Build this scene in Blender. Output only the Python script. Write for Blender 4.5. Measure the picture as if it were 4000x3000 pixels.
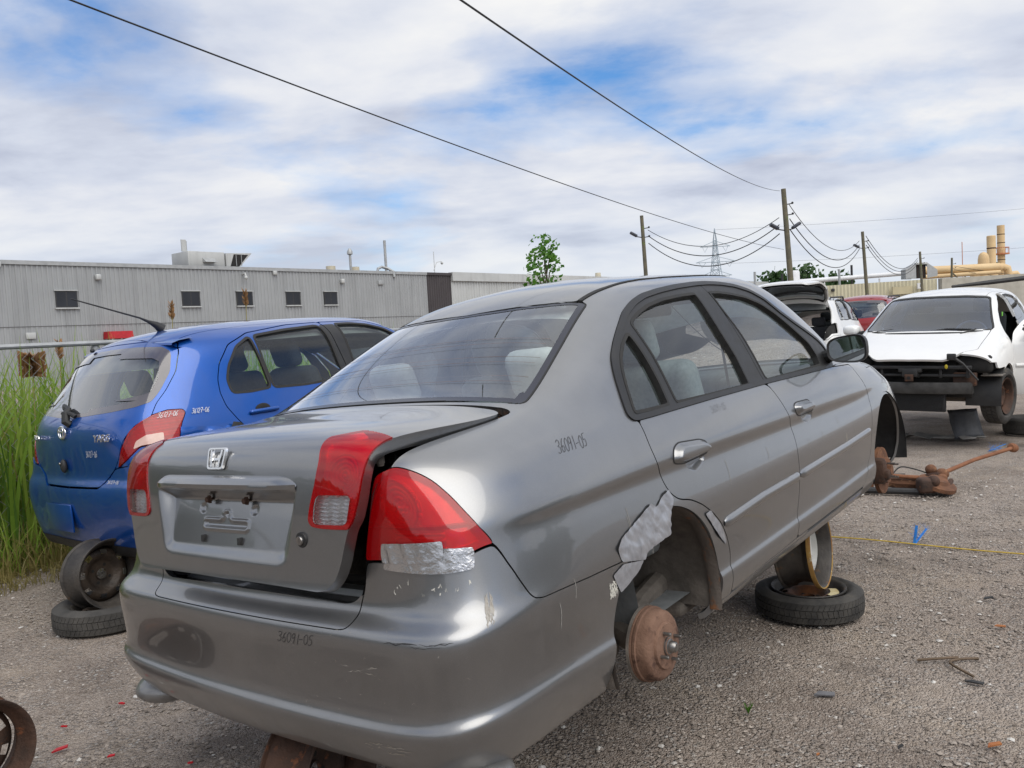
import bpy, bmesh, math, random
from mathutils import Matrix, Vector, noise as mnoise
import numpy as np
random.seed(7)
rng = np.random.default_rng(7)
S = bpy.context.scene
COL = S.collection
for o in list(bpy.data.objects): bpy.data.objects.remove(o)
# ---------------------------------------------------------------- camera
CAM_H = 1.55
cam = bpy.data.cameras.new('camera'); cam_o = bpy.data.objects.new('camera', cam); COL.objects.link(cam_o)
cam.sensor_width = 36.0; cam.lens = 29.483; cam.clip_start = 0.05; cam.clip_end = 3000
cam_o.matrix_world = Matrix.Translation((0, 0, CAM_H)) @ Matrix.Rotation(math.pi / 2 - 0.06078, 4, 'X') @ Matrix.Rotation(-0.05571, 4, 'Z')
S.camera = cam_o
# ---------------------------------------------------------------- light: broken cloud, sun veiled, high behind the camera to the right
SUN_EL, SUN_AZ = math.radians(52), math.radians(150)      # azimuth clockwise from +Y
sun = bpy.data.lights.new('sun', 'SUN'); sun.energy = 1.5; sun.angle = math.radians(62); sun.color = (1.0, .95, .87)
sun_o = bpy.data.objects.new('sun', sun); COL.objects.link(sun_o)
sd = Vector((math.sin(SUN_AZ) * math.cos(SUN_EL), math.cos(SUN_AZ) * math.cos(SUN_EL), math.sin(SUN_EL)))
sun_o.rotation_euler = sd.to_track_quat('Z', 'Y').to_euler(); sun_o.location = (0, 0, 30)
W = bpy.data.worlds.new('World'); S.world = W; W.use_nodes = True
wn = W.node_tree; wn.nodes.clear()
def wnode(t, **kw):
    n = wn.nodes.new(t)
    for k, v in kw.items(): setattr(n, k, v)
    return n
def wl(a, b): wn.links.new(a, b)
def wmath(op, a, b=None):
    n = wnode('ShaderNodeMath', operation=op)
    for i, v in enumerate((a, b)):
        if v is None: continue
        if isinstance(v, (int, float)): n.inputs[i].default_value = v
        else: wl(v, n.inputs[i])
    return n.outputs[0]
def wramp(fac, stops):
    n = wnode('ShaderNodeValToRGB'); cr = n.color_ramp
    while len(cr.elements) < len(stops): cr.elements.new(.5)
    for e, (p, c) in zip(cr.elements, stops): e.position = p; e.color = (*c, 1) if len(c) == 3 else c
    wl(fac, n.inputs[0]); return n.outputs[0]
sky = wnode('ShaderNodeTexSky', sky_type='NISHITA', sun_disc=False, sun_elevation=SUN_EL, sun_rotation=SUN_AZ)
sky.air_density = 1.0; sky.dust_density = .6; sky.ozone_density = 1.3
tc = wnode('ShaderNodeTexCoord'); sep = wnode('ShaderNodeSeparateXYZ'); wl(tc.outputs['Generated'], sep.inputs[0])
zc = wmath('ADD', wmath('MAXIMUM', sep.outputs['Z'], 0.0), .20)
px, py = wmath('DIVIDE', sep.outputs['X'], zc), wmath('DIVIDE', sep.outputs['Y'], zc)
cmb = wnode('ShaderNodeCombineXYZ'); wl(px, cmb.inputs[0]); wl(py, cmb.inputs[1])
def cloud_noise(scale, loc, detail, rough, dist, sc=(1, 1, 1)):
    mp = wnode('ShaderNodeMapping'); mp.inputs['Location'].default_value = loc; mp.inputs['Scale'].default_value = sc
    wl(cmb.outputs[0], mp.inputs[0])
    n = wnode('ShaderNodeTexNoise'); n.inputs['Scale'].default_value = scale; n.inputs['Detail'].default_value = detail
    n.inputs['Roughness'].default_value = rough; n.inputs['Distortion'].default_value = dist
    wl(mp.outputs[0], n.inputs['Vector']); return n.outputs['Fac']
CLOUD_LOC = (10.540, 9.311, 0); SHADE_LOC = (7.3, 2.2, 0)
n1 = cloud_noise(1.05, CLOUD_LOC, 12, .54, .12, (1, 1.1, 1))
n1 = wmath('ADD', n1, wmath('MULTIPLY', wramp(sep.outputs['Z'], [(.05, (1, 1, 1)), (.36, (0, 0, 0))]), .13))
mask = wramp(n1, [(.36, (0, 0, 0)), (.43, (.62, .62, .62)), (.52, (1, 1, 1))])
n2 = cloud_noise(1.6, SHADE_LOC, 12, .54, .15, (.85, 1.2, 1)); n3 = cloud_noise(.6, (3.3, 9.1, 0), 4, .5, 0)
nsum = wmath('ADD', wmath('MULTIPLY', n2, .7), wmath('MULTIPLY', n3, .3))
shade = wramp(nsum, [(.38, (.53, .58, .72)), (.46, (.71, .76, .88)), (.53, (.86, .885, .95)), (.62, (1.0, 1.0, 1.0))])
csc = wnode('ShaderNodeVectorMath', operation='SCALE'); wl(shade, csc.inputs[0]); csc.inputs['Scale'].default_value = 5.3
mix = wnode('ShaderNodeMix', data_type='RGBA'); wl(mask, mix.inputs['Factor'])
sks = wnode('ShaderNodeVectorMath', operation='MULTIPLY'); wl(sky.outputs[0], sks.inputs[0]); sks.inputs[1].default_value = (.40, .66, .90)
wl(sks.outputs[0], mix.inputs['A']); wl(csc.outputs[0], mix.inputs['B'])
hz = wramp(sep.outputs['Z'], [(0.0, (1, 1, 1)), (.16, (0, 0, 0))])
mix2 = wnode('ShaderNodeMix', data_type='RGBA'); wl(wmath('MULTIPLY', hz, .8), mix2.inputs['Factor'])
wl(mix.outputs['Result'], mix2.inputs['A']); mix2.inputs['B'].default_value = (4.1, 4.5, 5.0, 1)
bg = wnode('ShaderNodeBackground'); bg.inputs['Strength'].default_value = 0.1; wl(mix2.outputs['Result'], bg.inputs['Color'])
wo = wnode('ShaderNodeOutputWorld'); wl(bg.outputs[0], wo.inputs['Surface'])
S.view_settings.view_transform = 'Standard'; S.view_settings.look = 'None'; S.view_settings.gamma = 1.0
S.view_settings.use_curve_mapping = False; S.view_settings.exposure = 0.80
S.render.engine = 'CYCLES'
S.cycles.max_bounces = 8; S.cycles.transparent_max_bounces = 16; S.cycles.glossy_bounces = 4; S.cycles.transmission_bounces = 6; S.cycles.diffuse_bounces = 3
S.cycles.use_denoising = True; S.cycles.caustics_reflective = False; S.cycles.caustics_refractive = False
# ---------------------------------------------------------------- materials
class NT:
    def __init__(s, name):
        s.m = bpy.data.materials.new(name); s.m.use_nodes = True; s.t = s.m.node_tree; s.t.nodes.clear()
        s.out = s.n('ShaderNodeOutputMaterial')
    def n(s, t, **kw):
        x = s.t.nodes.new(t)
        for k, v in kw.items(): setattr(x, k, v)
        return x
    def l(s, a, b): s.t.links.new(a, b)
    def put(s, sock, v):
        if v is None: return
        if hasattr(v, 'is_output') or isinstance(v, bpy.types.NodeSocket): s.l(v, sock)
        elif isinstance(v, (tuple, list)) and len(v) == 3 and len(sock.default_value) == 4: sock.default_value = (*v, 1)
        else: sock.default_value = v
    def co(s, kind='Object', loc=(0, 0, 0), rot=(0, 0, 0), sc=(1, 1, 1)):
        t = s.n('ShaderNodeTexCoord'); mp = s.n('ShaderNodeMapping')
        mp.inputs['Location'].default_value = loc; mp.inputs['Rotation'].default_value = rot; mp.inputs['Scale'].default_value = sc
        s.l(t.outputs[kind], mp.inputs[0]); return mp.outputs[0]
    def noise(s, v, scale, detail=4, rough=.55, dist=0., out='Fac'):
        n = s.n('ShaderNodeTexNoise'); s.l(v, n.inputs['Vector']); n.inputs['Scale'].default_value = scale
        n.inputs['Detail'].default_value = detail; n.inputs['Roughness'].default_value = rough; n.inputs['Distortion'].default_value = dist
        return n.outputs[out]
    def voro(s, v, scale, feature='F1', out='Distance', rnd=1.0):
        n = s.n('ShaderNodeTexVoronoi', feature=feature); s.l(v, n.inputs['Vector']); n.inputs['Scale'].default_value = scale
        n.inputs['Randomness'].default_value = rnd; return n.outputs[out]
    def ramp(s, f, stops, interp='LINEAR'):
        n = s.n('ShaderNodeValToRGB'); cr = n.color_ramp; cr.interpolation = interp
        while len(cr.elements) < len(stops): cr.elements.new(.5)
        for e, (p, c) in zip(cr.elements, stops):
            c = (c, c, c) if isinstance(c, (int, float)) else c
            e.position = p; e.color = (*c, 1)
        s.l(f, n.inputs[0]); return n.outputs[0]
    def mix(s, f, a, b, mode='MIX'):
        n = s.n('ShaderNodeMix', data_type='RGBA', blend_type=mode)
        s.put(n.inputs['Factor'], f); s.put(n.inputs['A'], a); s.put(n.inputs['B'], b); return n.outputs['Result']
    def math(s, op, a, b=None, clamp=False):
        n = s.n('ShaderNodeMath', operation=op); n.use_clamp = clamp; s.put(n.inputs[0], a); s.put(n.inputs[1], b); return n.outputs[0]
    def sepz(s, v):
        n = s.n('ShaderNodeSeparateXYZ'); s.l(v, n.inputs[0]); return n.outputs
    def bump(s, h, strength=.3, dist=.01):
        n = s.n('ShaderNodeBump'); n.inputs['Strength'].default_value = strength; n.inputs['Distance'].default_value = dist
        s.l(h, n.inputs['Height']); return n.outputs[0]
    def bsdf(s, color, rough=.5, metal=0., normal=None, coat=0., coat_rough=.05, spec=None, emit=None, emit_s=0., trans=0., sheen=0.):
        b = s.n('ShaderNodeBsdfPrincipled'); s.put(b.inputs['Base Color'], color); s.put(b.inputs['Roughness'], rough); s.put(b.inputs['Metallic'], metal)
        if normal is not None: s.l(normal, b.inputs['Normal'])
        s.put(b.inputs['Coat Weight'], coat); b.inputs['Coat Roughness'].default_value = coat_rough
        if spec is not None: s.put(b.inputs['Specular IOR Level'], spec)
        if trans: b.inputs['Transmission Weight'].default_value = trans
        if emit is not None: s.put(b.inputs['Emission Color'], emit); b.inputs['Emission Strength'].default_value = emit_s
        return b.outputs[0]
    def done(s, sh): s.l(sh, s.out.inputs['Surface']); return s.m
MATS = {}
def pm(name, c1, c2=None, scale=8., rough=.6, metal=0., bump=0., bscale=None, coat=0., detail=5, spots=None, r2=None):
    """noise-mixed two colour material with relief."""
    if name in MATS: return MATS[name]
    c2 = c2 or tuple(x * .8 for x in c1)
    t = NT(name); v = t.co(); f = t.ramp(t.noise(v, scale, detail), [(.35, 0.), (.65, 1.)])
    c = t.mix(f, c1, c2)
    if spots: c = t.mix(t.ramp(t.noise(v, spots[1], 6, .65), [(spots[2], 0.), (spots[2] + .08, 1.)]), c, spots[0])
    nrm = t.bump(t.noise(v, bscale or scale * 4, 6), bump, .01) if bump else None
    r = rough if r2 is None else t.math('ADD', t.math('MULTIPLY', f, r2 - rough), rough)
    MATS[name] = t.done(t.bsdf(c, r, metal, nrm, coat)); return MATS[name]
def glass_mat(name, tint=(.80, .88, .86), refl=1.0, rough=.0, dust=.10):
    t = NT(name); fr = t.n('ShaderNodeFresnel'); fr.inputs['IOR'].default_value = 1.52
    tr = t.n('ShaderNodeBsdfTransparent'); tr.inputs[0].default_value = (*tint, 1)
    gl = t.n('ShaderNodeBsdfGlossy'); gl.inputs['Roughness'].default_value = rough; gl.inputs['Color'].default_value = (.95, .97, 1, 1)
    f = t.math('MULTIPLY', t.math('ADD', t.math('MULTIPLY', fr.outputs[0], 1.15), .01), refl, True)
    m = t.n('ShaderNodeMixShader'); t.l(f, m.inputs[0]); t.l(tr.outputs[0], m.inputs[1]); t.l(gl.outputs[0], m.inputs[2])
    df = t.n('ShaderNodeBsdfDiffuse'); df.inputs[0].default_value = (.55, .55, .52, 1)
    v = t.co(); dn = t.math('MULTIPLY', t.ramp(t.noise(v, 3.5, 6, .6), [(.3, .35), (.75, 1.)]), dust)
    m2 = t.n('ShaderNodeMixShader'); t.l(dn, m2.inputs[0]); t.l(m.outputs[0], m2.inputs[1]); t.l(df.outputs[0], m2.inputs[2])
    return t.done(m2.outputs[0])
# ---------------------------------------------------------------- objects
def tag(o, label=None, cat=None, group=None, kind=None):
    if label: o['label'] = label
    if cat: o['category'] = cat
    if group: o['group'] = group
    if kind: o['kind'] = kind
    return o
def empty(name, M=None, loc=None):
    o = bpy.data.objects.new(name, None); COL.objects.link(o); o.empty_display_size = .2
    if M is not None: o.matrix_world = M
    if loc is not None: o.location = loc
    return o
def mesh(name, V, F, mat=None, parent=None, smooth=True, N=None, loc=None, M=None, auto=None):
    me = bpy.data.meshes.new(name)
    me.from_pydata([tuple(map(float, v)) for v in V], [], [tuple(map(int, f)) for f in F])
    if smooth: me.polygons.foreach_set('use_smooth', [True] * len(me.polygons))
    if N is not None: me.normals_split_custom_set_from_vertices([tuple(map(float, n)) for n in N])
    elif auto is not None: me.set_sharp_from_angle(angle=math.radians(auto))
    if mat: me.materials.append(mat)
    o = bpy.data.objects.new(name, me); COL.objects.link(o)
    if parent: o.parent = parent
    if M is not None: o.matrix_local = M
    if loc is not None: o.location = loc
    me.update(); return o
class MB:
    """collects simple shapes into one mesh"""
    def __init__(s): s.V = []; s.F = []
    def add(s, V, F, M=None):
        b = len(s.V)
        if M is not None: V = [M @ Vector(v) for v in V]
        s.V += [tuple(v) for v in V]; s.F += [tuple(i + b for i in f) for f in F]; return s
    def box(s, c, d, rz=0., M=None, taper=(1, 1)):
        x, y, z = d[0] / 2, d[1] / 2, d[2] / 2
        V = [(-x, -y, -z), (x, -y, -z), (x, y, -z), (-x, y, -z)] + [(a * x * taper[0], b * y * taper[1], z) for a, b in ((-1, -1), (1, -1), (1, 1), (-1, 1))]
        T = Matrix.Translation(c) @ Matrix.Rotation(rz, 4, 'Z')
        if M is not None: T = M @ T
        return s.add(V, [(3, 2, 1, 0), (4, 5, 6, 7), (0, 1, 5, 4), (1, 2, 6, 5), (2, 3, 7, 6), (3, 0, 4, 7)], T)
    def bbox(s, c, d, r=.01, seg=2, M=None):
        """bevelled box"""
        bm = bmesh.new(); bmesh.ops.create_cube(bm, size=1.0)
        for v in bm.verts: v.co = Vector((v.co.x * d[0], v.co.y * d[1], v.co.z * d[2]))
        bmesh.ops.bevel(bm, geom=bm.edges[:] + bm.verts[:], offset=min(r, min(d) * .49), segments=seg, affect='EDGES', profile=.5)
        T = Matrix.Translation(c)
        if M is not None: T = M @ T
        bm.verts.ensure_lookup_table(); V = [v.co.copy() for v in bm.verts]; F = [[v.index for v in f.verts] for f in bm.faces]; bm.free()
        return s.add(V, F, T)
    def lathe(s, prof, n=32, M=None, closed=False, a0=0., a1=2 * math.pi):
        """profile [(r, z)] turned about z"""
        full = abs(a1 - a0 - 2 * math.pi) < 1e-6; k = n if full else n + 1; V = []; F = []
        for i in range(k):
            a = a0 + (a1 - a0) * i / n
            for r, z in prof: V.append((r * math.cos(a), r * math.sin(a), z))
        m = len(prof)
        for i in range(n):
            j = (i + 1) % k
            for q in range(m if closed else m - 1):
                w = (q + 1) % m
                F.append((i * m + q, j * m + q, j * m + w, i * m + w))
        return s.add(V, F, M)
    def tube(s, P, r, n=8, caps=True, M=None):
        P = [Vector(p) for p in P]; V = []; F = []; rr = [r] * len(P) if isinstance(r, (int, float)) else r
        up = Vector((0, 0, 1)); prev = None
        for i, p in enumerate(P):
            d = (P[min(i + 1, len(P) - 1)] - P[max(i - 1, 0)]).normalized()
            a = prev - d * prev.dot(d) if prev is not None else d.cross(up if abs(d.dot(up)) < .95 else Vector((1, 0, 0)))
            if a.length < 1e-6: a = d.orthogonal()
            a.normalize(); b = d.cross(a); prev = a
            for k in range(n):
                t = 2 * math.pi * k / n; V.append(p + (a * math.cos(t) + b * math.sin(t)) * rr[i])
        for i in range(len(P) - 1):
            for k in range(n): F.append((i * n + k, i * n + (k + 1) % n, (i + 1) * n + (k + 1) % n, (i + 1) * n + k))
        if caps: F.append(tuple(range(n - 1, -1, -1))); F.append(tuple((len(P) - 1) * n + k for k in range(n)))
        return s.add(V, F, M)
    def sphere(s, c, r, n=12, m=8, M=None):
        r = (r, r, r) if isinstance(r, (int, float)) else r
        V = [(c[0], c[1], c[2] - r[2])]; F = []
        for i in range(1, m):
            t = math.pi * i / m - math.pi / 2
            for k in range(n): a = 2 * math.pi * k / n; V.append((c[0] + r[0] * math.cos(t) * math.cos(a), c[1] + r[1] * math.cos(t) * math.sin(a), c[2] + r[2] * math.sin(t)))
        V.append((c[0], c[1], c[2] + r[2])); top = len(V) - 1
        for k in range(n): F.append((0, 1 + (k + 1) % n, 1 + k)); F.append((top, top - n + k, top - n + (k + 1) % n))
        for i in range(m - 2):
            for k in range(n): F.append((1 + i * n + k, 1 + i * n + (k + 1) % n, 1 + (i + 1) * n + (k + 1) % n, 1 + (i + 1) * n + k))
        return s.add(V, F, M)
    def prism(s, poly, z0, z1, M=None):
        n = len(poly); V = [(p[0], p[1], z0) for p in poly] + [(p[0], p[1], z1) for p in poly]
        F = [tuple(range(n - 1, -1, -1)), tuple(range(n, 2 * n))] + [(i, (i + 1) % n, n + (i + 1) % n, n + i) for i in range(n)]
        return s.add(V, F, M)
    def build(s, name, mat, parent=None, smooth=True, auto=35, M=None):
        return mesh(name, s.V, s.F, mat, parent, smooth, None, None, M, auto if smooth else None)
def xform(loc=(0, 0, 0), rx=0, ry=0, rz=0):
    return Matrix.Translation(loc) @ Matrix.Rotation(rz, 4, 'Z') @ Matrix.Rotation(rx, 4, 'X') @ Matrix.Rotation(ry, 4, 'Y')
def copy_tree(o, parent=None):
    c = o.copy(); COL.objects.link(c); c.parent = parent
    for ch in o.children: copy_tree(ch, c)
    return c
# ---------------------------------------------------------------- car body panels cut from a surface
def boundary_rim(A, F, depth, skip_mid=True):
    E = np.concatenate([F[:, [0, 1]], F[:, [1, 2]], F[:, [2, 0]]], 0)
    key = np.sort(E, 1); _, inv, cnt = np.unique(key, axis=0, return_inverse=True, return_counts=True)
    B = E[cnt[inv.ravel()] == 1]
    if skip_mid and len(B): B = B[~((np.abs(A[B[:, 0], 0]) < 1e-6) & (np.abs(A[B[:, 1], 0]) < 1e-6))]
    return B
def panel_arrays(A, F, depth, mirror):
    """-> V, F, N with an inward rim; mirror: None, 'weld' (both halves) or 'left'."""
    B = boundary_rim(A, F, depth)
    V = A[:, :3]; N = A[:, 3:6]
    Vs, Fs, Ns = [V], [F], [N]
    if depth > 0 and len(B):
        p, q = V[B[:, 0]], V[B[:, 1]]; n0, n1 = N[B[:, 0]], N[B[:, 1]]
        r0, r1 = p - n0 * depth, q - n1 * depth
        fn = np.cross(q - p, r0 - p); fn = -fn / np.maximum(np.linalg.norm(fn, axis=1, keepdims=True), 1e-12)
        b = len(V); k = len(B); i = np.arange(k)
        Vs.append(np.concatenate([p, q, r1, r0], 0)); Ns.append(np.concatenate([fn] * 4, 0))
        Fs.append(np.concatenate([np.stack([b + i + k, b + i, b + i + 3 * k], 1), np.stack([b + i + k, b + i + 3 * k, b + i + 2 * k], 1)], 0))
    V, F, N = np.concatenate(Vs), np.concatenate(Fs), np.concatenate(Ns)
    if mirror:
        mx = np.array([-1., 1, 1]); V2, N2, F2 = V * mx, N * mx, F[:, ::-1]
        if mirror == 'left': return V2, F2, N2
        return np.concatenate([V, V2]), np.concatenate([F, F2 + len(V)]), np.concatenate([N, N2])
    return V, F, N
def panel(name, A, F, phi, mat, parent, depth=.012, mirror=None, off=0., disp=None):
    if phi is not None: A, F = clip(A, F, phi)
    if not len(F): return None
    A = A.copy()
    if off: A[:, :3] += A[:, 3:6] * off
    if disp is not None:
        A[:, :3] += A[:, 3:6] * disp(A)[:, None]
        A[:, 3:6] = geo_normals(A[:, :3], F)
    V, F2, N = panel_arrays(A, F, depth, mirror)
    return mesh(name, V, F2, mat, parent, True, N)
def geo_normals(V, F):
    fn = np.cross(V[F[:, 1]] - V[F[:, 0]], V[F[:, 2]] - V[F[:, 0]]); N = np.zeros_like(V)
    for k in range(3): np.add.at(N, F[:, k], fn)
    return N / np.maximum(np.linalg.norm(N, axis=1, keepdims=True), 1e-12)
def sstep(x, a, b):
    t = np.clip((x - a) / (b - a), 0, 1); return t * t * (3 - 2 * t)
class Body:
    """a car body surface, right half (x >= 0), with lookup by (u, v)"""
    def __init__(s, ctrl, nu, nv, rref, cref):
        s.ctrl, s.rref, s.cref = ctrl, rref, cref
        s.P = bspline_grid(ctrl, nu, nv); s.A, s.F = grid_attr(s.P, rref * nu, cref * nv)
        R, K = s.P.shape[:2]; s.Uc = s.A[:, 6].reshape(R, K)[0]; s.Vr = s.A[:, 7].reshape(R, K)[:, 0]
        s.N = s.A[:, 3:6].reshape(R, K, 3); s.nu, s.nv = nu, nv
        s.tu = np.linspace(0, ctrl.shape[0] - 1, R); s.tv = np.linspace(0, ctrl.shape[1] - 1, K)
    def sub(s, nu, nv, ru, rv):
        P = bspline_grid(s.ctrl, nu, nv, ru=ru, rv=rv); A, F = grid_attr(P, 0, 0); R, K = P.shape[:2]
        U = np.interp(np.linspace(rv[0], rv[1], K), s.tv, s.Uc); V = np.interp(np.linspace(ru[0], ru[1], R), s.tu, s.Vr)
        A[:, 6] = np.broadcast_to(U[None], (R, K)).ravel(); A[:, 7] = np.broadcast_to(V[:, None], (R, K)).ravel()
        return A, F
    def at(s, uv, off=0.):
        uv = np.atleast_2d(uv); c = np.interp(uv[:, 0], s.Uc, np.arange(len(s.Uc))); r = np.interp(uv[:, 1], s.Vr, np.arange(len(s.Vr)))
        c0 = np.minimum(c.astype(int), len(s.Uc) - 2); r0 = np.minimum(r.astype(int), len(s.Vr) - 2); fc = (c - c0)[:, None]; fr = (r - r0)[:, None]
        def ip(G): return (G[r0, c0] * (1 - fc) + G[r0, c0 + 1] * fc) * (1 - fr) + (G[r0 + 1, c0] * (1 - fc) + G[r0 + 1, c0 + 1] * fc) * fr
        n = ip(s.N); n /= np.linalg.norm(n, axis=1, keepdims=True)
        return ip(s.P) + n * off, n
    def find(s, yz):
        """side point (y, z) -> (u, v) by nearest grid vertex (side columns)"""
        Q = s.A[:, 1:3]; out = []
        for p in np.atleast_2d(yz):
            d = ((Q - p) ** 2).sum(1) + (s.A[:, 0] < .45) * 9.; k = np.argsort(d)[:6]; w = 1 / (d[k] + 1e-7); w /= w.sum()
            out.append((s.A[k, 6:8] * w[:, None]).sum(0))
        return np.array(out)
STROKES = {'3': [[(.1, .85), (.35, 1), (.75, .9), (.7, .65), (.35, .55), (.75, .4), (.7, .1), (.3, 0), (.05, .12)]],
 '6': [[(.75, 1), (.35, .7), (.15, .3), (.3, .02), (.65, .05), (.75, .3), (.5, .48), (.2, .35)]],
 '0': [[(.5, 1), (.15, .75), (.15, .25), (.5, 0), (.85, .25), (.85, .75), (.5, 1)]],
 '9': [[(.75, .85), (.45, 1), (.15, .75), (.35, .5), (.7, .65), (.75, .9), (.7, .4), (.55, 0)]],
 '1': [[(.45, 1), (.45, 0)]], '-': [[(.1, .45), (.8, .5)]],
 '5': [[(.85, 1), (.3, .95), (.25, .55), (.65, .55), (.75, .2), (.45, 0), (.1, .05)]],
 '4': [[(.6, 1), (.1, .35), (.85, .38)], [(.6, .7), (.55, 0)]], '8': [[(.5, .52), (.15, .78), (.5, 1), (.8, .78), (.5, .52), (.15, .25), (.5, 0), (.85, .25), (.5, .52)]],
 '2': [[(.1, .8), (.4, 1), (.75, .8), (.5, .4), (.1, .05), (.85, .05)]],
 '7': [[(.1, .95), (.85, .95), (.4, 0)], [(.3, .5), (.75, .52)]]}
def scrawl(name, text, fn, mat, parent, size=.03, width=.0016, slant=.2, seed=1):
    """handwritten marker strokes; fn maps (a, b) in metres on the surface to (point, normal)."""
    r = random.Random(seed); mb = MB(); x = 0.
    for ch in text:
        dy = r.uniform(-.06, .06) * size
        for st in STROKES[ch]:
            P = smooth_poly([(p[0] * size * .62 + p[1] * size * slant + x, p[1] * size + dy) for p in st], 4, False) if len(st) > 2 else np.array([(p[0] * size * .62 + p[1] * size * slant + x, p[1] * size + dy) for p in st])
            pts = [fn(*p) for p in P]; V = []; n = len(pts)
            for i, (p, nn) in enumerate(pts):
                d = Vector(pts[min(i + 1, n - 1)][0]) - Vector(pts[max(i - 1, 0)][0]); w = Vector(nn).cross(d).normalized() * width / 2
                V += [Vector(p) + w, Vector(p) - w]
            mb.add(V, [(2 * i, 2 * i + 1, 2 * i + 3, 2 * i + 2) for i in range(n - 1)])
        x += size * (.62 if ch != '1' else .42)
    return mb.build(name, mat, parent)
# ---------------------------------------------------------------- surface tools (numpy)
import numpy as np
def bspline_grid(C, nu, nv, mirror_c0=True, mirror_c1=True, mirror_top=True, ru=None, rv=None):
    """C (rows, cols, 3) control points -> dense uniform cubic B-spline surface."""
    C = np.asarray(C, float)
    mx = np.array([-1.0, 1, 1])
    first = C[0:1] * 2 - C[1:2]
    last = C[-2:-1] * mx if mirror_top else C[-1:] * 2 - C[-2:-1]
    C = np.concatenate([first, C, last], 0)
    left = C[:, 1:2] * mx if mirror_c0 else C[:, 0:1] * 2 - C[:, 1:2]
    right = C[:, -2:-1] * mx if mirror_c1 else C[:, -1:] * 2 - C[:, -2:-1]
    C = np.concatenate([left, C, right], 1)
    def basis(n, k, rg):
        spans = n - 3; lo, hi = rg or (0, spans)
        t = np.linspace(lo, hi, int((hi - lo) * k) + 1)
        i = np.minimum(t.astype(int), spans - 1); f = t - i
        B = np.zeros((len(t), n)); r = np.arange(len(t))
        B[r, i] = (1 - f) ** 3 / 6; B[r, i + 1] = (3 * f ** 3 - 6 * f ** 2 + 4) / 6
        B[r, i + 2] = (-3 * f ** 3 + 3 * f ** 2 + 3 * f + 1) / 6; B[r, i + 3] = f ** 3 / 6
        return B
    Bu, Bv = basis(C.shape[0], nu, ru), basis(C.shape[1], nv, rv)
    return np.einsum('ij,jkc,lk->ilc', Bu, C, Bv)

def grid_attr(P, uref, vref):
    """positions (R, K, 3) -> attribute array (R*K, 8): pos, normal, u, v ; quads split to triangles."""
    du = np.gradient(P, axis=1); dv = np.gradient(P, axis=0)
    N = np.cross(du, dv); L = np.linalg.norm(N, axis=2, keepdims=True)
    bad = L[..., 0] < 1e-10
    N = N / np.maximum(L, 1e-10); N[bad] = (0, 0, 1)
    R, K = P.shape[:2]
    U = np.concatenate([[0], np.cumsum(np.linalg.norm(np.diff(P[uref], axis=0), axis=1))])
    V = np.concatenate([[0], np.cumsum(np.linalg.norm(np.diff(P[:, vref], axis=0), axis=1))])
    A = np.concatenate([P, N, np.broadcast_to(U[None, :, None], (R, K, 1)), np.broadcast_to(V[:, None, None], (R, K, 1))], 2).reshape(-1, 8)
    i = np.arange(R * K).reshape(R, K)
    a, b, c, d = i[:-1, :-1].ravel(), i[:-1, 1:].ravel(), i[1:, 1:].ravel(), i[1:, :-1].ravel()
    F = np.concatenate([np.stack([a, b, c], 1), np.stack([a, c, d], 1)], 0)
    return A, F

def clip(A, F, phi):
    """keep the part of a triangle mesh where phi (per vertex) < 0."""
    phi = np.where(np.abs(phi) < 1e-9, 1e-9, phi)
    ins = phi[F] < 0; cnt = ins.sum(1)
    keep = F[cnt == 3]
    newA = [A]; base = len(A); out = [keep]
    mix = (cnt == 1) | (cnt == 2)
    if mix.any():
        T = F[mix]; I = ins[mix]; one = cnt[mix] == 1
        odd = np.where(one, I.argmax(1), (~I).argmax(1))
        r = np.arange(len(T))
        p, q, s = T[r, odd], T[r, (odd + 1) % 3], T[r, (odd + 2) % 3]
        E = np.concatenate([np.stack([p, q], 1), np.stack([p, s], 1)], 0)
        Es = np.sort(E, 1)
        uq, inv = np.unique(Es, axis=0, return_inverse=True); inv = inv.ravel()
        f0, f1 = phi[uq[:, 0]], phi[uq[:, 1]]
        t = (f0 / (f0 - f1))[:, None]
        newA.append(A[uq[:, 0]] * (1 - t) + A[uq[:, 1]] * t)
        pq, ps = base + inv[:len(T)], base + inv[len(T):]
        out.append(np.stack([p, pq, ps], 1)[one])
        two = ~one
        out.append(np.stack([pq, q, s], 1)[two]); out.append(np.stack([pq, s, ps], 1)[two])
    A2 = np.concatenate(newA, 0); F2 = np.concatenate(out, 0)
    used, inv = np.unique(F2, return_inverse=True)
    A2 = A2[used]; F2 = inv.reshape(F2.shape)
    A2[:, 3:6] /= np.maximum(np.linalg.norm(A2[:, 3:6], axis=1, keepdims=True), 1e-9)
    return A2, F2

def smooth_poly(pts, n=6, closed=True):
    """Catmull-Rom resampling of a polygon."""
    P = np.asarray(pts, float); m = len(P); out = []
    for i in range(m if closed else m - 1):
        if closed: p0, p1, p2, p3 = P[i - 1], P[i], P[(i + 1) % m], P[(i + 2) % m]
        else: p0, p1, p2, p3 = P[max(i - 1, 0)], P[i], P[i + 1], P[min(i + 2, m - 1)]
        for k in range(n):
            t = k / n
            out.append(.5 * ((2 * p1) + (-p0 + p2) * t + (2 * p0 - 5 * p1 + 4 * p2 - p3) * t * t + (-p0 + 3 * p1 - 3 * p2 + p3) * t ** 3))
    if not closed: out.append(P[-1])
    return np.array(out)

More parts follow.
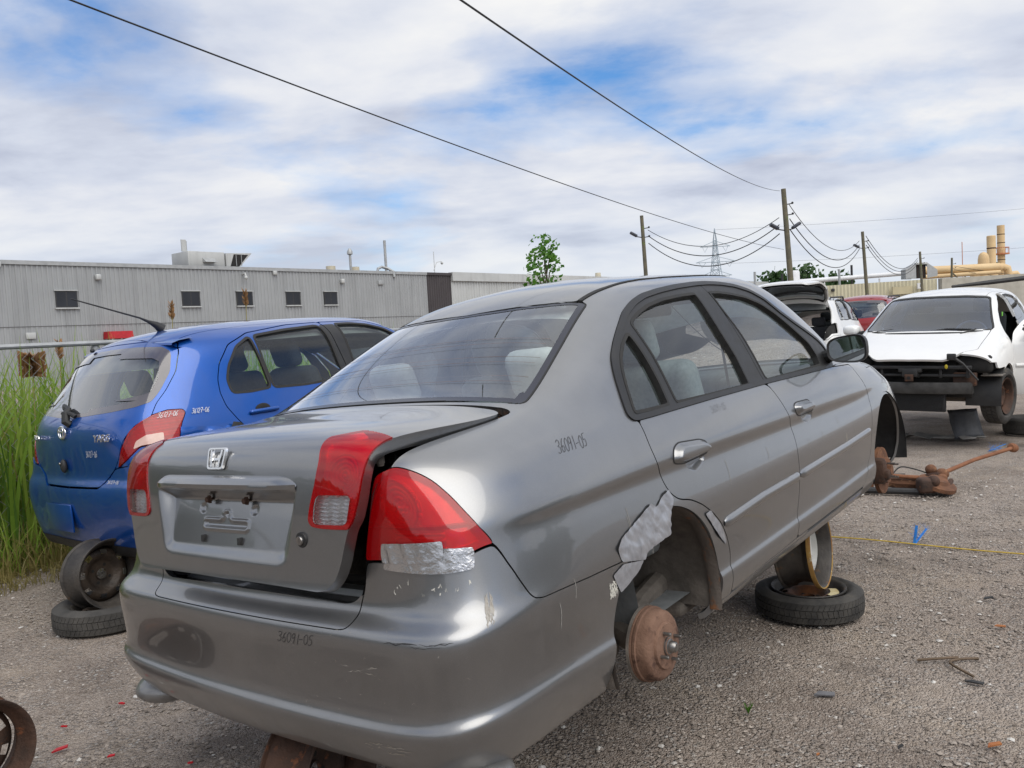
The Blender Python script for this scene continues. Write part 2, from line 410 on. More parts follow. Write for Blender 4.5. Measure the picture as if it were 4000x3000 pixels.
def round_poly(pts, r, n=5):
    """polygon with its corners rounded by radius r (r may be a list)."""
    P = np.asarray(pts, float); m = len(P); out = []
    rr = [r] * m if np.isscalar(r) else r
    for i in range(m):
        a, b, c = P[i - 1], P[i], P[(i + 1) % m]
        d1, d2 = a - b, c - b; l1, l2 = np.linalg.norm(d1), np.linalg.norm(d2)
        k = min(rr[i], l1 * .48, l2 * .48)
        if k < 1e-6: out.append(b); continue
        s, e = b + d1 / l1 * k, b + d2 / l2 * k
        for j in range(n + 1):
            t = j / n; out.append((1 - t) ** 2 * s + 2 * t * (1 - t) * b + t * t * e)
    return np.array(out)

def sdf(Q, poly):
    """signed distance of points Q (n,2) to polygon (negative inside)."""
    P = np.asarray(poly, float); Q = np.asarray(Q, float)
    best = np.full(len(Q), 1e9); inside = np.zeros(len(Q), bool)
    for i in range(len(P)):
        a, b = P[i - 1], P[i]; e = b - a; w = Q - a
        t = np.clip((w @ e) / max(e @ e, 1e-12), 0, 1)
        best = np.minimum(best, ((w - t[:, None] * e) ** 2).sum(1))
        c = (a[1] > Q[:, 1]) != (b[1] > Q[:, 1])
        if c.any():
            xx = a[0] + (Q[:, 1] - a[1]) / (e[1] if abs(e[1]) > 1e-12 else 1e-12) * e[0]
            inside ^= c & (Q[:, 0] < xx)
    d = np.sqrt(best)
    return np.where(inside, -d, d)
# ---------------------------------------------------------------- gravel yard
def ground_mat():
    t = NT('gravel'); v = t.co()
    big = t.noise(v, .35, 5, .6); mid = t.noise(v, 1.6, 6, .65); fin = t.noise(v, 14, 5, .7)
    c = t.mix(t.ramp(big, [(.38, 0.), (.62, 1.)]), (0.411, 0.329, 0.265), (0.554, 0.466, 0.389))
    c = t.mix(t.math('MULTIPLY', t.ramp(mid, [(.50, 0.), (.68, 1.)]), .75), c, (0.585, 0.471, 0.344))
    c = t.mix(t.math('MULTIPLY', t.ramp(t.noise(t.co(loc=(5, 3, 0)), .9, 6, .65), [(.49, 0.), (.62, 1.)]), .85), c, (0.225, 0.173, 0.138))
    st = t.voro(v, 55, 'F1', 'Color'); stz = t.sepz(st); dd = t.voro(v, 55, 'F1', 'Distance')
    stone = t.ramp(stz['X'], [(0., (0.169, 0.148, 0.132)), (.45, (0.394, 0.346, 0.307)), (.8, (0.624, 0.565, 0.510)), (1., (0.850, 0.850, 0.810))])
    msk = t.math('MULTIPLY', t.ramp(t.noise(v, 5, 4, .6), [(.36, .15), (.60, .85)]), t.ramp(dd, [(.35, 1.), (.62, 0.)]))
    c = t.mix(msk, c, stone)
    st2 = t.voro(v, 135, 'F1', 'Color'); c = t.mix(.40, c, t.ramp(t.sepz(st2)['Y'], [(0., (0.111, 0.096, 0.084)), (.5, (0.309, 0.269, 0.236)), (1., (0.596, 0.542, 0.484))]))
    c = t.mix(t.math('MULTIPLY', fin, .45), c, (0.176, 0.136, 0.108))
    oil = t.ramp(t.noise(t.co(loc=(1.5, 7.2, 0)), .75, 5, .6), [(.56, 0.), (.66, 1.)]); c = t.mix(t.math('MULTIPLY', oil, .55), c, (.075, .060, .050))
    h = t.math('ADD', t.math('ADD', t.math('MULTIPLY', t.math('SUBTRACT', 1., dd), t.math('MULTIPLY', msk, .8)), t.math('MULTIPLY', t.voro(v, 135), -.45)), t.math('MULTIPLY', mid, 1.5))
    n = t.bump(h, 1.0, .022)
    return t.done(t.bsdf(c, .93, 0, n, spec=.25))
M_GRAVEL = ground_mat()
def build_ground():
    # fine near sheet with shallow dips, then out to the horizon
    xs = np.concatenate([[-900, -200, -60, -25], np.linspace(-12, 16, 113), [30, 60, 200, 900]]); ys = np.concatenate([[-900, -100, -20], np.linspace(-2, 22, 97), [35, 60, 120, 300, 1500]])
    V = []
    for yv in ys:
        for xv in xs:
            k = 1 if (-12 < xv < 16 and -2 < yv < 22) else 0
            V.append((xv, yv, k * (.014 * mnoise.noise(Vector((xv * .7, yv * .7, 0))) + .008 * mnoise.noise(Vector((xv * 2.3, yv * 2.3, 4)))) - .006))
    n = len(xs); F = [(j * n + i, j * n + i + 1, (j + 1) * n + i + 1, (j + 1) * n + i) for j in range(len(ys) - 1) for i in range(n - 1)]
    tag(mesh('ground', V, F, M_GRAVEL), kind='structure')
    # loose stones lying on it
    base = [(1, 0, 0), (0, 1, 0), (-1, 0, 0), (0, -1, 0), (0, 0, .75), (0, 0, -.5), (.7, .7, .25), (-.6, .7, .3)]
    tri = np.array([(0, 6, 4), (6, 1, 4), (1, 7, 4), (7, 2, 4), (2, 3, 4), (3, 0, 4)])
    def stones(name, N, smin, smax, mat, rmin, rmax):
        a = rng.uniform(-.66, .66, N); r = np.sqrt(rng.uniform(rmin ** 2, rmax ** 2, N)); cx, cy = r * np.sin(a), r * np.cos(a)
        s = smin + (smax - smin) * rng.random(N) ** 3
        b = np.array(base)[None] * rng.uniform(.7, 1.3, (N, 8, 3)) * s[:, None, None]; th = rng.uniform(0, 6.28, N)
        x = b[..., 0] * np.cos(th)[:, None] - b[..., 1] * np.sin(th)[:, None]; y = b[..., 0] * np.sin(th)[:, None] + b[..., 1] * np.cos(th)[:, None]
        P = np.stack([x + cx[:, None], y + cy[:, None], b[..., 2] * .8 - .003], 2).reshape(-1, 3)
        Fx = (tri[None] + (np.arange(N) * 8)[:, None, None]).reshape(-1, 3)
        me = bpy.data.meshes.new(name); me.from_pydata(P.tolist(), [], Fx.tolist()); me.materials.append(mat)
        o = bpy.data.objects.new(name, me); COL.objects.link(o); tag(o, kind='stuff'); return o
    def stone_mat(nm, c1, c2):
        t = NT(nm); g = t.n('ShaderNodeNewGeometry'); c = t.mix(g.outputs['Random Per Island'], c1, c2); n = t.noise(t.co(), 90, 3)
        return t.done(t.bsdf(t.mix(t.math('MULTIPLY', n, .4), c, (.16, .14, .12)), .9, spec=.3))
    tag(stones('gravel_stones', 42000, .003, .013, stone_mat('gravel_stone', (.14, .115, .095), (.46, .40, .345)), 2.2, 8.5), 'loose grey and brown gravel stones over the yard', 'gravel')
    tag(stones('pale_stones', 2600, .004, .016, stone_mat('pale_stone', (.70, .68, .64), (.48, .44, .40)), 2.2, 9.), 'pale stones scattered through the gravel', 'gravel')
build_ground()
# ---------------------------------------------------------------- the grey sedan's body surface (x right, y forward, z up; metres, normal stance)
def sedan_ctrl():
    cols = []
    def rear(xs, ys):   # helper for the rear-face columns
        zz = [.165, .178, .255, .308, .328, .350, .535, .568, .588, .64, .775, .80, .90, .965, 1.005]
        return [[x, y, z] for x, y, z in zip(xs, ys, zz)]
    yb = [.12, .040, -.004, -.026, -.018, .004, -.016, .006, .048, .057, .062, .063, .072, .085, .135]   # rear profile at the centre
    def col_rear(x, dy, top, dz=0.0, xin=None):
        xs = [x] * 15 if xin is None else xin
        return rear(xs, [y + dy for y in yb]) + top
    # centre columns: deck, rear glass, roof
    cols.append(col_rear(0.0, 0.0, [[0, .33, 1.040], [0, .60, 1.050], [0, .93, 1.235], [0, 1.24, 1.385], [0, 1.42, 1.425], [0, 1.65, 1.445], [0, 1.86, 1.452]]))
    cols.append(col_rear(.27, .004, [[.265, .335, 1.037], [.265, .605, 1.047], [.255, .935, 1.228], [.24, 1.245, 1.377], [.21, 1.43, 1.418], [.12, 1.66, 1.443], [0, 1.87, 1.452]]))
    cols.append(col_rear(.50, .018, [[.47, .35, 1.025], [.455, .62, 1.040], [.43, .95, 1.215], [.40, 1.26, 1.362], [.345, 1.45, 1.408], [.20, 1.67, 1.438], [0, 1.88, 1.452]]))
    # corner columns
    cols.append([[.65, .125, .175], [.68, .058, .185], [.718, .014, .268], [.736, -.006, .322], [.732, .000, .342], [.720, .018, .364], [.728, .004, .535], [.720, .024, .568], [.690, .062, .588],
                 [.678, .080, .64], [.665, .092, .775], [.66, .095, .80], [.625, .105, .90], [.60, .13, .965], [.575, .20, .992],
                 [.565, .38, 1.008], [.56, .63, 1.030], [.52, .96, 1.200], [.475, 1.28, 1.345], [.41, 1.47, 1.397], [.23, 1.68, 1.436], [0, 1.89, 1.452]])
    cols.append([[.74, .20, .175], [.782, .140, .185], [.836, .100, .285], [.852, .082, .339], [.847, .087, .359], [.834, .100, .381], [.846, .088, .535], [.838, .100, .568], [.820, .122, .588],
                 [.806, .138, .64], [.785, .160, .775], [.775, .165, .80], [.735, .18, .885], [.69, .22, .950], [.64, .30, .985],
                 [.615, .43, 1.003], [.605, .65, 1.024], [.56, .97, 1.190], [.51, 1.30, 1.335], [.44, 1.49, 1.390], [.25, 1.70, 1.435], [0, 1.90, 1.452]])
    cols.append([[.75, .38, .175], [.795, .37, .185], [.848, .36, .285], [.864, .358, .345], [.859, .358, .365], [.848, .358, .387], [.863, .355, .525], [.861, .355, .578], [.857, .355, .60],
                 [.838, .36, .715], [.824, .365, .758], [.835, .365, .784], [.79, .37, .88], [.745, .395, .943], [.690, .44, .980],
                 [.655, .53, 1.002], [.640, .69, 1.035], [.593, .99, 1.190], [.537, 1.32, 1.330], [.465, 1.51, 1.387], [.27, 1.71, 1.434], [0, 1.91, 1.452]])
    cols.append([[.75, .66, .175], [.79, .66, .185], [.838, .66, .265], [.860, .66, .335], [.854, .66, .355], [.844, .66, .378], [.859, .66, .515], [.858, .66, .575], [.855, .66, .61],
                 [.842, .66, .715], [.830, .66, .758], [.845, .66, .784], [.809, .66, .87], [.775, .67, .937], [.732, .70, .985],
                 [.695, .76, 1.035], [.665, .87, 1.095], [.617, 1.08, 1.205], [.560, 1.36, 1.328], [.49, 1.53, 1.385], [.29, 1.73, 1.433], [0, 1.93, 1.452]])
    def side(y, w, zoff, top):
        ins = [.10, .066, .014, .001, .007, .016, 0, .001, .004, .020, .028, .013, .046, .068]
        zz = [.165, .175, .25, .312, .328, .346, .505, .57, .62, .712, .754, .780, .862, .912]
        sh = -.022 * (y - 1.0)
        c = [[w - i, y, z + zoff * min(1, max(0, (z - .6) / .3)) + (sh if 9 <= k <= 11 else 0)] for k, (i, z) in enumerate(zip(ins, zz))]
        return c + top
    cols.append(side(1.00, .860, .006, [[.774, 1.00, .958], [.741, 1.04, 1.035], [.700, 1.11, 1.13], [.650, 1.25, 1.230], [.588, 1.46, 1.328], [.515, 1.61, 1.385], [.31, 1.78, 1.432], [0, 1.95, 1.452]]))
    cols.append(side(1.40, .860, .002, [[.776, 1.40, .942], [.745, 1.42, 1.03], [.704, 1.45, 1.135], [.655, 1.53, 1.238], [.602, 1.66, 1.333], [.53, 1.76, 1.388], [.325, 1.87, 1.432], [0, 2.0, 1.452]]))
    cols.append(side(2.10, .860, -.006, [[.776, 2.10, .934], [.745, 2.09, 1.03], [.704, 2.07, 1.135], [.657, 2.05, 1.24], [.607, 2.04, 1.334], [.535, 2.05, 1.388], [.33, 2.08, 1.430], [0, 2.12, 1.452]]))
    cols.append(side(2.90, .858, -.014, [[.778, 2.88, .918], [.755, 2.83, 1.012], [.715, 2.74, 1.12], [.667, 2.61, 1.228], [.612, 2.46, 1.328], [.535, 2.40, 1.387], [.328, 2.32, 1.432], [0, 2.24, 1.450]]))
    cols.append([[.75, 3.28, .165], [.79, 3.28, .175], [.842, 3.28, .25], [.855, 3.28, .322], [.849, 3.28, .338], [.840, 3.28, .356], [.856, 3.28, .505], [.855, 3.28, .57], [.851, 3.28, .62],
                 [.840, 3.28, .655], [.830, 3.28, .698], [.840, 3.28, .724], [.80, 3.27, .848], [.775, 3.25, .880], [.735, 3.20, .905],
                 [.715, 3.14, .985], [.685, 3.00, 1.095], [.645, 2.83, 1.215], [.593, 2.64, 1.325], [.515, 2.53, 1.386], [.305, 2.40, 1.430], [0, 2.28, 1.449]])
    cols.append([[.75, 3.62, .165], [.79, 3.62, .175], [.82, 3.62, .23], [.832, 3.62, .285], [.842, 3.62, .305], [.853, 3.62, .42], [.855, 3.62, .505], [.853, 3.62, .57], [.849, 3.62, .62],
                 [.840, 3.62, .68], [.830, 3.62, .725], [.818, 3.62, .75], [.775, 3.60, .825], [.73, 3.57, .848], [.67, 3.50, .870],
                 [.66, 3.40, .935], [.645, 3.19, 1.035], [.607, 2.96, 1.175], [.556, 2.74, 1.313], [.48, 2.61, 1.378], [.285, 2.46, 1.426], [0, 2.32, 1.448]])
    cols.append([[.70, 3.98, .185], [.75, 4.0, .195], [.79, 4.0, .24], [.80, 4.0, .295], [.81, 4.0, .315], [.822, 4.0, .42], [.825, 4.0, .505], [.82, 4.0, .57], [.81, 4.0, .62],
                 [.79, 4.0, .68], [.765, 3.99, .72], [.74, 3.98, .745], [.70, 3.97, .800], [.63, 3.93, .832], [.54, 3.75, .850],
                 [.53, 3.52, .915], [.515, 3.25, 1.005], [.49, 2.98, 1.150], [.445, 2.74, 1.300], [.38, 2.60, 1.368], [.22, 2.46, 1.420], [0, 2.36, 1.447]])
    cols.append([[.55, 4.20, .19], [.60, 4.24, .20], [.64, 4.27, .25], [.65, 4.27, .30], [.66, 4.28, .32], [.67, 4.29, .43], [.67, 4.29, .50], [.66, 4.28, .56], [.65, 4.27, .60],
                 [.63, 4.25, .66], [.60, 4.22, .70], [.57, 4.19, .72], [.50, 4.12, .755], [.42, 4.05, .79], [.36, 3.85, .845],
                 [.35, 3.58, .922], [.34, 3.30, 1.015], [.325, 3.02, 1.160], [.30, 2.78, 1.312], [.25, 2.64, 1.378], [.15, 2.50, 1.424], [0, 2.40, 1.446]])
    cols.append([[0, 4.32, .19], [0, 4.37, .20], [0, 4.40, .25], [0, 4.41, .30], [0, 4.42, .32], [0, 4.44, .43], [0, 4.44, .50], [0, 4.43, .56], [0, 4.41, .60],
                 [0, 4.38, .66], [0, 4.34, .70], [0, 4.30, .72], [0, 4.22, .755], [0, 4.13, .79], [0, 3.92, .85],
                 [0, 3.64, .93], [0, 3.35, 1.02], [0, 3.06, 1.168], [0, 2.82, 1.322], [0, 2.68, 1.386], [0, 2.54, 1.428], [0, 2.44, 1.445]])
    return np.array(cols).transpose(1, 0, 2)
# outlines of the sedan panels: (y, z) in metres, or (u, v) along the body surface
SB = {
 'frame': [(0.985, 0.926), (0.97, 0.943), (0.98, 0.973), (0.994, 1.008), (1.012, 1.052), (1.035, 1.093), (1.065, 1.129), (1.13, 1.176), (1.204, 1.22), (1.299, 1.271), (1.391, 1.305), (1.487, 1.328), (1.616, 1.343), (1.765, 1.354), (1.949, 1.361), (2.067, 1.361), (2.177, 1.355), (2.295, 1.34), (2.407, 1.313), (2.507, 1.268), (2.596, 1.202), (2.71, 1.138), (2.827, 1.085), (2.947, 1.03), (3.007, 0.979), (3.0, 0.926), (2.937, 0.886), (2.533, 0.896), (2.081, 0.908), (1.589, 0.916), (1.282, 0.919), (1.104, 0.92), (1.004, 0.922)],
 'glassR': [(1.317, 1.247), (1.374, 1.267), (1.462, 1.289), (1.583, 1.306), (1.735, 1.315), (1.87, 1.318), (1.878, 1.302), (1.882, 1.221), (1.892, 1.134), (1.914, 1.046), (1.92, 0.971), (1.922, 0.92), (1.715, 0.924), (1.497, 0.929), (1.292, 0.935), (1.291, 1.017), (1.288, 1.104), (1.278, 1.175), (1.277, 1.228)],
 'glassQ': [(1.231, 1.203), (1.163, 1.168), (1.11, 1.128), (1.076, 1.088), (1.051, 1.039), (1.03, 0.986), (1.013, 0.941), (1.124, 0.938), (1.245, 0.935), (1.252, 1.013), (1.248, 1.09), (1.24, 1.155)],
 'glassF': [(1.997, 1.317), (2.079, 1.315), (2.187, 1.303), (2.316, 1.282), (2.435, 1.245), (2.529, 1.194), (2.621, 1.131), (2.699, 1.075), (2.767, 1.028), (2.809, 0.957), (2.795, 0.907), (2.557, 0.909), (2.314, 0.913), (2.095, 0.917), (2.078, 1.018), (2.053, 1.132), (2.014, 1.23)],
 'cutR': [(1.013, 0.919), (1.013, 0.888), (1.004, 0.837), (1.008, 0.788), (1.025, 0.755), (1.041, 0.707), (1.064, 0.674), (1.103, 0.648), (1.18, 0.629), (1.247, 0.598), (1.315, 0.553), (1.378, 0.496), (1.417, 0.436), (1.437, 0.374), (1.418, 0.324), (1.438, 0.232)],
 'cutB': [(2.068, 0.909), (2.094, 0.879), (2.12, 0.832), (2.143, 0.784), (2.169, 0.731), (2.178, 0.676), (2.174, 0.645), (2.16, 0.574), (2.157, 0.513), (2.137, 0.405), (2.094, 0.322), (2.088, 0.253)],
 'cutF': [(2.926, 0.886), (3.217, 0.869), (3.251, 0.815), (3.286, 0.77), (3.317, 0.696), (3.291, 0.61), (3.248, 0.519), (3.213, 0.399), (3.144, 0.345), (3.051, 0.258)],
 'doorbot': [(1.438, 0.232), (1.54, 0.235), (1.78, 0.244), (2.088, 0.253), (2.374, 0.253), (2.747, 0.254), (3.051, 0.258)],
 'handleR': [(1.116, 0.764), (1.13, 0.803), (1.172, 0.818), (1.326, 0.803), (1.369, 0.787), (1.37, 0.753), (1.186, 0.75)],
 'handleRcup': [(1.196, 0.748), (1.352, 0.753), (1.341, 0.724), (1.267, 0.703), (1.216, 0.721)],
 'handleF': [(2.236, 0.789), (2.273, 0.797), (2.42, 0.79), (2.456, 0.753), (2.443, 0.742), (2.277, 0.742), (2.245, 0.751)],
 'handleFcup': [(2.282, 0.74), (2.443, 0.742), (2.441, 0.709), (2.372, 0.691), (2.324, 0.707)],
 'tail': [(0.61, 0.77), (0.631, 0.777), (0.697, 0.788), (0.737, 0.784), (0.78, 0.774), (0.819, 0.756), (0.854, 0.721), (0.883, 0.675), (0.909, 0.636), (0.932, 0.62), (0.947, 0.61), (0.909, 0.61), (0.877, 0.608), (0.827, 0.607), (0.739, 0.607), (0.592, 0.606), (0.522, 0.605), (0.542, 0.631), (0.567, 0.693), (0.59, 0.743)],
 'seam': [(0.947, 0.61), (0.971, 0.593), (0.998, 0.561), (1.025, 0.516), (1.041, 0.486), (1.058, 0.463), (1.09, 0.45), (1.171, 0.444)],
 'seam2': [(1.171, 0.443), (1.29, 0.435), (1.462, 0.428), (1.535, 0.426)],
 'tape1': [(1.446, 0.478), (1.481, 0.5), (1.546, 0.516), (1.61, 0.532), (1.675, 0.547), (1.705, 0.53), (1.759, 0.554), (1.8, 0.562), (1.811, 0.53), (1.783, 0.508), (1.748, 0.434), (1.692, 0.429), (1.652, 0.427), (1.603, 0.419), (1.581, 0.4), (1.462, 0.428)],
 'tape2': [(1.464, 0.42), (1.581, 0.4), (1.54, 0.372), (1.44, 0.335), (1.406, 0.401)],
 'tape3': [(2.003, 0.438), (2.046, 0.441), (2.094, 0.391), (2.139, 0.335), (2.154, 0.289), (2.088, 0.343)],
 'tapeL1': [(0.605, 0.625), (0.801, 0.625), (0.796, 0.605), (0.598, 0.605)],
 'tapeL2': [(0.6, 0.604), (0.8, 0.617), (0.88, 0.613), (0.873, 0.591), (0.599, 0.598)],
}
# ---------------------------------------------------------------- body surface of the blue hatchback
def hatch_ctrl():
    def rear(x, dy, ztop):
        ys = [.12, .06, .015, -.004, .012, .040, .030, .022, .050, .110, .225, .350, .520, .86, 1.30]
        zs = [.205, .215, .38, .55, .625, .655, .74, .90, 1.00, 1.07, 1.22, 1.385, 1.465, 1.503, 1.520]
        xs = [1, 1, 1, 1, 1, 1, 1, 1, .99, .98, .94, .89, .84, .60, 0]
        return [[x * a, y + dy * (1 if i < 9 else 1 + (i - 8) * .1), z + ztop * (i > 9)] for i, (a, y, z) in enumerate(zip(xs, ys, zs))]
    C = [rear(0, 0, 0), rear(.30, .008, -.004), rear(.55, .035, -.014)]
    C.append([[.68, .16, .205], [.72, .11, .215], [.745, .065, .38], [.75, .048, .55], [.735, .062, .625], [.715, .085, .655], [.70, .095, .74], [.69, .11, .90], [.672, .15, 1.0], [.655, .20, 1.07], [.62, .31, 1.22], [.585, .44, 1.355], [.545, .60, 1.43], [.36, .92, 1.49], [0, 1.34, 1.52]])
    C.append([[.75, .30, .205], [.80, .25, .215], [.825, .19, .38], [.832, .17, .55], [.826, .18, .625], [.818, .19, .66], [.806, .205, .74], [.79, .23, .90], [.755, .28, 1.0], [.725, .33, 1.07], [.672, .43, 1.22], [.622, .56, 1.34], [.572, .70, 1.415], [.38, .98, 1.485], [0, 1.38, 1.52]])
    C.append([[.77, .46, .20], [.81, .45, .21], [.838, .43, .38], [.846, .42, .55], [.846, .42, .625], [.842, .42, .665], [.832, .43, .75], [.808, .44, .90], [.775, .47, 1.0], [.748, .50, 1.07], [.700, .58, 1.20], [.652, .70, 1.32], [.590, .85, 1.408], [.39, 1.08, 1.482], [0, 1.43, 1.52]])
    C.append([[.77, .80, .19], [.81, .80, .20], [.840, .80, .38], [.847, .80, .55], [.847, .80, .625], [.845, .80, .67], [.836, .80, .76], [.815, .80, .89], [.785, .80, .985], [.762, .82, 1.06], [.712, .89, 1.19], [.660, .99, 1.31], [.596, 1.12, 1.408], [.395, 1.27, 1.482], [0, 1.52, 1.52]])
    def side(y, yt, zb, zr):
        return [[.77, y, .17], [.80, y, .18], [.836, y, .36], [.846, y, .53], [.847, y, .61], [.846, y, .67], [.838, y, .76], [.818, y, .87], [.79, y, .955 + zb], [.768, y + (yt - y) * .1, 1.035 + zb], [.718, y + (yt - y) * .35, 1.17 + zb * .6], [.667, y + (yt - y) * .65, 1.30 + zr], [.603, y + (yt - y), 1.405 + zr], [.40, y + (yt - y) * 1.05, 1.48 + zr], [0, y + (yt - y) * 1.1, 1.52 + zr]]
    C += [side(1.25, 1.42, .005, 0), side(1.85, 1.80, -.015, -.002), side(2.40, 2.12, -.035, -.015)]
    C.append([[.76, 2.80, .18], [.80, 2.80, .19], [.832, 2.80, .36], [.842, 2.80, .53], [.842, 2.80, .61], [.838, 2.80, .67], [.825, 2.80, .75], [.80, 2.80, .83], [.765, 2.80, .90], [.735, 2.72, .99], [.69, 2.56, 1.12], [.64, 2.36, 1.27], [.57, 2.20, 1.39], [.38, 2.05, 1.46], [0, 1.96, 1.505]])
    C.append([[.72, 3.25, .2], [.77, 3.25, .21], [.80, 3.25, .36], [.81, 3.25, .53], [.80, 3.25, .61], [.79, 3.24, .66], [.76, 3.22, .73], [.70, 3.18, .80], [.60, 3.05, .88], [.57, 2.88, .99], [.54, 2.66, 1.13], [.49, 2.43, 1.29], [.43, 2.28, 1.40], [.28, 2.12, 1.463], [0, 2.0, 1.50]])
    C.append([[.5, 3.58, .2], [.55, 3.62, .21], [.6, 3.65, .36], [.6, 3.65, .53], [.58, 3.62, .61], [.56, 3.60, .66], [.5, 3.54, .73], [.42, 3.42, .81], [.36, 3.2, .90], [.34, 2.98, 1.01], [.32, 2.74, 1.14], [.29, 2.5, 1.30], [.25, 2.34, 1.41], [.16, 2.17, 1.468], [0, 2.04, 1.498]])
    C.append([[0, 3.70, .2], [0, 3.74, .21], [0, 3.77, .36], [0, 3.77, .53], [0, 3.74, .61], [0, 3.71, .66], [0, 3.64, .73], [0, 3.5, .82], [0, 3.26, .91], [0, 3.03, 1.02], [0, 2.78, 1.15], [0, 2.54, 1.31], [0, 2.38, 1.415], [0, 2.2, 1.472], [0, 2.08, 1.496]])
    C = np.array(C).transpose(1, 0, 2); C[-1, 6:10, 1] = (1.50, 1.60, 1.75, 1.88)
    C[..., 2] += .034 * np.clip((C[..., 2] - 1.05) / .35, 0, 1)
    C[:7, 3:5, 0] += .022; C[:7, 3:5, 1] -= .022; C[:2, :5, 2] -= .022
    return C
# ---------------------------------------------------------------- body surface of the white cars facing the camera
def golf_ctrl():
    def R_(x, dy): return [[x, .16 + dy, .22], [x, .08 + dy, .26], [x, .02 + dy, .45], [x, .0 + dy, .60], [x, .03 + dy, .70], [x, .05 + dy, .85], [x * .98, .08 + dy, .97], [x * .95, .14 + dy, 1.08], [x * .9, .26 + dy, 1.24], [x * .84, .40 + dy, 1.38], [x * .8, .62 + dy, 1.455], [x * .6, 1.0 + dy, 1.485], [0, 1.5, 1.497]]
    C = [R_(0, 0), R_(.4, .03)]
    C.append([[.68, .24, .22], [.72, .2, .26], [.76, .15, .45], [.78, .13, .60], [.78, .14, .70], [.77, .16, .85], [.74, .2, .97], [.70, .27, 1.08], [.64, .42, 1.24], [.585, .58, 1.37], [.53, .78, 1.44], [.36, 1.1, 1.475], [0, 1.55, 1.497]])
    def S_(y, yt, zb=0., zr=0.): return [[.78, y, .20], [.82, y, .23], [.865, y, .42], [.878, y, .58], [.877, y, .70], [.865, y, .84], [.835, y, .935 + zb], [.80, y + (yt - y) * .1, 1.01 + zb], [.735, y + (yt - y) * .4, 1.15 + zb * .6], [.67, y + (yt - y) * .75, 1.30 + zr], [.60, yt, 1.40 + zr], [.40, yt + (2.0 - yt) * .2, 1.465 + zr], [0, 1.6 + .25 * (y - 1.0), 1.497 + zr]]
    C += [S_(.75, 1.0, .03, -.01), S_(1.4, 1.45, .02, 0), S_(2.1, 1.95, 0, 0), S_(2.75, 2.25, -.015, -.015)]
    C.append([[.78, 3.34, .22], [.82, 3.34, .25], [.868, 3.34, .42], [.878, 3.34, .58], [.872, 3.34, .70], [.850, 3.34, .82], [.79, 3.30, .905], [.735, 3.17, .965], [.685, 2.93, 1.09], [.632, 2.65, 1.25], [.568, 2.40, 1.375], [.37, 2.2, 1.445], [0, 2.0, 1.49]])
    C.append([[.70, 3.80, .24], [.76, 3.80, .27], [.82, 3.80, .42], [.832, 3.80, .58], [.82, 3.80, .68], [.775, 3.78, .775], [.67, 3.60, .885], [.62, 3.25, .965], [.58, 2.98, 1.10], [.53, 2.70, 1.26], [.47, 2.45, 1.385], [.30, 2.24, 1.448], [0, 2.06, 1.487]])
    C.append([[.50, 4.08, .24], [.55, 4.10, .27], [.60, 4.12, .42], [.60, 4.12, .56], [.57, 4.08, .65], [.52, 3.97, .745], [.46, 3.68, .865], [.43, 3.28, .970], [.40, 3.02, 1.105], [.36, 2.74, 1.27], [.32, 2.49, 1.393], [.2, 2.28, 1.452], [0, 2.10, 1.485]])
    C.append([[0, 4.18, .24], [0, 4.20, .27], [0, 4.22, .42], [0, 4.20, .56], [0, 4.14, .65], [0, 4.03, .750], [0, 3.72, .872], [0, 3.31, .978], [0, 3.05, 1.11], [0, 2.77, 1.278], [0, 2.52, 1.40], [0, 2.3, 1.456], [0, 2.13, 1.484]])
    C = np.array(C).transpose(1, 0, 2); C[-1, :8, 1] = (1.50, 1.52, 1.55, 1.58, 1.68, 1.82, 1.94, 2.0)
    return C
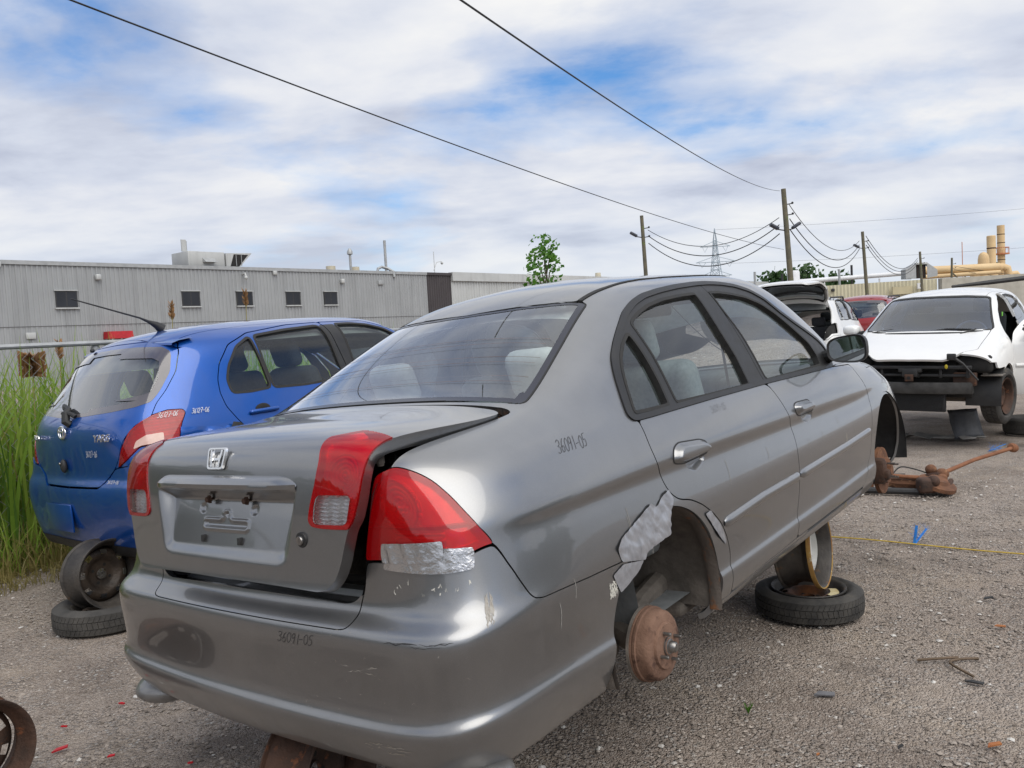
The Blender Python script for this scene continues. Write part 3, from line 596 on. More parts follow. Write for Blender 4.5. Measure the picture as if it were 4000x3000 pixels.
# ---------------------------------------------------------------- car materials
def paint(name, base, metal=.75, rough=.30, coat=.7, dirt=(.095, .082, .066), dirt_top=.52, dirt_amt=.8, var=.10, streak=True, spec=None, top_lighten=0.):
    t = NT(name); v = t.co(); o = t.sepz(v)
    n = t.noise(v, 2.2, 5, .6)
    c = t.mix(t.ramp(n, [(.3, 0.), (.7, 1.)]), base, tuple(x * (1 - var) for x in base))
    fl = t.noise(v, 900, 1, .5); c = t.mix(t.math('MULTIPLY', t.ramp(fl, [(.45, 0.), (.75, 1.)]), .18), c, tuple(min(1, x * 1.9) for x in base))
    # road dirt thrown up from below, patchy, with run marks
    h = t.math('SUBTRACT', 1.0, t.math('DIVIDE', o['Z'], dirt_top), True)
    run = t.noise(t.co(sc=(22, 22, 1.6)), 1.0, 4, .6)
    pat = t.noise(v, 5, 6, .65)
    d = t.math('MULTIPLY', t.math('ADD', h, t.math('MULTIPLY', t.math('SUBTRACT', pat, .5), .9)), t.ramp(run, [(.25, .45), (.7, 1.)]), True)
    d = t.math('MULTIPLY', t.math('MULTIPLY', d, h), dirt_amt * 1.6, True)
    film = t.math('MULTIPLY', t.ramp(t.noise(t.co(sc=(9, 9, 1.2)), 1.5, 5, .6), [(.45, 0.), (.75, 1.)]), .07)
    d = t.math('MAXIMUM', d, film)
    sp = t.ramp(t.noise(v, 260, 2, .6), [(.70, 0.), (.74, 1.)]); d = t.math('MAXIMUM', d, t.math('MULTIPLY', t.math('MULTIPLY', sp, h), .9))
    c = t.mix(d, c, dirt)
    if top_lighten:   # dusty pale film painted on surfaces facing up, brightens them like skylight
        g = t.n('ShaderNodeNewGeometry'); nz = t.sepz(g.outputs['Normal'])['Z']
        ds = t.math('MULTIPLY', t.math('MULTIPLY', t.ramp(nz, [(.05, 0.), (.75, 1.)]), t.ramp(t.noise(v, 7, 6, .65), [(.25, .6), (.75, 1.)])), top_lighten)
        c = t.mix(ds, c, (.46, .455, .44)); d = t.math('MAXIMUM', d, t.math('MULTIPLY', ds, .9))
    r = t.math('ADD', t.math('MULTIPLY', d, .45), rough, True)
    m = t.math('MULTIPLY', t.math('SUBTRACT', 1.0, d), metal)
    cw = t.math('MULTIPLY', t.math('SUBTRACT', 1.0, d, True), coat)
    return t.done(t.bsdf(c, r, m, None, cw, .04, spec))
M_GREY = paint('grey_metallic_paint', (.255, .26, .267), .94, .30, 1.0, dirt=(.15, .132, .11), top_lighten=.22)
M_BLUE = paint('blue_metallic_paint', (.004, .080, .37), .45, .32, 1.0, dirt_top=.35, dirt_amt=.35)
M_WHITE = paint('white_car_paint', (.80, .80, .78), 0., .35, .8, dirt=(.30, .27, .22), dirt_top=.5, dirt_amt=.5, var=.04)
M_RED = paint('red_car_paint', (.30, .012, .014), .2, .35, .8, dirt_top=.4, dirt_amt=.4)
M_SILVERBLUE = paint('pale_grey_car_paint', (.28, .30, .36), .6, .35, .7)
M_BLACK = pm('black_plastic', (.018, .018, .019), (.03, .03, .03), 20, .5, 0, .15, 160, r2=.65)
M_TRIM = pm('dark_window_trim', (.014, .014, .015), (.022, .022, .022), 14, .42, 0, .05, 300, .05, r2=.55)
M_RUBBER = pm('black_rubber', (.012, .012, .012), (.026, .025, .023), 30, .62, 0, .2, 200, r2=.8)
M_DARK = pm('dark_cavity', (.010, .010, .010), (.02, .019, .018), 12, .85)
M_UNDER = pm('dusty_underbody', (.17, .15, .13), (.08, .07, .06), 9, .85, .0, .5, 40)
M_CHROME = pm('chrome', (.88, .88, .88), (.80, .80, .80), 30, .22, 1.0)
M_STEEL = pm('bare_steel', (.32, .31, .30), (.22, .21, .20), 25, .35, .9)
M_RUST = pm('rusty_iron', (.21, .095, .048), (.11, .052, .030), 11, .85, .15, .5, 60, spots=((.33, .17, .085), 24, .58))
M_RUST2 = pm('brown_rusted_steel', (.105, .055, .036), (.045, .030, .024), 9, .75, .3, .4, 70, spots=((.22, .085, .04), 17, .60))
M_RUST3 = pm('pale_dusty_rust', (.235, .138, .095), (.155, .085, .057), 10, .9, .1, .5, 60, spots=((.085, .045, .032), 16, .56))
M_TYRE = pm('tyre_rubber', (.028, .027, .026), (.060, .056, .050), 12, .8, 0, .25, 90, spots=((.10, .088, .072), 6, .62))
M_TYRE_D = pm('dusty_tyre_rubber', (.075, .070, .063), (.042, .040, .037), 9, .85, 0, .3, 90)
M_GLASS = glass_mat('car_glass', (.88, .97, .95), 1.0, dust=.035)
M_GLASSR = glass_mat('rear_glass', (.92, .99, .99), 1.8, dust=.08)
M_GLASSD = glass_mat('sky_tinted_glass', (.42, .55, .80), 1.7, dust=.03)  # blue of the reflected sky put into the tint
M_FRIT = pm('black_glass_border', (.010, .012, .024), (.014, .016, .03), 8, .22, 0, coat=.15)
M_SEAT = pm('grey_seat_cloth', (.30, .32, .33), (.24, .26, .265), 60, .95, 0, .2, 400)
M_SEATL = pm('pale_seat_cloth', (.80, .83, .82), (.70, .73, .72), 40, .95, 0, .2, 300)
M_DASH = pm('dash_plastic', (.17, .18, .185), (.13, .14, .145), 30, .7, 0, .1, 300)
M_LINER = pm('pale_headliner', (.58, .60, .58), (.50, .52, .50), 40, .95)
M_SEATD = pm('dark_seat_cloth', (.028, .03, .036), (.04, .042, .048), 60, .95, 0, .2, 400)
def lens_mat(name, tint, refl=1.0, body=.30):
    t = NT(name); fr = t.n('ShaderNodeFresnel'); fr.inputs['IOR'].default_value = 1.5
    tr = t.n('ShaderNodeBsdfTransparent'); tr.inputs[0].default_value = (*tint, 1)
    df = t.n('ShaderNodeBsdfPrincipled'); df.inputs['Base Color'].default_value = (*[x * .8 for x in tint], 1); df.inputs['Roughness'].default_value = .3
    gl = t.n('ShaderNodeBsdfGlossy'); gl.inputs['Roughness'].default_value = .03
    m0 = t.n('ShaderNodeMixShader'); m0.inputs[0].default_value = body; t.l(tr.outputs[0], m0.inputs[1]); t.l(df.outputs[0], m0.inputs[2])
    v = t.co(); f = t.math('ADD', t.math('MULTIPLY', fr.outputs[0], refl), t.math('MULTIPLY', t.noise(v, 30, 3), .02), True)
    m = t.n('ShaderNodeMixShader'); t.l(f, m.inputs[0]); t.l(m0.outputs[0], m.inputs[1]); t.l(gl.outputs[0], m.inputs[2])
    return t.done(m.outputs[0])
M_REDLENS = lens_mat('red_lamp_lens', (.88, .006, .012))
M_CLEARLENS = lens_mat('clear_lamp_lens', (.96, .96, .96), .9, .03)
M_REFLECTOR = pm('lamp_reflector', (.95, .95, .95), (.80, .80, .80), 30, .28, .30)
def tape_mat():
    t = NT('silver_duct_tape'); v = t.co(); n = t.noise(v, 26, 5, .6, .6)
    c = t.mix(t.ramp(n, [(.4, 0.), (.62, 1.)]), (.42, .43, .46), (.34, .35, .38))
    nr = t.bump(t.noise(v, 14, 2, .5, 1.0), .35, .012)
    return t.done(t.bsdf(c, .38, .55, nr, .2, .2))
M_TAPE = tape_mat()
M_FOIL = pm('bright_foil_tape', (.60, .60, .61), (.50, .50, .51), 6, .24, .92, .45, 26)
M_INK = pm('black_marker_ink', (.02, .02, .022), (.04, .04, .04), 40, .6)
M_INKW = pm('white_marker_ink', (.75, .75, .76), (.6, .6, .62), 40, .6)
M_SCUFF = pm('scuffed_primer', (.30, .27, .23), (.42, .40, .36), 120, .8)
# ---------------------------------------------------------------- grey sedan on wheel stands
def build_sedan():
    B = Body(sedan_ctrl(), 12, 22, 6, 8); A, F = B.A, B.F
    root = empty('grey_sedan', Matrix.Translation((-.7873, 2.3353, .2458)) @ Matrix.Rotation(-.67117, 4, 'Z') @ Matrix.Rotation(.04091, 4, 'X') @ Matrix.Rotation(-.05752, 4, 'Y'))
    tag(root, 'grey sedan without wheels, trunk lid popped open, propped on bare rims', 'car')
    g = .0022
    x, y, z, U, V = A[:, 0], A[:, 1], A[:, 2], A[:, 6], A[:, 7]
    YZ = A[:, 1:3]; UV = A[:, 6:8]; XS = np.stack([x, z + y], 1); XY = A[:, :2]
    side = (x > .40) & (y > .60)
    def onside(ph): return np.where(side, ph, .2 + np.abs(ph))
    belt = SB['frame'][26:33]
    RD = SB['cutR'] + [p for p in SB['doorbot'] if p[0] < 2.12] + SB['cutB'][::-1] + [p for p in belt if p[0] < 2.06]
    FD = SB['cutB'] + [p for p in SB['doorbot'] if p[0] > 2.13] + SB['cutF'][::-1] + [p for p in belt if p[0] > 2.09]
    RD, FD = round_poly(RD, .02, 3), round_poly(FD, .02, 3)
    pRD, pFD = onside(sdf(YZ, RD)), onside(sdf(YZ, FD))
    pFR = onside(sdf(YZ, round_poly(SB['frame'], .03, 3)))
    gl = {k: round_poly(SB[k], .018, 3) for k in ('glassR', 'glassQ', 'glassF')}
    pG = {k: onside(sdf(YZ, gl[k])) for k in gl}
    pT = np.where(y < .6, sdf(UV, round_poly(SB['tail'], [.012, .02, .02, .02, .02, .02, .02, .02, .01, .01, .008] + [.02] * 5 + [.008, .02, .02, .02], 3)), .3)
    bp = [(-.3, -.2), (1.95, -.2), (1.95, .42)] + SB['seam2'][::-1][1:-1] + SB['seam'][::-1] + SB['tail'][11:17] + [(.492, .54), (.486, .492), (.478, .455), (.466, .432), (.44, .426), (-.3, .426)]
    pB = sdf(UV, round_poly(bp, .012, 3))
    lid = [(-.2, .664), (.43, .672), (.462, .684), (.489, .712), (.509, .755), (.521, .80), (.537, .85), (.556, .875), (.571, .935), (.580, 1.01), (.586, 1.08), (.590, 1.166), (.602, 1.30), (.617, 1.45), (.630, 1.60), (.60, 1.625), (-.2, 1.618)]
    lidp = round_poly(lid, .02, 3)
    rearz = y < 1.9
    pL = np.where(rearz, sdf(XS, lidp), 1.)
    rwp = round_poly([(-.2, 1.655), (.50, 1.66), (.632, 1.675), (.60, 1.90), (.562, 2.16), (.497, 2.573), (.44, 2.560), (.35, 2.530), (.15, 2.495), (-.2, 2.478)], .03, 4)
    pRW = np.where(rearz, sdf(XS, rwp), 1.)
    top_s = np.interp(x, [0, .15, .35, .44, .497, .6], [2.475, 2.495, 2.53, 2.56, 2.575, 2.6])
    pRoof = np.maximum.reduce([x - .452, np.where(y < 1.95, top_s + .014 - (z + y), -.5), y - (2.70 - .35 * x ** 2), .98 - z])
    pDitch = np.maximum.reduce([.455 - x, x - .470, np.where(y < 1.95, 2.585 - (z + y), -.5), y - 2.62, 1.2 - z])
    ws = np.maximum.reduce([4.06 - U, .865 - V, V - 1.335]); ws = np.where(y > 2.3, ws, 1.)
    hood = np.where(y > 2.9, np.maximum.reduce([4.30 - U, .735 - V, V - .850]), 1.)
    fend_cut = sdf(YZ, [(2.93, .8865)] + SB['cutF'] + [(3.10, -.2), (6, -.2), (6, 1.0), (3.25, .905)])
    pFen = np.where((U > 3.6) & (V < .80), fend_cut, 1.)
    archR = .355 - np.hypot(y - .985, (z - .29)); archR = np.where(x > .4, archR, -1.)
    archF = .345 - np.hypot(y - 3.62, (z - .31)); archF = np.where(x > .4, archF, -1.)
    rock = np.maximum.reduce([np.interp(y, [0, 1.2, 1.46, 3.11, 4], [.22, .222, .2236, .246, .25]) * -1 + z, 1.22 - y, y - 3.30]); rock = np.where(side, rock, 1.)
    def both(name, phi, mat, depth=.012, off=0., lab=None):
        r = panel(name, A, F, phi, mat, root, depth, None, off); l = panel(name, A, F, phi, mat, root, depth, 'left', off)
        return r, l
    # --- skin panels
    ex = lambda *ps: np.maximum.reduce([g - p for p in ps])
    bs = np.maximum.reduce([ex(pL, pRW, pRoof, pDitch, pFR, pRD, pFD, pT, pB, ws, hood, pFen, rock), archR, archF, y - 3.9, np.where(V < .5, U - 3.0, -1)])
    both('body_side', bs, M_GREY, .022)
    rd = np.maximum(pRD + g, archR); cupR = onside(sdf(YZ, round_poly(SB['handleRcup'], .02, 3))); cupF = onside(sdf(YZ, round_poly(SB['handleFcup'], .02, 3)))
    B.fine = B.sub(40, 90, (8.5, 12.5), (7, 10.5)); onf = lambda ph: np.where(B.fine[0][:, 0] > .4, ph, 1.)
    doors = []
    for nm, ph, cup in (('rear_door', rd, cupR), ('front_door', pFD + g, cupF)):
        dr = both(nm, np.maximum(ph, -cup), M_GREY, .022); doors.append(dr)
        for m, d in zip((None, 'left'), dr): panel('handle_cup', B.fine[0], B.fine[1], onf(sdf(B.fine[0][:, 1:3], round_poly(SB['handleRcup' if nm == 'rear_door' else 'handleFcup'], .02, 3))), M_GREY, d, 0, m, 0, lambda a, c=SB['handleRcup' if nm == 'rear_door' else 'handleFcup']: -.016 * sstep(-sdf(a[:, 1:3], c), 0, .022))
    both('rocker_panel', np.maximum.reduce([rock + g, archR, archF]), M_GREY, .02)
    both('front_fender', np.maximum.reduce([pFen + g, archF, g - hood, g - ws, y - 4.0 - np.clip(z - .55, 0, 1) * .3, g - pFR, g - pFD]), M_GREY, .012)
    panel('hood', A, F, hood + g, M_GREY, root, .02, 'weld'); panel('windshield', A, F, ws + g, M_GLASS, root, .004, 'weld', -.004)
    panel('roof', A, F, pRoof, M_GREY, root, .015, 'weld'); both('roof_moulding', pDitch, M_RUBBER, .01, .003)
    # --- windows (finer sampling)
    Aw, Fw = B.sub(22, 70, (11, 20), (6, 12)); xw, yw, zw = Aw[:, 0], Aw[:, 1], Aw[:, 2]; YZw = Aw[:, 1:3]; sw_ = (xw > .40) & (yw > .60)
    def onw(ph): return np.where(sw_, ph, .2 + np.abs(ph))
    wFR = onw(sdf(YZw, round_poly(SB['frame'], .03, 3))); wG = {k: onw(sdf(YZw, gl[k])) for k in gl}; wbl = yw - np.interp(zw, [.909, 1.37], [2.068, 1.985])
    Ah, Fh = B.sub(40, 90, (8.5, 12.5), (7, 10.5)); YZh = Ah[:, 1:3]
    bl = YZ[:, 0] - np.interp(z, [.909, 1.37], [2.068, 1.985])     # seam between the two door frames
    allg = np.minimum.reduce([pG[k] for k in pG])
    fr = np.maximum(wFR + g * .5, -np.minimum.reduce([wG[k] for k in wG]))
    for i, (sg, ks) in enumerate(((1, ('glassR', 'glassQ')), (-1, ('glassF',)))):
        for m, d in zip((None, 'left'), doors[i]):
            panel('window_frame', Aw, Fw, np.maximum(fr, sg * wbl + .0015), M_TRIM, d, .03, m, .001)
            for k in ks:
                panel('side_window' if k != 'glassQ' else 'quarter_window', Aw, Fw, wG[k] - .008, M_GLASS, d, .003, m, -.014)
                mo = np.maximum(wG[k] - .001, -wG[k] - .010); panel('window_seal', Aw, Fw, mo, M_RUBBER, d, .02, m, .0025)
    # raised outer edge of the frames
    for m in (None, 'left'): panel('drip_moulding', Aw, Fw, np.maximum(wFR - .001, -wFR - .016), M_TRIM, root, .012, m, .006)
    # --- rear bumper with its ledge
    bmp = np.maximum.reduce([pB + g, archR])
    A1, F1 = clip(A, F, bmp); V1, F2, N1 = panel_arrays(A1, F1, .018, 'weld')
    xs = np.linspace(-.475, .475, 30); LV = []
    for k, (yy, zz) in enumerate(((.0105, .5570), (.020, .5625), (.045, .565), (.112, .566), (.114, .55))):
        for xx in xs: LV.append((xx, yy + .014 * (xx / .47) ** 2, zz))
    LF = [(k * 30 + i, k * 30 + i + 1, (k + 1) * 30 + i + 1, (k + 1) * 30 + i) for k in range(4) for i in range(29)]
    bo = mesh('rear_bumper', V1, F2, M_GREY, root, True, N1)
    mesh('bumper_ledge', LV, LF, M_GREY, bo)
    # --- outer tail lamps
    A3, F3 = B.sub(24, 30, (7.5, 14), (1.2, 6)); ph = sdf(A3[:, 6:8], round_poly(SB['tail'], [.012] + [.02] * 15 + [.008, .02, .02, .02], 3)); ph = np.where(A3[:, 1] < .6, ph, .3)
    def lamp_relief(a):
        u, v = a[:, 6], a[:, 7]; d = -.020 + 0 * u
        r = np.hypot((u - .675), (v - .703) * 1.25)
        d = np.where((v > .652), d - .012 * np.cos(np.clip(r / .075, 0, 1) * 1.57) - .003 * np.sin(r * 420) * (r < .075), d)
        d = np.where(v <= .652, d - .010 - .0035 * np.sign(np.sin(v * 560)) * (u > .63) * (u < .80), d)
        d += .0025 * np.sign(np.sin(u * 330)) * np.sign(np.sin(v * 330)) * (r < .030) * (v > .652)
        d += .012 * sstep(-np.abs(v - .652), -.004, -.001) + .010 * sstep(-np.abs(r - .078), -.003, 0) * (v > .652)
        return d * sstep(-sdf(a[:, 6:8], SB['tail']), .0, .008)
    for m in (None, 'left'):
        ln = panel('tail_lamp', A3, F3, ph + .001, M_REDLENS, root, .006, m, .002)
        panel('lamp_housing', A3, F3, ph + .001, M_REFLECTOR, ln, 0, m, 0, lamp_relief)
    # --- rear glass with black border and heating wires
    A6, F6 = B.sub(26, 34, (14.5, 19.5), (0, 7)); X6 = np.stack([A6[:, 0], A6[:, 2] + A6[:, 1]], 1); p6 = np.where(A6[:, 1] < 1.9, sdf(X6, rwp), 1.)
    rg = panel('rear_window', A6, F6, p6 + g, M_GLASSR, root, .004, 'weld', -.001)
    panel('glass_border', A6, F6, np.maximum(p6 + g + .002, -(p6 + .026 + .014 * (X6[:, 1] < 1.76))), M_FRIT, rg, 0, 'weld', .0004)
    panel('window_seal', A6, F6, np.maximum(p6 - .001, -p6 - .005), M_RUBBER, rg, .006, 'weld', .0012)
    for k in range(9):
        mb = MB(); sv = 1.78 + k * .052; V_ = []
        As = A[(np.abs(XS[:, 1] - sv) < .012) & (pRW < -.045)]
        if not len(As): continue
        As = As[np.argsort(As[:, 0])]; xs_ = np.linspace(-As[-1, 0], As[-1, 0], 26)
        yy = np.interp(np.abs(xs_), As[:, 0], sv - As[:, 2] + As[:, 2] * 0); zz = np.interp(np.abs(xs_), As[:, 0], As[:, 2]); yy = sv - zz
        mb.tube([(a, b - .002, c + .0015) for a, b, c in zip(xs_, yy, zz)], .0005, 3); mb.build('heating_wire', pm('heating_wire_ink', (.26, .17, .14)), rg)
    # --- trunk opening
    sill = MB(); n = 24; xs = np.linspace(-.455, .455, n); SV = []
    for yy, zz in ((.112, .560), (.116, .588), (.128, .597), (.142, .590), (.148, .610), (.168, .618), (.182, .585)):
        for xx in xs: SV.append((xx, yy + .010 * (xx / .45) ** 2, zz))
    sill.add(SV, [(k * n + i, k * n + i + 1, (k + 1) * n + i + 1, (k + 1) * n + i) for k in range(6) for i in range(n - 1)]).build('trunk_sill', M_GREY, root)
    ws_path = [(x_, y_, z_) for x_, y_, z_ in [(0, .178, .628), (.30, .181, .628), (.40, .184, .636), (.445, .190, .665), (.47, .20, .73), (.49, .205, .80), (.515, .21, .88), (.535, .23, .935), (.55, .30, .958), (.57, .42, .972), (.585, .55, .982), (.57, .62, .988), (.4, .62, .992), (0, .62, .995)]]
    P_ = smooth_poly(ws_path, 4, False); full = list(P_) + [(-a, b, c) for a, b, c in P_[::-1][1:]]
    MB().tube(full, .012, 8).build('weatherstrip', M_RUBBER, root)
    gut = []
    GP = smooth_poly([(.455, .10, .612), (.478, .105, .66), (.505, .105, .75), (.525, .11, .83), (.55, .12, .91), (.565, .16, .945), (.578, .25, .962), (.592, .40, .975), (.606, .58, .990)], 4, False)
    for a, b, c in GP:
        k = (a - .455) / .15; gut += [(a + .012, b - .025 * (1 - min(1, max(0, (c - .9) / .05))), c + .012 * min(1, max(0, (c - .9) / .05))), (a - .004, b + .005, c - .012), (a - .022, b + .05, c - .022), (a - .028, b + .075, c - .012)]
    GF = [(4 * i + j, 4 * i + j + 1, 4 * i + j + 5, 4 * i + j + 4) for i in range(len(GP) - 1) for j in range(3)]
    mesh('trunk_gutter', gut, GF, M_BLACK, root); mesh('trunk_gutter', [(-a, b, c) for a, b, c in gut], [f[::-1] for f in GF], M_BLACK, root)
    tl = MB(); tl.add([(-.5, .17, .62), (.5, .17, .62), (.56, .19, .93), (-.56, .19, .93), (-.5, .30, .33), (.5, .30, .33), (-.55, .95, .33), (.55, .95, .33), (-.56, 1.0, .99), (.56, 1.0, .99), (-.60, .62, .985), (.60, .62, .985)],
           [(0, 4, 5, 1), (4, 6, 7, 5), (6, 8, 9, 7), (1, 5, 7, 9), (0, 8, 6, 4), (1, 9, 11, 2), (0, 3, 10, 8), (8, 10, 11, 9)]).build('trunk_liner', M_DARK, root, False)
    for sx in (-1, 1):
        MB().tube(smooth_poly([(sx * .52, .60, .985), (sx * .52, .50, .90), (sx * .515, .40, .875), (sx * .505, .30, .91), (sx * .50, .22, .955)], 5, False), .014, 8).build('lid_hinge', M_BLACK, root)
    for k in range(26):   # dead leaves caught in the gutter by the hinge
        mb = MB(); a = random.uniform(.52, .61); mb.add([(0, 0, 0), (.02, .006, .004), (.035, 0, 0), (.018, -.007, .003)], [(0, 1, 2, 3)], xform((a, random.uniform(.50, .60), .985 + random.uniform(0, .018)), random.uniform(-1, 1), random.uniform(-1, 1), random.uniform(0, 6))); 
        LEAF = MB() if k == 0 else LEAF; LEAF.add(mb.V, mb.F)
    tag(LEAF.build('dead_leaves', pm('dead_leaf', (.13, .06, .03), (.07, .035, .02), 30, .9), root), kind='stuff')
    # --- trunk lid, swung open about its hinge line
    LM = Matrix.Translation((-.005, -.045, 0)) @ Matrix.Translation((0, .62, 1.0)) @ Matrix.Rotation(-.09, 4, 'X') @ Matrix.Translation((0, -.62, -1.0))
    A4, F4 = B.sub(26, 46, (8, 17), (0, 5)); X4 = np.stack([A4[:, 0], A4[:, 2] + A4[:, 1]], 1); p4 = np.where(A4[:, 1] < 1.2, sdf(X4, lidp), 1.)
    rec = round_poly([(-.347, .866), (.347, .866), (.333, .79), (.318, .70), (.304, .672), (.27, .660), (-.27, .660), (-.304, .672), (-.318, .70), (-.333, .79)], .02, 4)
    lampP = round_poly([(.416, .992), (.417, .977), (.428, .938), (.418, .88), (.402, .828), (.393, .787), (.405, .772), (.436, .768), (.486, .767), (.540, .768), (.556, .785), (.573, .845), (.590, .91), (.615, .95), (.66, 1.0), (.6, 1.02)], .012, 3)
    def XZ(a): return np.stack([a[:, 0], a[:, 2]], 1)
    pLamp = np.where(A4[:, 1] < .2, sdf(np.stack([A4[:, 0], A4[:, 2]], 1), lampP), .3)
    slot = round_poly([(.112, .745), (.112, .775), (.022, .775), (.016, .800), (-.016, .800), (-.022, .775), (-.112, .775), (-.112, .745)], .012, 4)
    def lid_relief(a):
        q = XZ(a); q[:, 0] = a[:, 0]; q2 = np.stack([np.abs(a[:, 0]), a[:, 2]], 1); rear = (a[:, 1] < .2)
        d = -sstep(-sdf(q2, rec), 0, .040) * (.006 + .036 * np.clip((a[:, 2] - .66) / .20, 0, 1))
        for cx, cz, r_, dp in ((.129, .803, .017, .007), (0, .792, .013, .004)):
            rr = np.hypot(q2[:, 0] - cx, q2[:, 1] - cz); d -= dp * sstep(-rr, -r_, -r_ * .45)
        sd = sdf(q2, slot); d += .0045 * sstep(-sd, -.004, .0) * sstep(sd, -.012, -.004)
        d -= .004 * sstep(-sd, .004, .010)
        return d * rear
    lo = panel('trunk_lid', A4, F4, np.maximum(p4 + g, -pLamp), M_GREY, root, .035, 'weld', 0, lid_relief); lo.matrix_local = LM
    fl_ = panel('lid_edge_flange', A4, F4, np.maximum(p4 + g, -(p4 + .007)), M_GREY, lo, .036, 'weld', -.0015)
    inner = panel('inner_lining', A, F, pL + .02, M_BLACK, lo, 0, 'weld', -.045)
    LG = MB().tube([(.535, .20, .955), (.535, .202, .918)], .012, 10).tube([(.535, .202, .92), (.535, .203, .912)], .009, 10).build('rubber_stop', M_UNDER, lo)
    for m in (None, 'left'):
        rev = round_poly([(.424, .846), (.436, .852), (.537, .852), (.545, .846), (.534, .786), (.522, .779), (.423, .778), (.413, .785), (.416, .823)], .006, 3)
        pr = np.where(A4[:, 1] < .2, sdf(XZ(A4), rev), .3)
        ln = panel('lid_lamp', A4, F4, np.maximum.reduce([pLamp + .001, p4 + g, -pr]), M_REDLENS, lo, .008, m, .004)
        panel('reversing_lens', A4, F4, pr + .001, M_CLEARLENS, ln, .004, m, .004)
        def rel(a):
            r = np.hypot(a[:, 0] - .495, (a[:, 2] - .905) * 1.0); d = -.018 - .012 * np.cos(np.clip(r / .055, 0, 1) * 1.57) * (a[:, 2] > .852) - .0028 * np.sin(r * 520) * (r < .055)
            inr = (np.abs(a[:, 2] - .815) < .034); d += .004 * np.sin(a[:, 2] * 640 + 2 * np.sin(a[:, 0] * 160)) * inr
            return d * sstep(-sdf(XZ(a), lampP), 0, .006)
        panel('lamp_housing', A4, F4, np.maximum(pLamp + .001, p4 + g), M_REFLECTOR, ln, 0, m, 0, rel)
    # bar over the number plate
    bar = MB(); xs = np.linspace(-.345, .345, 41); BV = []
    prof = [(.012, .902), (-.006, .899), (-.022, .890), (-.029, .878), (-.028, .866), (-.018, .859), (.02, .862)]
    for k, (dy, zz) in enumerate(prof):
        for xx in xs:
            e = max(0., (abs(xx) - .27) / .075); yb_ = .071 + .012 * (xx / .35) ** 2
            BV.append((xx, yb_ + dy * (1 - .75 * e ** 2), zz - (.020 * e ** 2 if zz > .88 else 0.)))
    bar.add(BV, [(k * 41 + i, (k + 1) * 41 + i, (k + 1) * 41 + i + 1, k * 41 + i + 1)[::-1] for k in range(6) for i in range(40)]).build('lid_handle_bar', M_GREY, lo)
    # emblem: chrome letter in a rounded frame
    eb = MB(); fo, fi = round_poly([(-.036, -.027), (.036, -.027), (.042, .030), (-.042, .030)], .012, 5), round_poly([(-.029, -.021), (.029, -.021), (.034, .024), (-.034, .024)], .008, 5)
    n = len(fo)
    def fr_pts(poly, zz): return [(p[0], p[1], zz) for p in poly]
    eb.add(fr_pts(fo, 0) + fr_pts(fo * .97, .006) + fr_pts(fi * 1.02, .006) + fr_pts(fi, 0), [(k * n + i, k * n + (i + 1) % n, (k + 1) * n + (i + 1) % n, (k + 1) * n + i) for k in range(3) for i in range(n)])
    def arm(s): return [(s * .028, .0235), (s * .0205, .0235), (s * .0150, .003), (s * .0135, -.0205), (s * .0190, -.0205), (s * .0215, -.003)]
    for s_ in (-1, 1): eb.prism(arm(s_)[::s_], 0, .0065)
    eb.prism([(-.0155, .003), (.0155, .003), (.0150, -.0035), (-.0150, -.0035)][::-1], 0, .005)
    eb.build('maker_emblem', M_CHROME, lo, True, 30, Matrix.Translation((-.012, .0815, .945)) @ Matrix.Rotation(math.radians(76), 4, 'X') @ Matrix.Scale(1.12, 4))
    for sx in (-.080, .105):
        bt = MB(); bt.lathe([(0, .020), (.008, .020), (.009, .017), (.009, .010), (.013, .010), (.013, .008), (.004, .006), (.004, -.012)], 6); bt.build('plate_bolt', M_RUST2, lo, True, 30, Matrix.Translation((sx + .0, .098, .829)) @ Matrix.Rotation(math.radians(94), 4, 'X'))
    for sx in (-.099, .083): MB().bbox((sx, .078, .7175), (.012, .02, .020), .002).build('plate_clip_hole', M_BLACK, lo)
    lk = MB(); lk.lathe([(.0, .006), (.012, .006), (.013, .003), (.020, .002), (.021, -.004)], 24); lko = lk.build('lid_lock', M_BLACK, lo, True, 40, Matrix.Translation((.366, .0695, .737)) @ Matrix.Rotation(math.radians(96), 4, 'X'))
    MB().lathe([(0, .009), (.011, .009), (.012, .006)], 20).box((0, 0, .0095), (.0018, .011, .001)).build('key_barrel', M_STEEL, lko, True, 40)
    # --- side mouldings, handles
    for (u0, u1, d) in ((2.147, 2.893, 0), (2.910, 3.957, 1)):
        nn = 40; us = np.linspace(u0, u1, nn); vc = np.interp(us, [2.147, 2.5, 2.9, 3.2, 3.57, 3.96], [.3694, .3832, .3815, .3839, .3863, .3942]); MV = []
        prof = [(-.019, 0), (-.018, .008), (-.010, .013), (.004, .0135), (.014, .009), (.018, 0)]
        for (dv, oo) in prof:
            e = np.minimum(1, np.minimum((us - u0) / .03 + .25, (u1 - us) / .012 + .5)); p_, n_ = B.at(np.stack([us, vc + dv * np.sqrt(np.clip(e, 0, 1))], 1), 0); MV += [tuple(a) for a in p_ + n_ * (oo * e[:, None] + .0005)]
        MF = [(k * nn + i, k * nn + i + 1, (k + 1) * nn + i + 1, (k + 1) * nn + i) for k in range(5) for i in range(nn - 1)]
        for sx in (1, -1): mesh('side_moulding', [(sx * a, b, c) for a, b, c in MV], MF if sx > 0 else [f[::-1] for f in MF], M_GREY, doors[d][0 if sx > 0 else 1])
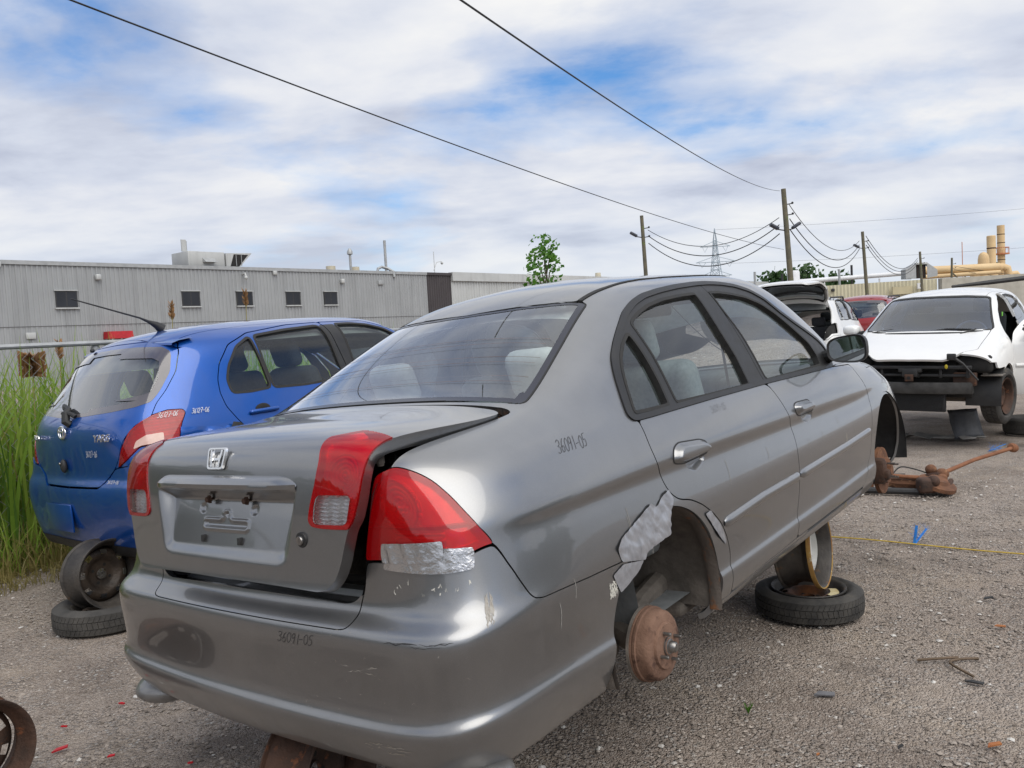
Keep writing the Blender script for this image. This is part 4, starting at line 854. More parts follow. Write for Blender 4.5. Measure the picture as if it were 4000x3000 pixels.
    for k, d in (('handleR', 0), ('handleF', 1)):
        hp = round_poly(SB[k], .02, 4)
        for m, dd in zip((None, 'left'), doors[d]):
            panel('door_handle', Ah, Fh, sdf(YZh, hp), M_GREY, dd, .012, m, .001, lambda a, hp=hp: .024 * sstep(-sdf(a[:, 1:3], hp), -.002, .020))
            panel('handle_gap', Ah, Fh, np.maximum(sdf(YZh, hp) - .005, -sdf(YZh, hp) - .002), M_BLACK, dd, 0, m, .0012)
    KV = MB().lathe([(0, .004), (.006, .004), (.007, 0)], 12); KV.build('key_barrel', M_BLACK, doors[1][0], True, 40, Matrix.Translation((.851, 2.262, .772)) @ Matrix.Rotation(math.pi / 2, 4, 'Y'))
    # --- door mirrors
    for sx in (1, -1):
        mr = MB(); nn, mm = 28, 18; MV = []
        for i in range(mm + 1):
            t_ = i / mm; ph_ = t_ * math.pi / 2
            for k in range(nn):
                a = 2 * math.pi * k / nn; ca, sa = math.cos(a), math.sin(a); ex_ = .62
                rx_, rz_ = math.copysign(abs(ca) ** ex_, ca), math.copysign(abs(sa) ** ex_, sa)
                rs = math.cos(ph_) ** .55
                MV.append((sx * (.885 + .093 * rx_ * rs + .01 * t_), 2.86 + .105 * math.sin(ph_), .972 + (.066 + .008 * rx_) * rz_ * rs))
        mr.add(MV, [((i * nn + k), (i * nn + (k + 1) % nn), ((i + 1) * nn + (k + 1) % nn), ((i + 1) * nn + k))[::sx] for i in range(mm) for k in range(nn)])
        mo = mr.build('side_mirror', M_TRIM, root, True, 60)
        rimv = []; gl_ = []
        for k in range(nn):
            a = 2 * math.pi * k / nn; ca, sa = math.cos(a), math.sin(a); rx_, rz_ = math.copysign(abs(ca) ** .62, ca), math.copysign(abs(sa) ** .62, sa)
            rimv += [(sx * (.885 + .093 * rx_), 2.86, .972 + (.066 + .008 * rx_) * rz_), (sx * (.885 + .083 * rx_), 2.865, .972 + (.057 + .007 * rx_) * rz_)]; gl_.append((sx * (.885 + .083 * rx_), 2.8655, .972 + (.057 + .007 * rx_) * rz_))
        mesh('mirror_bezel', rimv, [(2 * k, 2 * k + 1, 2 * ((k + 1) % nn) + 1, 2 * ((k + 1) % nn)) for k in range(nn)], M_BLACK, mo)
        mesh('mirror_glass', gl_, [tuple(range(nn))], pm('mirror_silver', (.62, .66, .68), (.58, .62, .64), 20, .02, 1.0), mo)
        MB().tube([(sx * .760, 2.93, .935), (sx * .80, 2.92, .945), (sx * .84, 2.91, .955)], [.035, .028, .022], 10).build('mirror_arm', M_TRIM, mo)
    # --- duct tape, scuffs, marker scrawl
    def patch(name, poly, mat, off=.003, amp=.003, sc=30., m=None):
        pp = round_poly(poly, .006, 2); u0, v0 = pp.min(0); u1, v1 = pp.max(0); nx, ny = max(6, int((u1 - u0) / .005)), max(6, int((v1 - v0) / .005))
        gu, gv = np.meshgrid(np.linspace(u0 - .003, u1 + .003, nx), np.linspace(v0 - .003, v1 + .003, ny)); q = np.stack([gu.ravel(), gv.ravel()], 1)
        P_, N_ = B.at(q, 0); hgt = np.array([mnoise.noise(Vector((a * sc, b * sc * .7, 3.3))) * 1.2 + mnoise.noise(Vector((a * sc * 2.7 + b * 40, b * sc * 1.3, 9.))) * .8 for a, b in q])
        At = np.concatenate([P_ + N_ * (off + amp * (.4 + hgt[:, None])), N_, q], 1)
        ii = np.arange(nx * ny).reshape(ny, nx); a_, b_, c_, d_ = ii[:-1, :-1].ravel(), ii[:-1, 1:].ravel(), ii[1:, 1:].ravel(), ii[1:, :-1].ravel()
        Ft = np.concatenate([np.stack([a_, b_, c_], 1), np.stack([a_, c_, d_], 1)]); At, Ft = clip(At, Ft, sdf(At[:, 6:8], pp))
        At[:, 3:6] = geo_normals(At[:, :3], Ft); return mesh(name, At[:, :3], Ft, mat, root, True, At[:, 3:6])
    patch('duct_tape', SB['tape1'], M_TAPE, .004, .004, 22); patch('duct_tape', SB['tape2'], M_TAPE, .0025, .0015, 18); patch('duct_tape', SB['tape3'], M_TAPE, .003, .003, 26)
    patch('foil_tape', SB['tapeL2'], M_FOIL, .006, .0025, 26); patch('foil_tape', SB['tapeL1'], M_FOIL, .0095, .004, 22)
    def fl(u, v, du=1, dv=1): return lambda a, b: tuple(w[0] for w in B.at((u + a * du, v + b * dv), .0012))
    scrawl('marker_number', '36091-05', fl(1.31, .765), M_INK, root, .030, .0016, .25, 3)
    scrawl('marker_number', '36091-05', fl(2.25, .752), pm('faded_marker_ink', (.13, .13, .14), (.17, .17, .17), 60, .6), root, .026, .0012, .25, 5)
    def fb(u, v): return lambda a, b: (lambda p, n: ((p[0][0], p[0][1], p[0][2]), n[0]))(*B.at((u + a, v + b), .0012))
    scrawl('marker_number', '36091-05', fb(.205, .362), M_INK, root, .030, .0016, .3, 4)
    def scratches(u0, v0, u1, v1, n_, L_, vert, mat, w0=.0012, seed=0):
        r = random.Random(seed); mb = MB()
        for k in range(n_):
            u, v = r.uniform(u0, u1), r.uniform(v0, v1); l_ = L_ * r.uniform(.3, 1.); q = [((u + r.uniform(-.003, .003), v - l_ * j / 3) if vert else (u + l_ * j / 3, v + r.uniform(-.004, .004))) for j in range(4)]
            P_, N_ = B.at(q, .0008); w = w0 * r.uniform(.4, 1.4); V_ = []
            for j in range(4):
                d = P_[min(j + 1, 3)] - P_[max(j - 1, 0)]; t_ = np.cross(N_[j], d); t_ = t_ / np.linalg.norm(t_) * w * (1 if 0 < j < 3 else .3); V_ += [tuple(P_[j] + t_), tuple(P_[j] - t_)]
            mb.add(V_, [(2 * j, 2 * j + 1, 2 * j + 3, 2 * j + 2) for j in range(3)])
        return tag(mb.build('paint_scuff', mat, root), kind='stuff')
    scratches(.890, .470, .912, .545, 40, .045, True, M_SCUFF, .0016, 1); scratches(1.385, .338, 1.425, .385, 90, .014, True, pm('tape_residue', (.72, .70, .62), (.5, .49, .44), 150, .8), .0016, 2); scratches(3.558, .395, 3.58, .45, 16, .04, True, M_SCUFF, .0018, 3)
    scratches(.44, .315, .56, .335, 10, .04, False, M_SCUFF, .0007, 4); scratches(.50, .13, .62, .16, 16, .05, False, M_SCUFF, .0014, 5); scratches(.60, .40, .78, .415, 10, .07, False, M_INK, .0010, 6); scratches(.2, .18, .85, .46, 30, .012, False, M_SCUFF, .0005, 7); scratches(.62, .562, .88, .585, 14, .012, False, pm('tape_residue', (.72, .70, .62), (.5, .49, .44), 150, .8), .0012, 8)
    for k in range(14):
        u0 = random.choice([random.uniform(1.1, 1.65), random.uniform(2.2, 3.8)]); v0 = random.uniform(.40, .58); L_ = random.uniform(.03, .11)
        P_, N_ = B.at([(u0 + .004 * math.sin(j), v0 - L_ * j / 4) for j in range(5)], .0008)
        mb = MB(); w_ = .0012; mb.add([tuple(p + np.array([0, s_ * w_, 0])) for p in P_ for s_ in (-1, 1)], [(2 * j, 2 * j + 1, 2 * j + 3, 2 * j + 2) for j in range(4)]); mb.build('dried_run_mark', pm('dried_runs', (.33, .32, .30), (.25, .24, .22), 90, .8), root)
    # --- underside, wheel wells, brakes
    for sx in (1, -1):
        for (cy, cz, r, nm) in ((.985, .29, .368, 'r'), (3.62, .31, .358, 'f')):
            w = MB(); nn = 28; WV = []; bl_ = (0.47 if nm == 'r' else .50)
            for i in range(nn + 1):
                a = math.radians(-13 + 206 * i / nn)
                rr = r * (1 + .02 * math.sin(a * 5)); yy, zz = cy + rr * math.cos(a), cz + rr * math.sin(a)
                for xx in (.835, .80, .65, bl_): WV.append((sx * xx, cy + (yy - cy) * (1 if xx < .82 else .985), cz + (zz - cz) * (1 if xx < .82 else .985)))
            WF = [(4 * i + j, 4 * i + j + 1, 4 * i + j + 5, 4 * i + j + 4) for i in range(nn) for j in range(3)]
            c_ = len(WV); WV.append((sx * bl_, cy, cz + .05)); WF += [(4 * i + 3, 4 * i + 7, c_) for i in range(nn)]
            w.add(WV, [f[::-1] for f in WF]); w.build('wheel_arch_liner', M_UNDER if nm == 'r' else M_BLACK, root)
    fl_ = MB(); fl_.bbox((0, 2.3, .19), (1.40, 2.0, .05), .02); fl_.bbox((0, .72, .30), (.86, .85, .10), .04); fl_.bbox((0, 3.7, .30), (.9, .7, .12), .03); fl_.build('underbody', M_UNDER, root)
    MB().lathe([(0, -.26), (.08, -.26), (.11, -.23), (.115, 0), (.11, .23), (.08, .26), (0, .26)], 20, xform((-.42, .34, .225), rx=math.pi / 2, rz=math.pi / 2)).build('muffler', M_UNDER, root)
    for sx in (1, -1):
        lp = MB(); LV = []
        for i in range(41):
            a = math.radians(-14 + 208 * i / 40)
            for xx, rr in ((.852, .353), (.840, .350), (.818, .347), (.806, .352)): LV.append((sx * (xx - .006 * (1 - math.sin(max(a, 0)))), .985 + rr * math.cos(a), .29 + rr * math.sin(a)))
        lp.add(LV, [(4 * i + j, 4 * i + j + 1, 4 * i + j + 5, 4 * i + j + 4) for i in range(40) for j in range(3)]); lp.build('arch_lip', pm('rusty_painted_lip', (.13, .11, .095), (.085, .072, .062), 9, .7, .2, .3, 60, spots=((.22, .10, .045), 11, .56)), root)
        MB().sphere((sx * .70, .145, .178), (.125, .115, .050), 20, 12).build('bumper_spat', M_GREY, root)
        D = Matrix.Translation((sx * .745, 1.0, .195)) @ Matrix.Rotation(sx * math.pi / 2, 4, 'Y')
        dr = MB(); dr.lathe([(.0, .070), (.028, .070), (.030, .062), (.070, .060), (.074, .052), (.096, .050), (.104, .046), (.110, .038), (.113, .010), (.119, .008), (.119, .000), (.116, -.002), (.116, -.006), (.119, -.008), (.119, -.016), (.05, -.018)], 48)
        do = dr.build('brake_drum', M_RUST3, root, True, 40, D)
        hb = MB(); hb.lathe([(0, .094), (.012, .094), (.017, .089), (.019, .072), (.030, .068), (.031, .058)], 24); hb.build('hub_cap', M_STEEL, do, True, 40)
        for k in range(4):
            a = math.radians(20 + 90 * k); MB().lathe([(0, .088), (.0045, .088), (.0058, .085), (.0058, .050)], 10, Matrix.Translation((.050 * math.cos(a), .050 * math.sin(a), 0))).build('wheel_stud', M_STEEL, do, True, 40)
        MB().lathe([(.0, -.012), (.122, -.012), (.124, -.02), (.10, -.03), (.04, -.035)], 32).build('backing_plate', M_UNDER, do, True, 40)
        ar = MB(); ar.tube([(sx * .72, .985, .20), (sx * .62, 1.02, .21), (sx * .60, 1.20, .25), (sx * .58, 1.45, .28)], [.045, .05, .04, .045], 10); ar.tube([(sx * .64, .95, .17), (sx * .40, .93, .24)], .025, 8); ar.build('suspension_arm', M_UNDER, root)
        MB().tube([(sx * .60, .93, .22), (sx * .585, .91, .36)], .030, 12).tube([(sx * .585, .91, .34), (sx * .56, .89, .62)], .045, 12).build('shock_absorber', M_BLACK, root)
        MB().tube([(sx * (.575 + .055 * math.cos(a_ * .8)), .905 + .055 * math.sin(a_ * .8), .40 + .0035 * a_) for a_ in range(0, 64)], .008, 6).build('coil_spring', M_RUST2, root)
        MB().tube([(sx * .50, .70, .30), (sx * .52, 1.0, .27), (sx * .50, 1.25, .25)], [.022, .03, .022], 8).tube([(sx * .66, 1.05, .24), (sx * .45, 1.18, .30)], .016, 8).build('trailing_link', M_UNDER, root)
        MB().tube(smooth_poly([(sx * .66, .88, .25), (sx * .67, .85, .33), (sx * .62, .86, .42), (sx * .50, .90, .45)], 5, False), .007, 6).build('brake_hose', M_RUBBER, root)
        K = Matrix.Translation((sx * .775, 3.62, .225)) @ Matrix.Rotation(sx * math.pi / 2, 4, 'Y')
        dk = MB(); dk.lathe([(0, .06), (.03, .06), (.032, .04), (.07, .04), (.072, .012), (.13, .012), (.13, -.01), (.05, -.012)], 40); ko = dk.build('brake_disc', M_RUST, root, True, 40, K)
        MB().bbox((-.02, -.115, .01), (.14, .075, .10), .02).bbox((.0, -.12, .035), (.06, .05, .09), .015).build('brake_caliper', M_RUST2, ko)
        for k in range(4):
            a = math.radians(30 + 90 * k); MB().lathe([(0, .085), (.005, .085), (.006, .03)], 8, Matrix.Translation((.050 * math.cos(a), .050 * math.sin(a), 0))).build('wheel_stud', M_STEEL, ko, True, 40)
        MB().tube([(sx * .66, 3.62, .14), (sx * .45, 3.55, .20), (sx * .30, 3.45, .22)], [.04, .035, .03], 8).tube([(sx * .64, 3.64, .22), (sx * .60, 3.62, .60)], .03, 8).build('front_suspension', M_RUST2, root)
    # --- cabin
    MB().add([(-.72, 1.0, .25), (.72, 1.0, .25), (.72, 3.2, .25), (-.72, 3.2, .25), (-.66, 1.0, .92), (.66, 1.0, .92), (-.66, .62, .985), (.66, .62, .985), (-.74, 3.2, .85), (.74, 3.2, .85)], [(0, 1, 2, 3), (0, 4, 5, 1), (4, 6, 7, 5), (3, 2, 9, 8)]).build('cabin_floor', M_DASH, root, False)
    def shell(k, off, m, mat, nm, ph): panel(nm, A, F, ph, mat, root, 0, m, off)
    for m in (None, 'left'):
        shell(0, -.05, m, M_LINER, 'pillar_trim', np.maximum.reduce([ex(pL, pRW), -pFR - .0, 1.0 - z, x * 0 + .47 - x, np.where(y > 2.4, 1., -1.)]))
        shell(0, -.045, m, M_DASH, 'door_card', np.maximum(np.minimum(pRD, pFD) + .02, z - .90))
        shell(0, -.055, m, M_LINER, 'pillar_trim', np.maximum.reduce([pFR + .012, np.abs(bl) - .05]))
    panel('headliner', A, F, np.maximum.reduce([1.28 - z, x - .50, y - 2.6, np.where(y < 1.9, 2.50 - (z + y), -1)]), M_LINER, root, 0, 'weld', -.045)
    def seat(xc, yc, zc, w, mat, back, lean, name='seat', hr=None, hz=.07):
        st = empty_child(name, root, xform((xc, yc, zc)))
        MB().bbox((0, .24, .10), (w, .50, .16), .06, 4).build('seat_cushion', mat, st)
        T = xform((0, 0, .14), rx=lean)
        MB().bbox((0, 0, back / 2), (w, .14, back), .06, 4, T).build('seat_back', mat, st)
        for hx in (hr if hr is not None else (0,)):
            MB().bbox((hx, .0, back + hz), (.225, .09, .18), .045, 4, T).build('headrest', M_SEATL if name == 'rear_seat' else mat, st)
            MB().tube([(hx - .05, 0, back - .02), (hx - .05, 0, back + .03)], .006, 6, M=T).tube([(hx + .05, 0, back - .02), (hx + .05, 0, back + .03)], .006, 6, M=T).build('headrest_post', M_CHROME, st)
    seat(0, 1.25, .36, 1.26, M_SEAT, .52, .28, 'rear_seat', (-.36, .36), .10)
    for sx in (-.37, .37): seat(sx, 1.95, .34, .50, M_SEAT, .60, .30, 'front_seat', None, .10)
    ds = MB(); ds.bbox((0, 3.02, .78), (1.42, .42, .24), .08, 4); ds.bbox((.42, 2.86, .83), (.40, .16, .10), .045, 4); ds.build('dashboard', M_DASH, root)
    sw = MB(); sw.lathe([(.165 + .014 * math.cos(a), .014 * math.sin(a)) for a in np.linspace(0, 2 * math.pi, 9)[:-1]], 32, xform((-.37, 2.62, .83), rx=math.radians(-66)), True); sw.tube([(-.52, 2.62, .83), (-.22, 2.62, .83)], .014, 8); sw.build('steering_wheel', M_BLACK, root)
    MB().bbox((0, .82, .955), (1.22, .44, .03), .012, 2, xform((0, 0, .0), rx=-.0)).build('parcel_shelf', M_SEATL, root)
    MB().bbox((0, 2.62, 1.27), (.22, .03, .06), .02, 3).build('rear_view_mirror', M_BLACK, root)
    MB().tube([(.66, 2.02, .40), (.665, 2.0, .8), (.63, 2.02, 1.20)], .006, 4).bbox((.63, 2.02, 1.20), (.02, .05, .07), .006).build('seat_belt', M_SEATD, root)
    return root
def empty_child(name, parent, M):
    o = bpy.data.objects.new(name, None); COL.objects.link(o); o.parent = parent; o.matrix_local = M; o.empty_display_size = .1; return o
SEDAN = build_sedan()
# ---------------------------------------------------------------- rims and tyres the cars stand on
def rim(name, M, mat, R=.205, w=.17, dish=.04, face=None, holes=8, parent=None, inner=None, flip=1):
    """steel wheel, axis z, face towards +z; a thing unless parent is given"""
    o = empty(name, M) if parent is None else empty_child(name, parent, M)
    h = w / 2
    b = MB(); b.lathe([(R, h), (R + .002, h - .006), (R - .010, h - .012), (R - .012, h - .030), (R - .032, h - .052), (R - .034, -h + .075), (R - .014, -h + .045), (R - .010, -h + .012), (R + .002, -h + .006), (R, -h), (R - .006, -h + .002), (R - .018, -h + .014), (R - .020, -h + .045), (R - .040, -h + .078), (R - .038, h - .055), (R - .018, h - .032), (R - .016, h - .012), (R - .006, h - .002)], 56, None, True)
    b.build('rim_barrel', mat, o, True, 40)
    z0 = h - .052 - dish; fm = face or mat; r1 = R - .036
    # disc with a ring of openings and a hub hole
    d = MB(); n = holes * 8; prof = [(r1, z0 - .012), (r1 * .93, z0 + .000), (r1 * .86, z0 + .014), (r1 * .70, z0 + .022), (r1 * .60, z0 + .018), (r1 * .50, z0 - .002), (r1 * .40, z0 - .010), (.036, z0 - .010), (.034, z0 - .002), (.030, z0 - .002), (.030, z0 - .014)]
    V = []; F = []
    for i in range(n):
        a = 2 * math.pi * i / n
        for r, z in prof: V.append((r * math.cos(a), r * math.sin(a), z))
    m = len(prof)
    for i in range(n):
        j = (i + 1) % n
        for q in range(m - 1):
            if q == 2 and (i % 8) in (2, 3, 4): continue
            F.append((i * m + q, j * m + q, j * m + q + 1, i * m + q + 1))
    d.add(V, F); dd = d.build('wheel_disc', fm, o, True, 40)
    for k in range(4):
        a = math.radians(45 + 90 * k); MB().lathe([(.0, .0), (.009, .0)], 10, Matrix.Translation((.054 * math.cos(a), .054 * math.sin(a), z0 - .008))).build('bolt_hole', M_DARK, dd)
    return o
def tyre(name, M, R=.29, w=.17, r_in=.195, mat=None, parent=None, tread=64, worn=False):
    o = empty(name, M) if parent is None else empty_child(name, parent, M); h = w / 2; mat = mat or M_TYRE
    prof = [(r_in, h * .55), (r_in + .012, h * .72), (r_in + .035, h * .98), (R - .045, h * 1.0), (R - .018, h * .86), (R - .004, h * .74)]
    full = prof + [(r, -z) for r, z in prof[::-1]] + [(r_in + .010, -h * .5), (r_in + .010, h * .5)]
    MB().lathe(full, 64, None, True).build('tyre_carcass', mat, o, True, 38)
    # tread ribs with cut blocks: three bands
    for k, (z0, z1) in enumerate(((-h * .72, -h * .30), (-h * .24, h * .24), (h * .30, h * .72))):
        b = MB(); nb = tread
        for i in range(nb):
            a0, a1 = 2 * math.pi * (i + .04) / nb, 2 * math.pi * (i + .94) / nb; sk = .05 if k != 1 else -.02
            V = []
            for a, zz in ((a0, z0), (a1, z0), (a1 + sk, z1), (a0 + sk, z1)):
                for r in (R - .012, R + .002 - .012 * (abs(zz) / h) ** 3): V.append((r * math.cos(a), r * math.sin(a), zz))
            b.add(V, [(1, 3, 5, 7), (0, 1, 7, 6), (2, 4, 5, 3), (0, 2, 3, 1), (4, 6, 7, 5)])
        b.build('tread_band', mat, o, False)
    return o
def lab(o, l, c, g=None): return tag(o, l, c, g)
M_RIMWHITE = pm('chipped_white_rim_paint', (.72, .72, .70), (.64, .64, .61), 12, .55, 0, .15, 60, spots=((.33, .17, .05), 22, .62))
M_RIMBLACK = pm('dirty_black_rim', (.035, .032, .030), (.085, .075, .065), 9, .55, .2, .25, 60, spots=((.12, .075, .045), 16, .62))
M_RIMRUST = pm('rusty_yellow_rim_paint', (.42, .27, .07), (.30, .13, .05), 9, .7, .1, .3, 50, spots=((.62, .58, .42), 14, .60))
def lying(x, y, z, rz=0, tx=0, ty=0): return Matrix.Translation((x, y, z)) @ Matrix.Rotation(rz, 4, 'Z') @ Matrix.Rotation(tx, 4, 'X') @ Matrix.Rotation(ty, 4, 'Y')
def upright(x, y, z, ax, lean=0., roll=0.): # axis horizontal, pointing at azimuth ax (clockwise from +Y)
    return Matrix.Translation((x, y, z)) @ Matrix.Rotation(-ax, 4, 'Z') @ Matrix.Rotation(-math.pi / 2 + lean, 4, 'X') @ Matrix.Rotation(roll, 4, 'Z')
# stack under the sedan's right sill
SX, SY = 1.50, 4.34
t1 = tyre('scrap_car_tyre', lying(SX, SY, .070, .4), .272, .135, .180); lab(t1, 'dusty tyre lying flat on the gravel under the grey sedan sill', 'tyre')
r1 = rim('discarded_steel_wheel', lying(SX, SY, .078, 1.0), M_RIMBLACK, .188, .12, .0, pm('orange_rust_rim', (.30, .11, .035), (.05, .038, .03), 6, .7, .1, .3, 50), 8); lab(r1, 'black and orange rusted rim inside the flat tyre under the sedan sill', 'rim')
stk = MB(); stk.lathe([(.108, 0), (.150, -.004)], 30, None, False, -1.9, -.9); stk.build('warning_sticker', pm('yellowed_sticker', (.62, .56, .34), (.50, .40, .20), 20, .7), r1, True, 40, Matrix.Translation((0, 0, .0340)))
r2 = rim('discarded_steel_wheel', upright(SX - .03, SY - .02, .352, 2.16, .10, .2), M_RIMBLACK, .212, .19, .035, M_RIMWHITE, 10); lab(r2, 'white faced rim with rusty yellow edge standing under the sedan sill', 'rim')
MB().lathe([(.2125, .0), (.2145, -.006), (.2150, -.022), (.2120, -.022), (.206, -.006), (.2085, -.001)], 56, None, True).build('rusty_lip', M_RIMRUST, r2, True, 40, Matrix.Translation((0, 0, .0975)))
MB().lathe([(.130, -.022), (.100, -.012), (.098, -.050), (.094, -.052)], 40).build('centre_ring', M_RIMWHITE, r2, True, 40, Matrix.Translation((0, 0, .06)))
# rusty rims under the sedan's rear
r3 = rim('discarded_steel_wheel', upright(-.67, 2.56, .205, 1.94, .0, .5), M_RUST2, .205, .17, .05, None, 8); lab(r3, 'brown rusty rim standing upright below the sedan rear bumper', 'rim')
# far left rim
r4 = rim('discarded_steel_wheel', upright(-1.97, 2.86, .19, 2.2, .0, .1), M_RUST2, .192, .15, .05, None, 8); lab(r4, 'rusty dark rim at the lower left corner of the gravel', 'rim')
# stack under the blue hatchback
t5 = tyre('scrap_car_tyre', lying(-2.42, 4.79, .075, .2), .285, .145, .185, M_TYRE_D); lab(t5, 'thin tyre lying flat on the gravel below the blue hatchback bumper', 'tyre')
r5 = rim('discarded_steel_wheel', lying(-2.42, 4.79, .078, 2.), M_RIMBLACK, .188, .11, .0, pm('rust_stained_rim', (.11, .075, .05), (.055, .045, .038), 7, .7, .1, .3, 50), 8); lab(r5, 'rust stained rim inside the flat tyre below the blue hatchback', 'rim')
r6 = rim('discarded_steel_wheel', upright(-2.44, 4.82, .285, 2.15, .10, .3), M_RIMBLACK, .200, .20, .06, pm('dark_brown_rim', (.030, .024, .020), (.07, .05, .036), 9, .5, .3, .3, 60), 8); lab(r6, 'dark steel rim standing on the tyre under the blue hatchback', 'rim')
# ---------------------------------------------------------------- hatchbacks and wagons
def carM(x, y, z, yaw, p=0., r=0.): return Matrix.Translation((x, y, z)) @ Matrix.Rotation(yaw, 4, 'Z') @ Matrix.Rotation(p, 4, 'X') @ Matrix.Rotation(r, 4, 'Y')
def build_hatch(name, M, paint_m, nu=8, nv=12, full=True, hatch_open=False, scale=(1, 1, 1), clear=False, seats=None, wheels=False, missing_lamp=False, rails=False):
    C = hatch_ctrl() * np.array(scale)
    B = Body(C, nu, nv, 3, 7); A, F = B.A, B.F; root = empty(name, M); k = np.array(scale)
    x, y, z = A[:, 0] / k[0], A[:, 1] / k[1], A[:, 2] / k[2]; U, V = A[:, 6], A[:, 7]; YZ = np.stack([y, z], 1); XZ_ = np.stack([x, z], 1)
    g = .003; side = (x > .40) & (y > .42); S_ = lambda p: np.where(side, p, .2 + np.abs(p)); rear = y < .75
    cutR = [(2.02, 1.475), (1.745, 1.482), (1.345, 1.472), (.985, 1.435), (.81, 1.369), (.705, 1.257), (.66, 1.16), (.648, 1.077), (.661, .991), (.708, .91), (.745, .86), (.90, .80), (1.05, .70), (1.13, .55), (1.16, .40), (1.17, .24)]
    B_ = [(1.70, .24), (1.72, .6), (1.70, .95), (1.66, 1.075), (1.63, 1.30), (1.62, 1.475)]
    RD = [p for p in cutR if p[0] < 1.6] + B_; FD = [(p[0] + .0, p[1]) for p in B_] + [(2.02, 1.462), (2.18, 1.395), (2.42, 1.25), (2.58, 1.10), (2.64, .99), (2.72, .86), (2.72, .6), (2.66, .24)]
    pRD, pFD = S_(sdf(YZ, round_poly(RD, .02, 3))), S_(sdf(YZ, round_poly(FD, .02, 3)))
    wq = [(.765, 1.235), (.86, 1.347), (.98, 1.405), (.99, 1.263), (1.0, 1.075), (.856, 1.066), (.73, 1.072), (.724, 1.15)]
    wr = [(1.02, 1.408), (1.28, 1.432), (1.575, 1.445), (1.585, 1.34), (1.59, 1.19), (1.60, 1.073), (1.263, 1.063), (1.027, 1.072), (1.015, 1.24)]
    wf = [(1.73, 1.447), (1.877, 1.444), (2.005, 1.425), (2.13, 1.385), (2.32, 1.27), (2.46, 1.12), (2.53, 1.03), (1.73, 1.055)]
    pW = {n_: S_(sdf(YZ, round_poly(p, .025, 3))) for n_, p in (('q', wq), ('r', wr), ('f', wf))}
    lamp = round_poly([(.705, 1.0), (.737, 1.022), (.758, 1.015), (.767, .995), (.784, .937), (.812, .842), (.786, .842), (.723, .836), (.651, .767), (.565, .722), (.608, .829), (.65, .931), (.685, .976)], .012, 3)
    # lamp in (u', z) where u' unrolls the corner
    ur = x + np.clip(y - .06, 0, 1) * .9; UZ = np.stack([ur, z], 1)
    lampU = round_poly([(.86, 1.004), (.96, 1.022), (1.055, 1.015), (1.075, .995), (1.055, .937), (1.04, .845), (.935, .842), (.786, .836), (.667, .767), (.57, .722), (.62, .829), (.70, .931), (.783, .976)], .015, 3)
    pLm = np.where(y < .62, sdf(UZ, lampU), .3)
    y0 = np.interp(z, [.5, .6, .9, 1.0, 1.07, 1.22, 1.385, 1.45], [.03, .035, .035, .055, .105, .222, .350, .44]); u2 = np.stack([x + .9 * np.clip(y - y0, 0, 2), z], 1)
    hg = round_poly([(-.3, 1.415), (.30, 1.405), (.60, 1.388), (.69, 1.360), (.725, 1.330), (.795, 1.238), (.812, 1.135), (.80, 1.082), (.70, 1.062), (.50, 1.046), (.135, 1.028), (-.3, 1.026)], .02, 3)
    pHG = np.where(rear & (z < 1.47), sdf(u2, hg), .3)
    hb = round_poly([(-.3, .606), (.36, .612), (.42, .640), (.545, .714), (.60, .768), (.66, .874), (.755, .957), (.865, .995), (.845, 1.065), (.855, 1.135), (.838, 1.238), (.76, 1.355), (.70, 1.405), (.60, 1.432), (-.3, 1.447)], .02, 3)
    pH = np.where(rear & (z < 1.50), sdf(u2, hb), .3)
    bt = [(-.3, -.3), (3, -.3), (3, .80), (.74, .80), (.66, .735), (.56, .724), (.525, .714), (.42, .636), (.36, .606), (-.3, .600)]
    pBm = np.where((y < .62), np.maximum(sdf(XZ_, bt), y - (.47 + .1 * (z - .5))), .3)
    archR = np.where(x > .4, .335 - np.hypot(y - .60, z - .29), -1.); archF = np.where(x > .4, .335 - np.hypot(y - 3.06, z - .29), -1.)
    ws = np.where((y > 2.0), np.maximum.reduce([x - .60 - .1 * (1.2 - z), .945 - z, (z - 1.425), -(y - np.interp(z, [.9, 1.0, 1.2, 1.4], [2.78, 2.70, 2.46, 2.16]))]), 1.)
    roof = np.maximum.reduce([1.425 - z, x - np.interp(y, [.3, .5, .62, 1.06, 1.8, 2.4], [.56, .545, .53, .452, .41, .40]), -(y - .47 + .2 * (x ** 2)), np.where(y > 2.0, 1.43 - z, -1.)])
    ex = lambda *ps: np.maximum.reduce([g - p for p in ps])
    def both(n_, ph, m_, d=.015, off=0., par=None): return panel(n_, A, F, ph, m_, par or root, d, None, off), panel(n_, A, F, ph, m_, par or root, d, 'left', off)
    both('body_side', np.maximum.reduce([ex(pRD, pFD, pLm, pH, pBm, ws, roof), archR, archF, y - 3.4, .2 - z]), paint_m, .02)
    panel('roof', A, F, roof + g * .5, paint_m, root, .012, 'weld'); panel('windshield', A, F, ws + g, M_GLASS, root, 0, 'weld', -.003)
    aw = np.minimum.reduce(list(pW.values()))
    A5, F5 = B.sub(nu * 2, nv * 2, (6, 13), (4.5, 10.5)); y5, z5 = A5[:, 1] / k[1], A5[:, 2] / k[2]; Y5 = np.stack([y5, z5], 1); s5 = (A5[:, 0] > .4) & (y5 > .42)
    p5 = {n_: np.where(s5, sdf(Y5, round_poly(p, .025, 3)), .5) for n_, p in (('q', wq), ('r', wr), ('f', wf))}
    bpil = S_(np.maximum(np.maximum(np.abs(y - 1.655) - .065, 1.06 - z), z - 1.452))
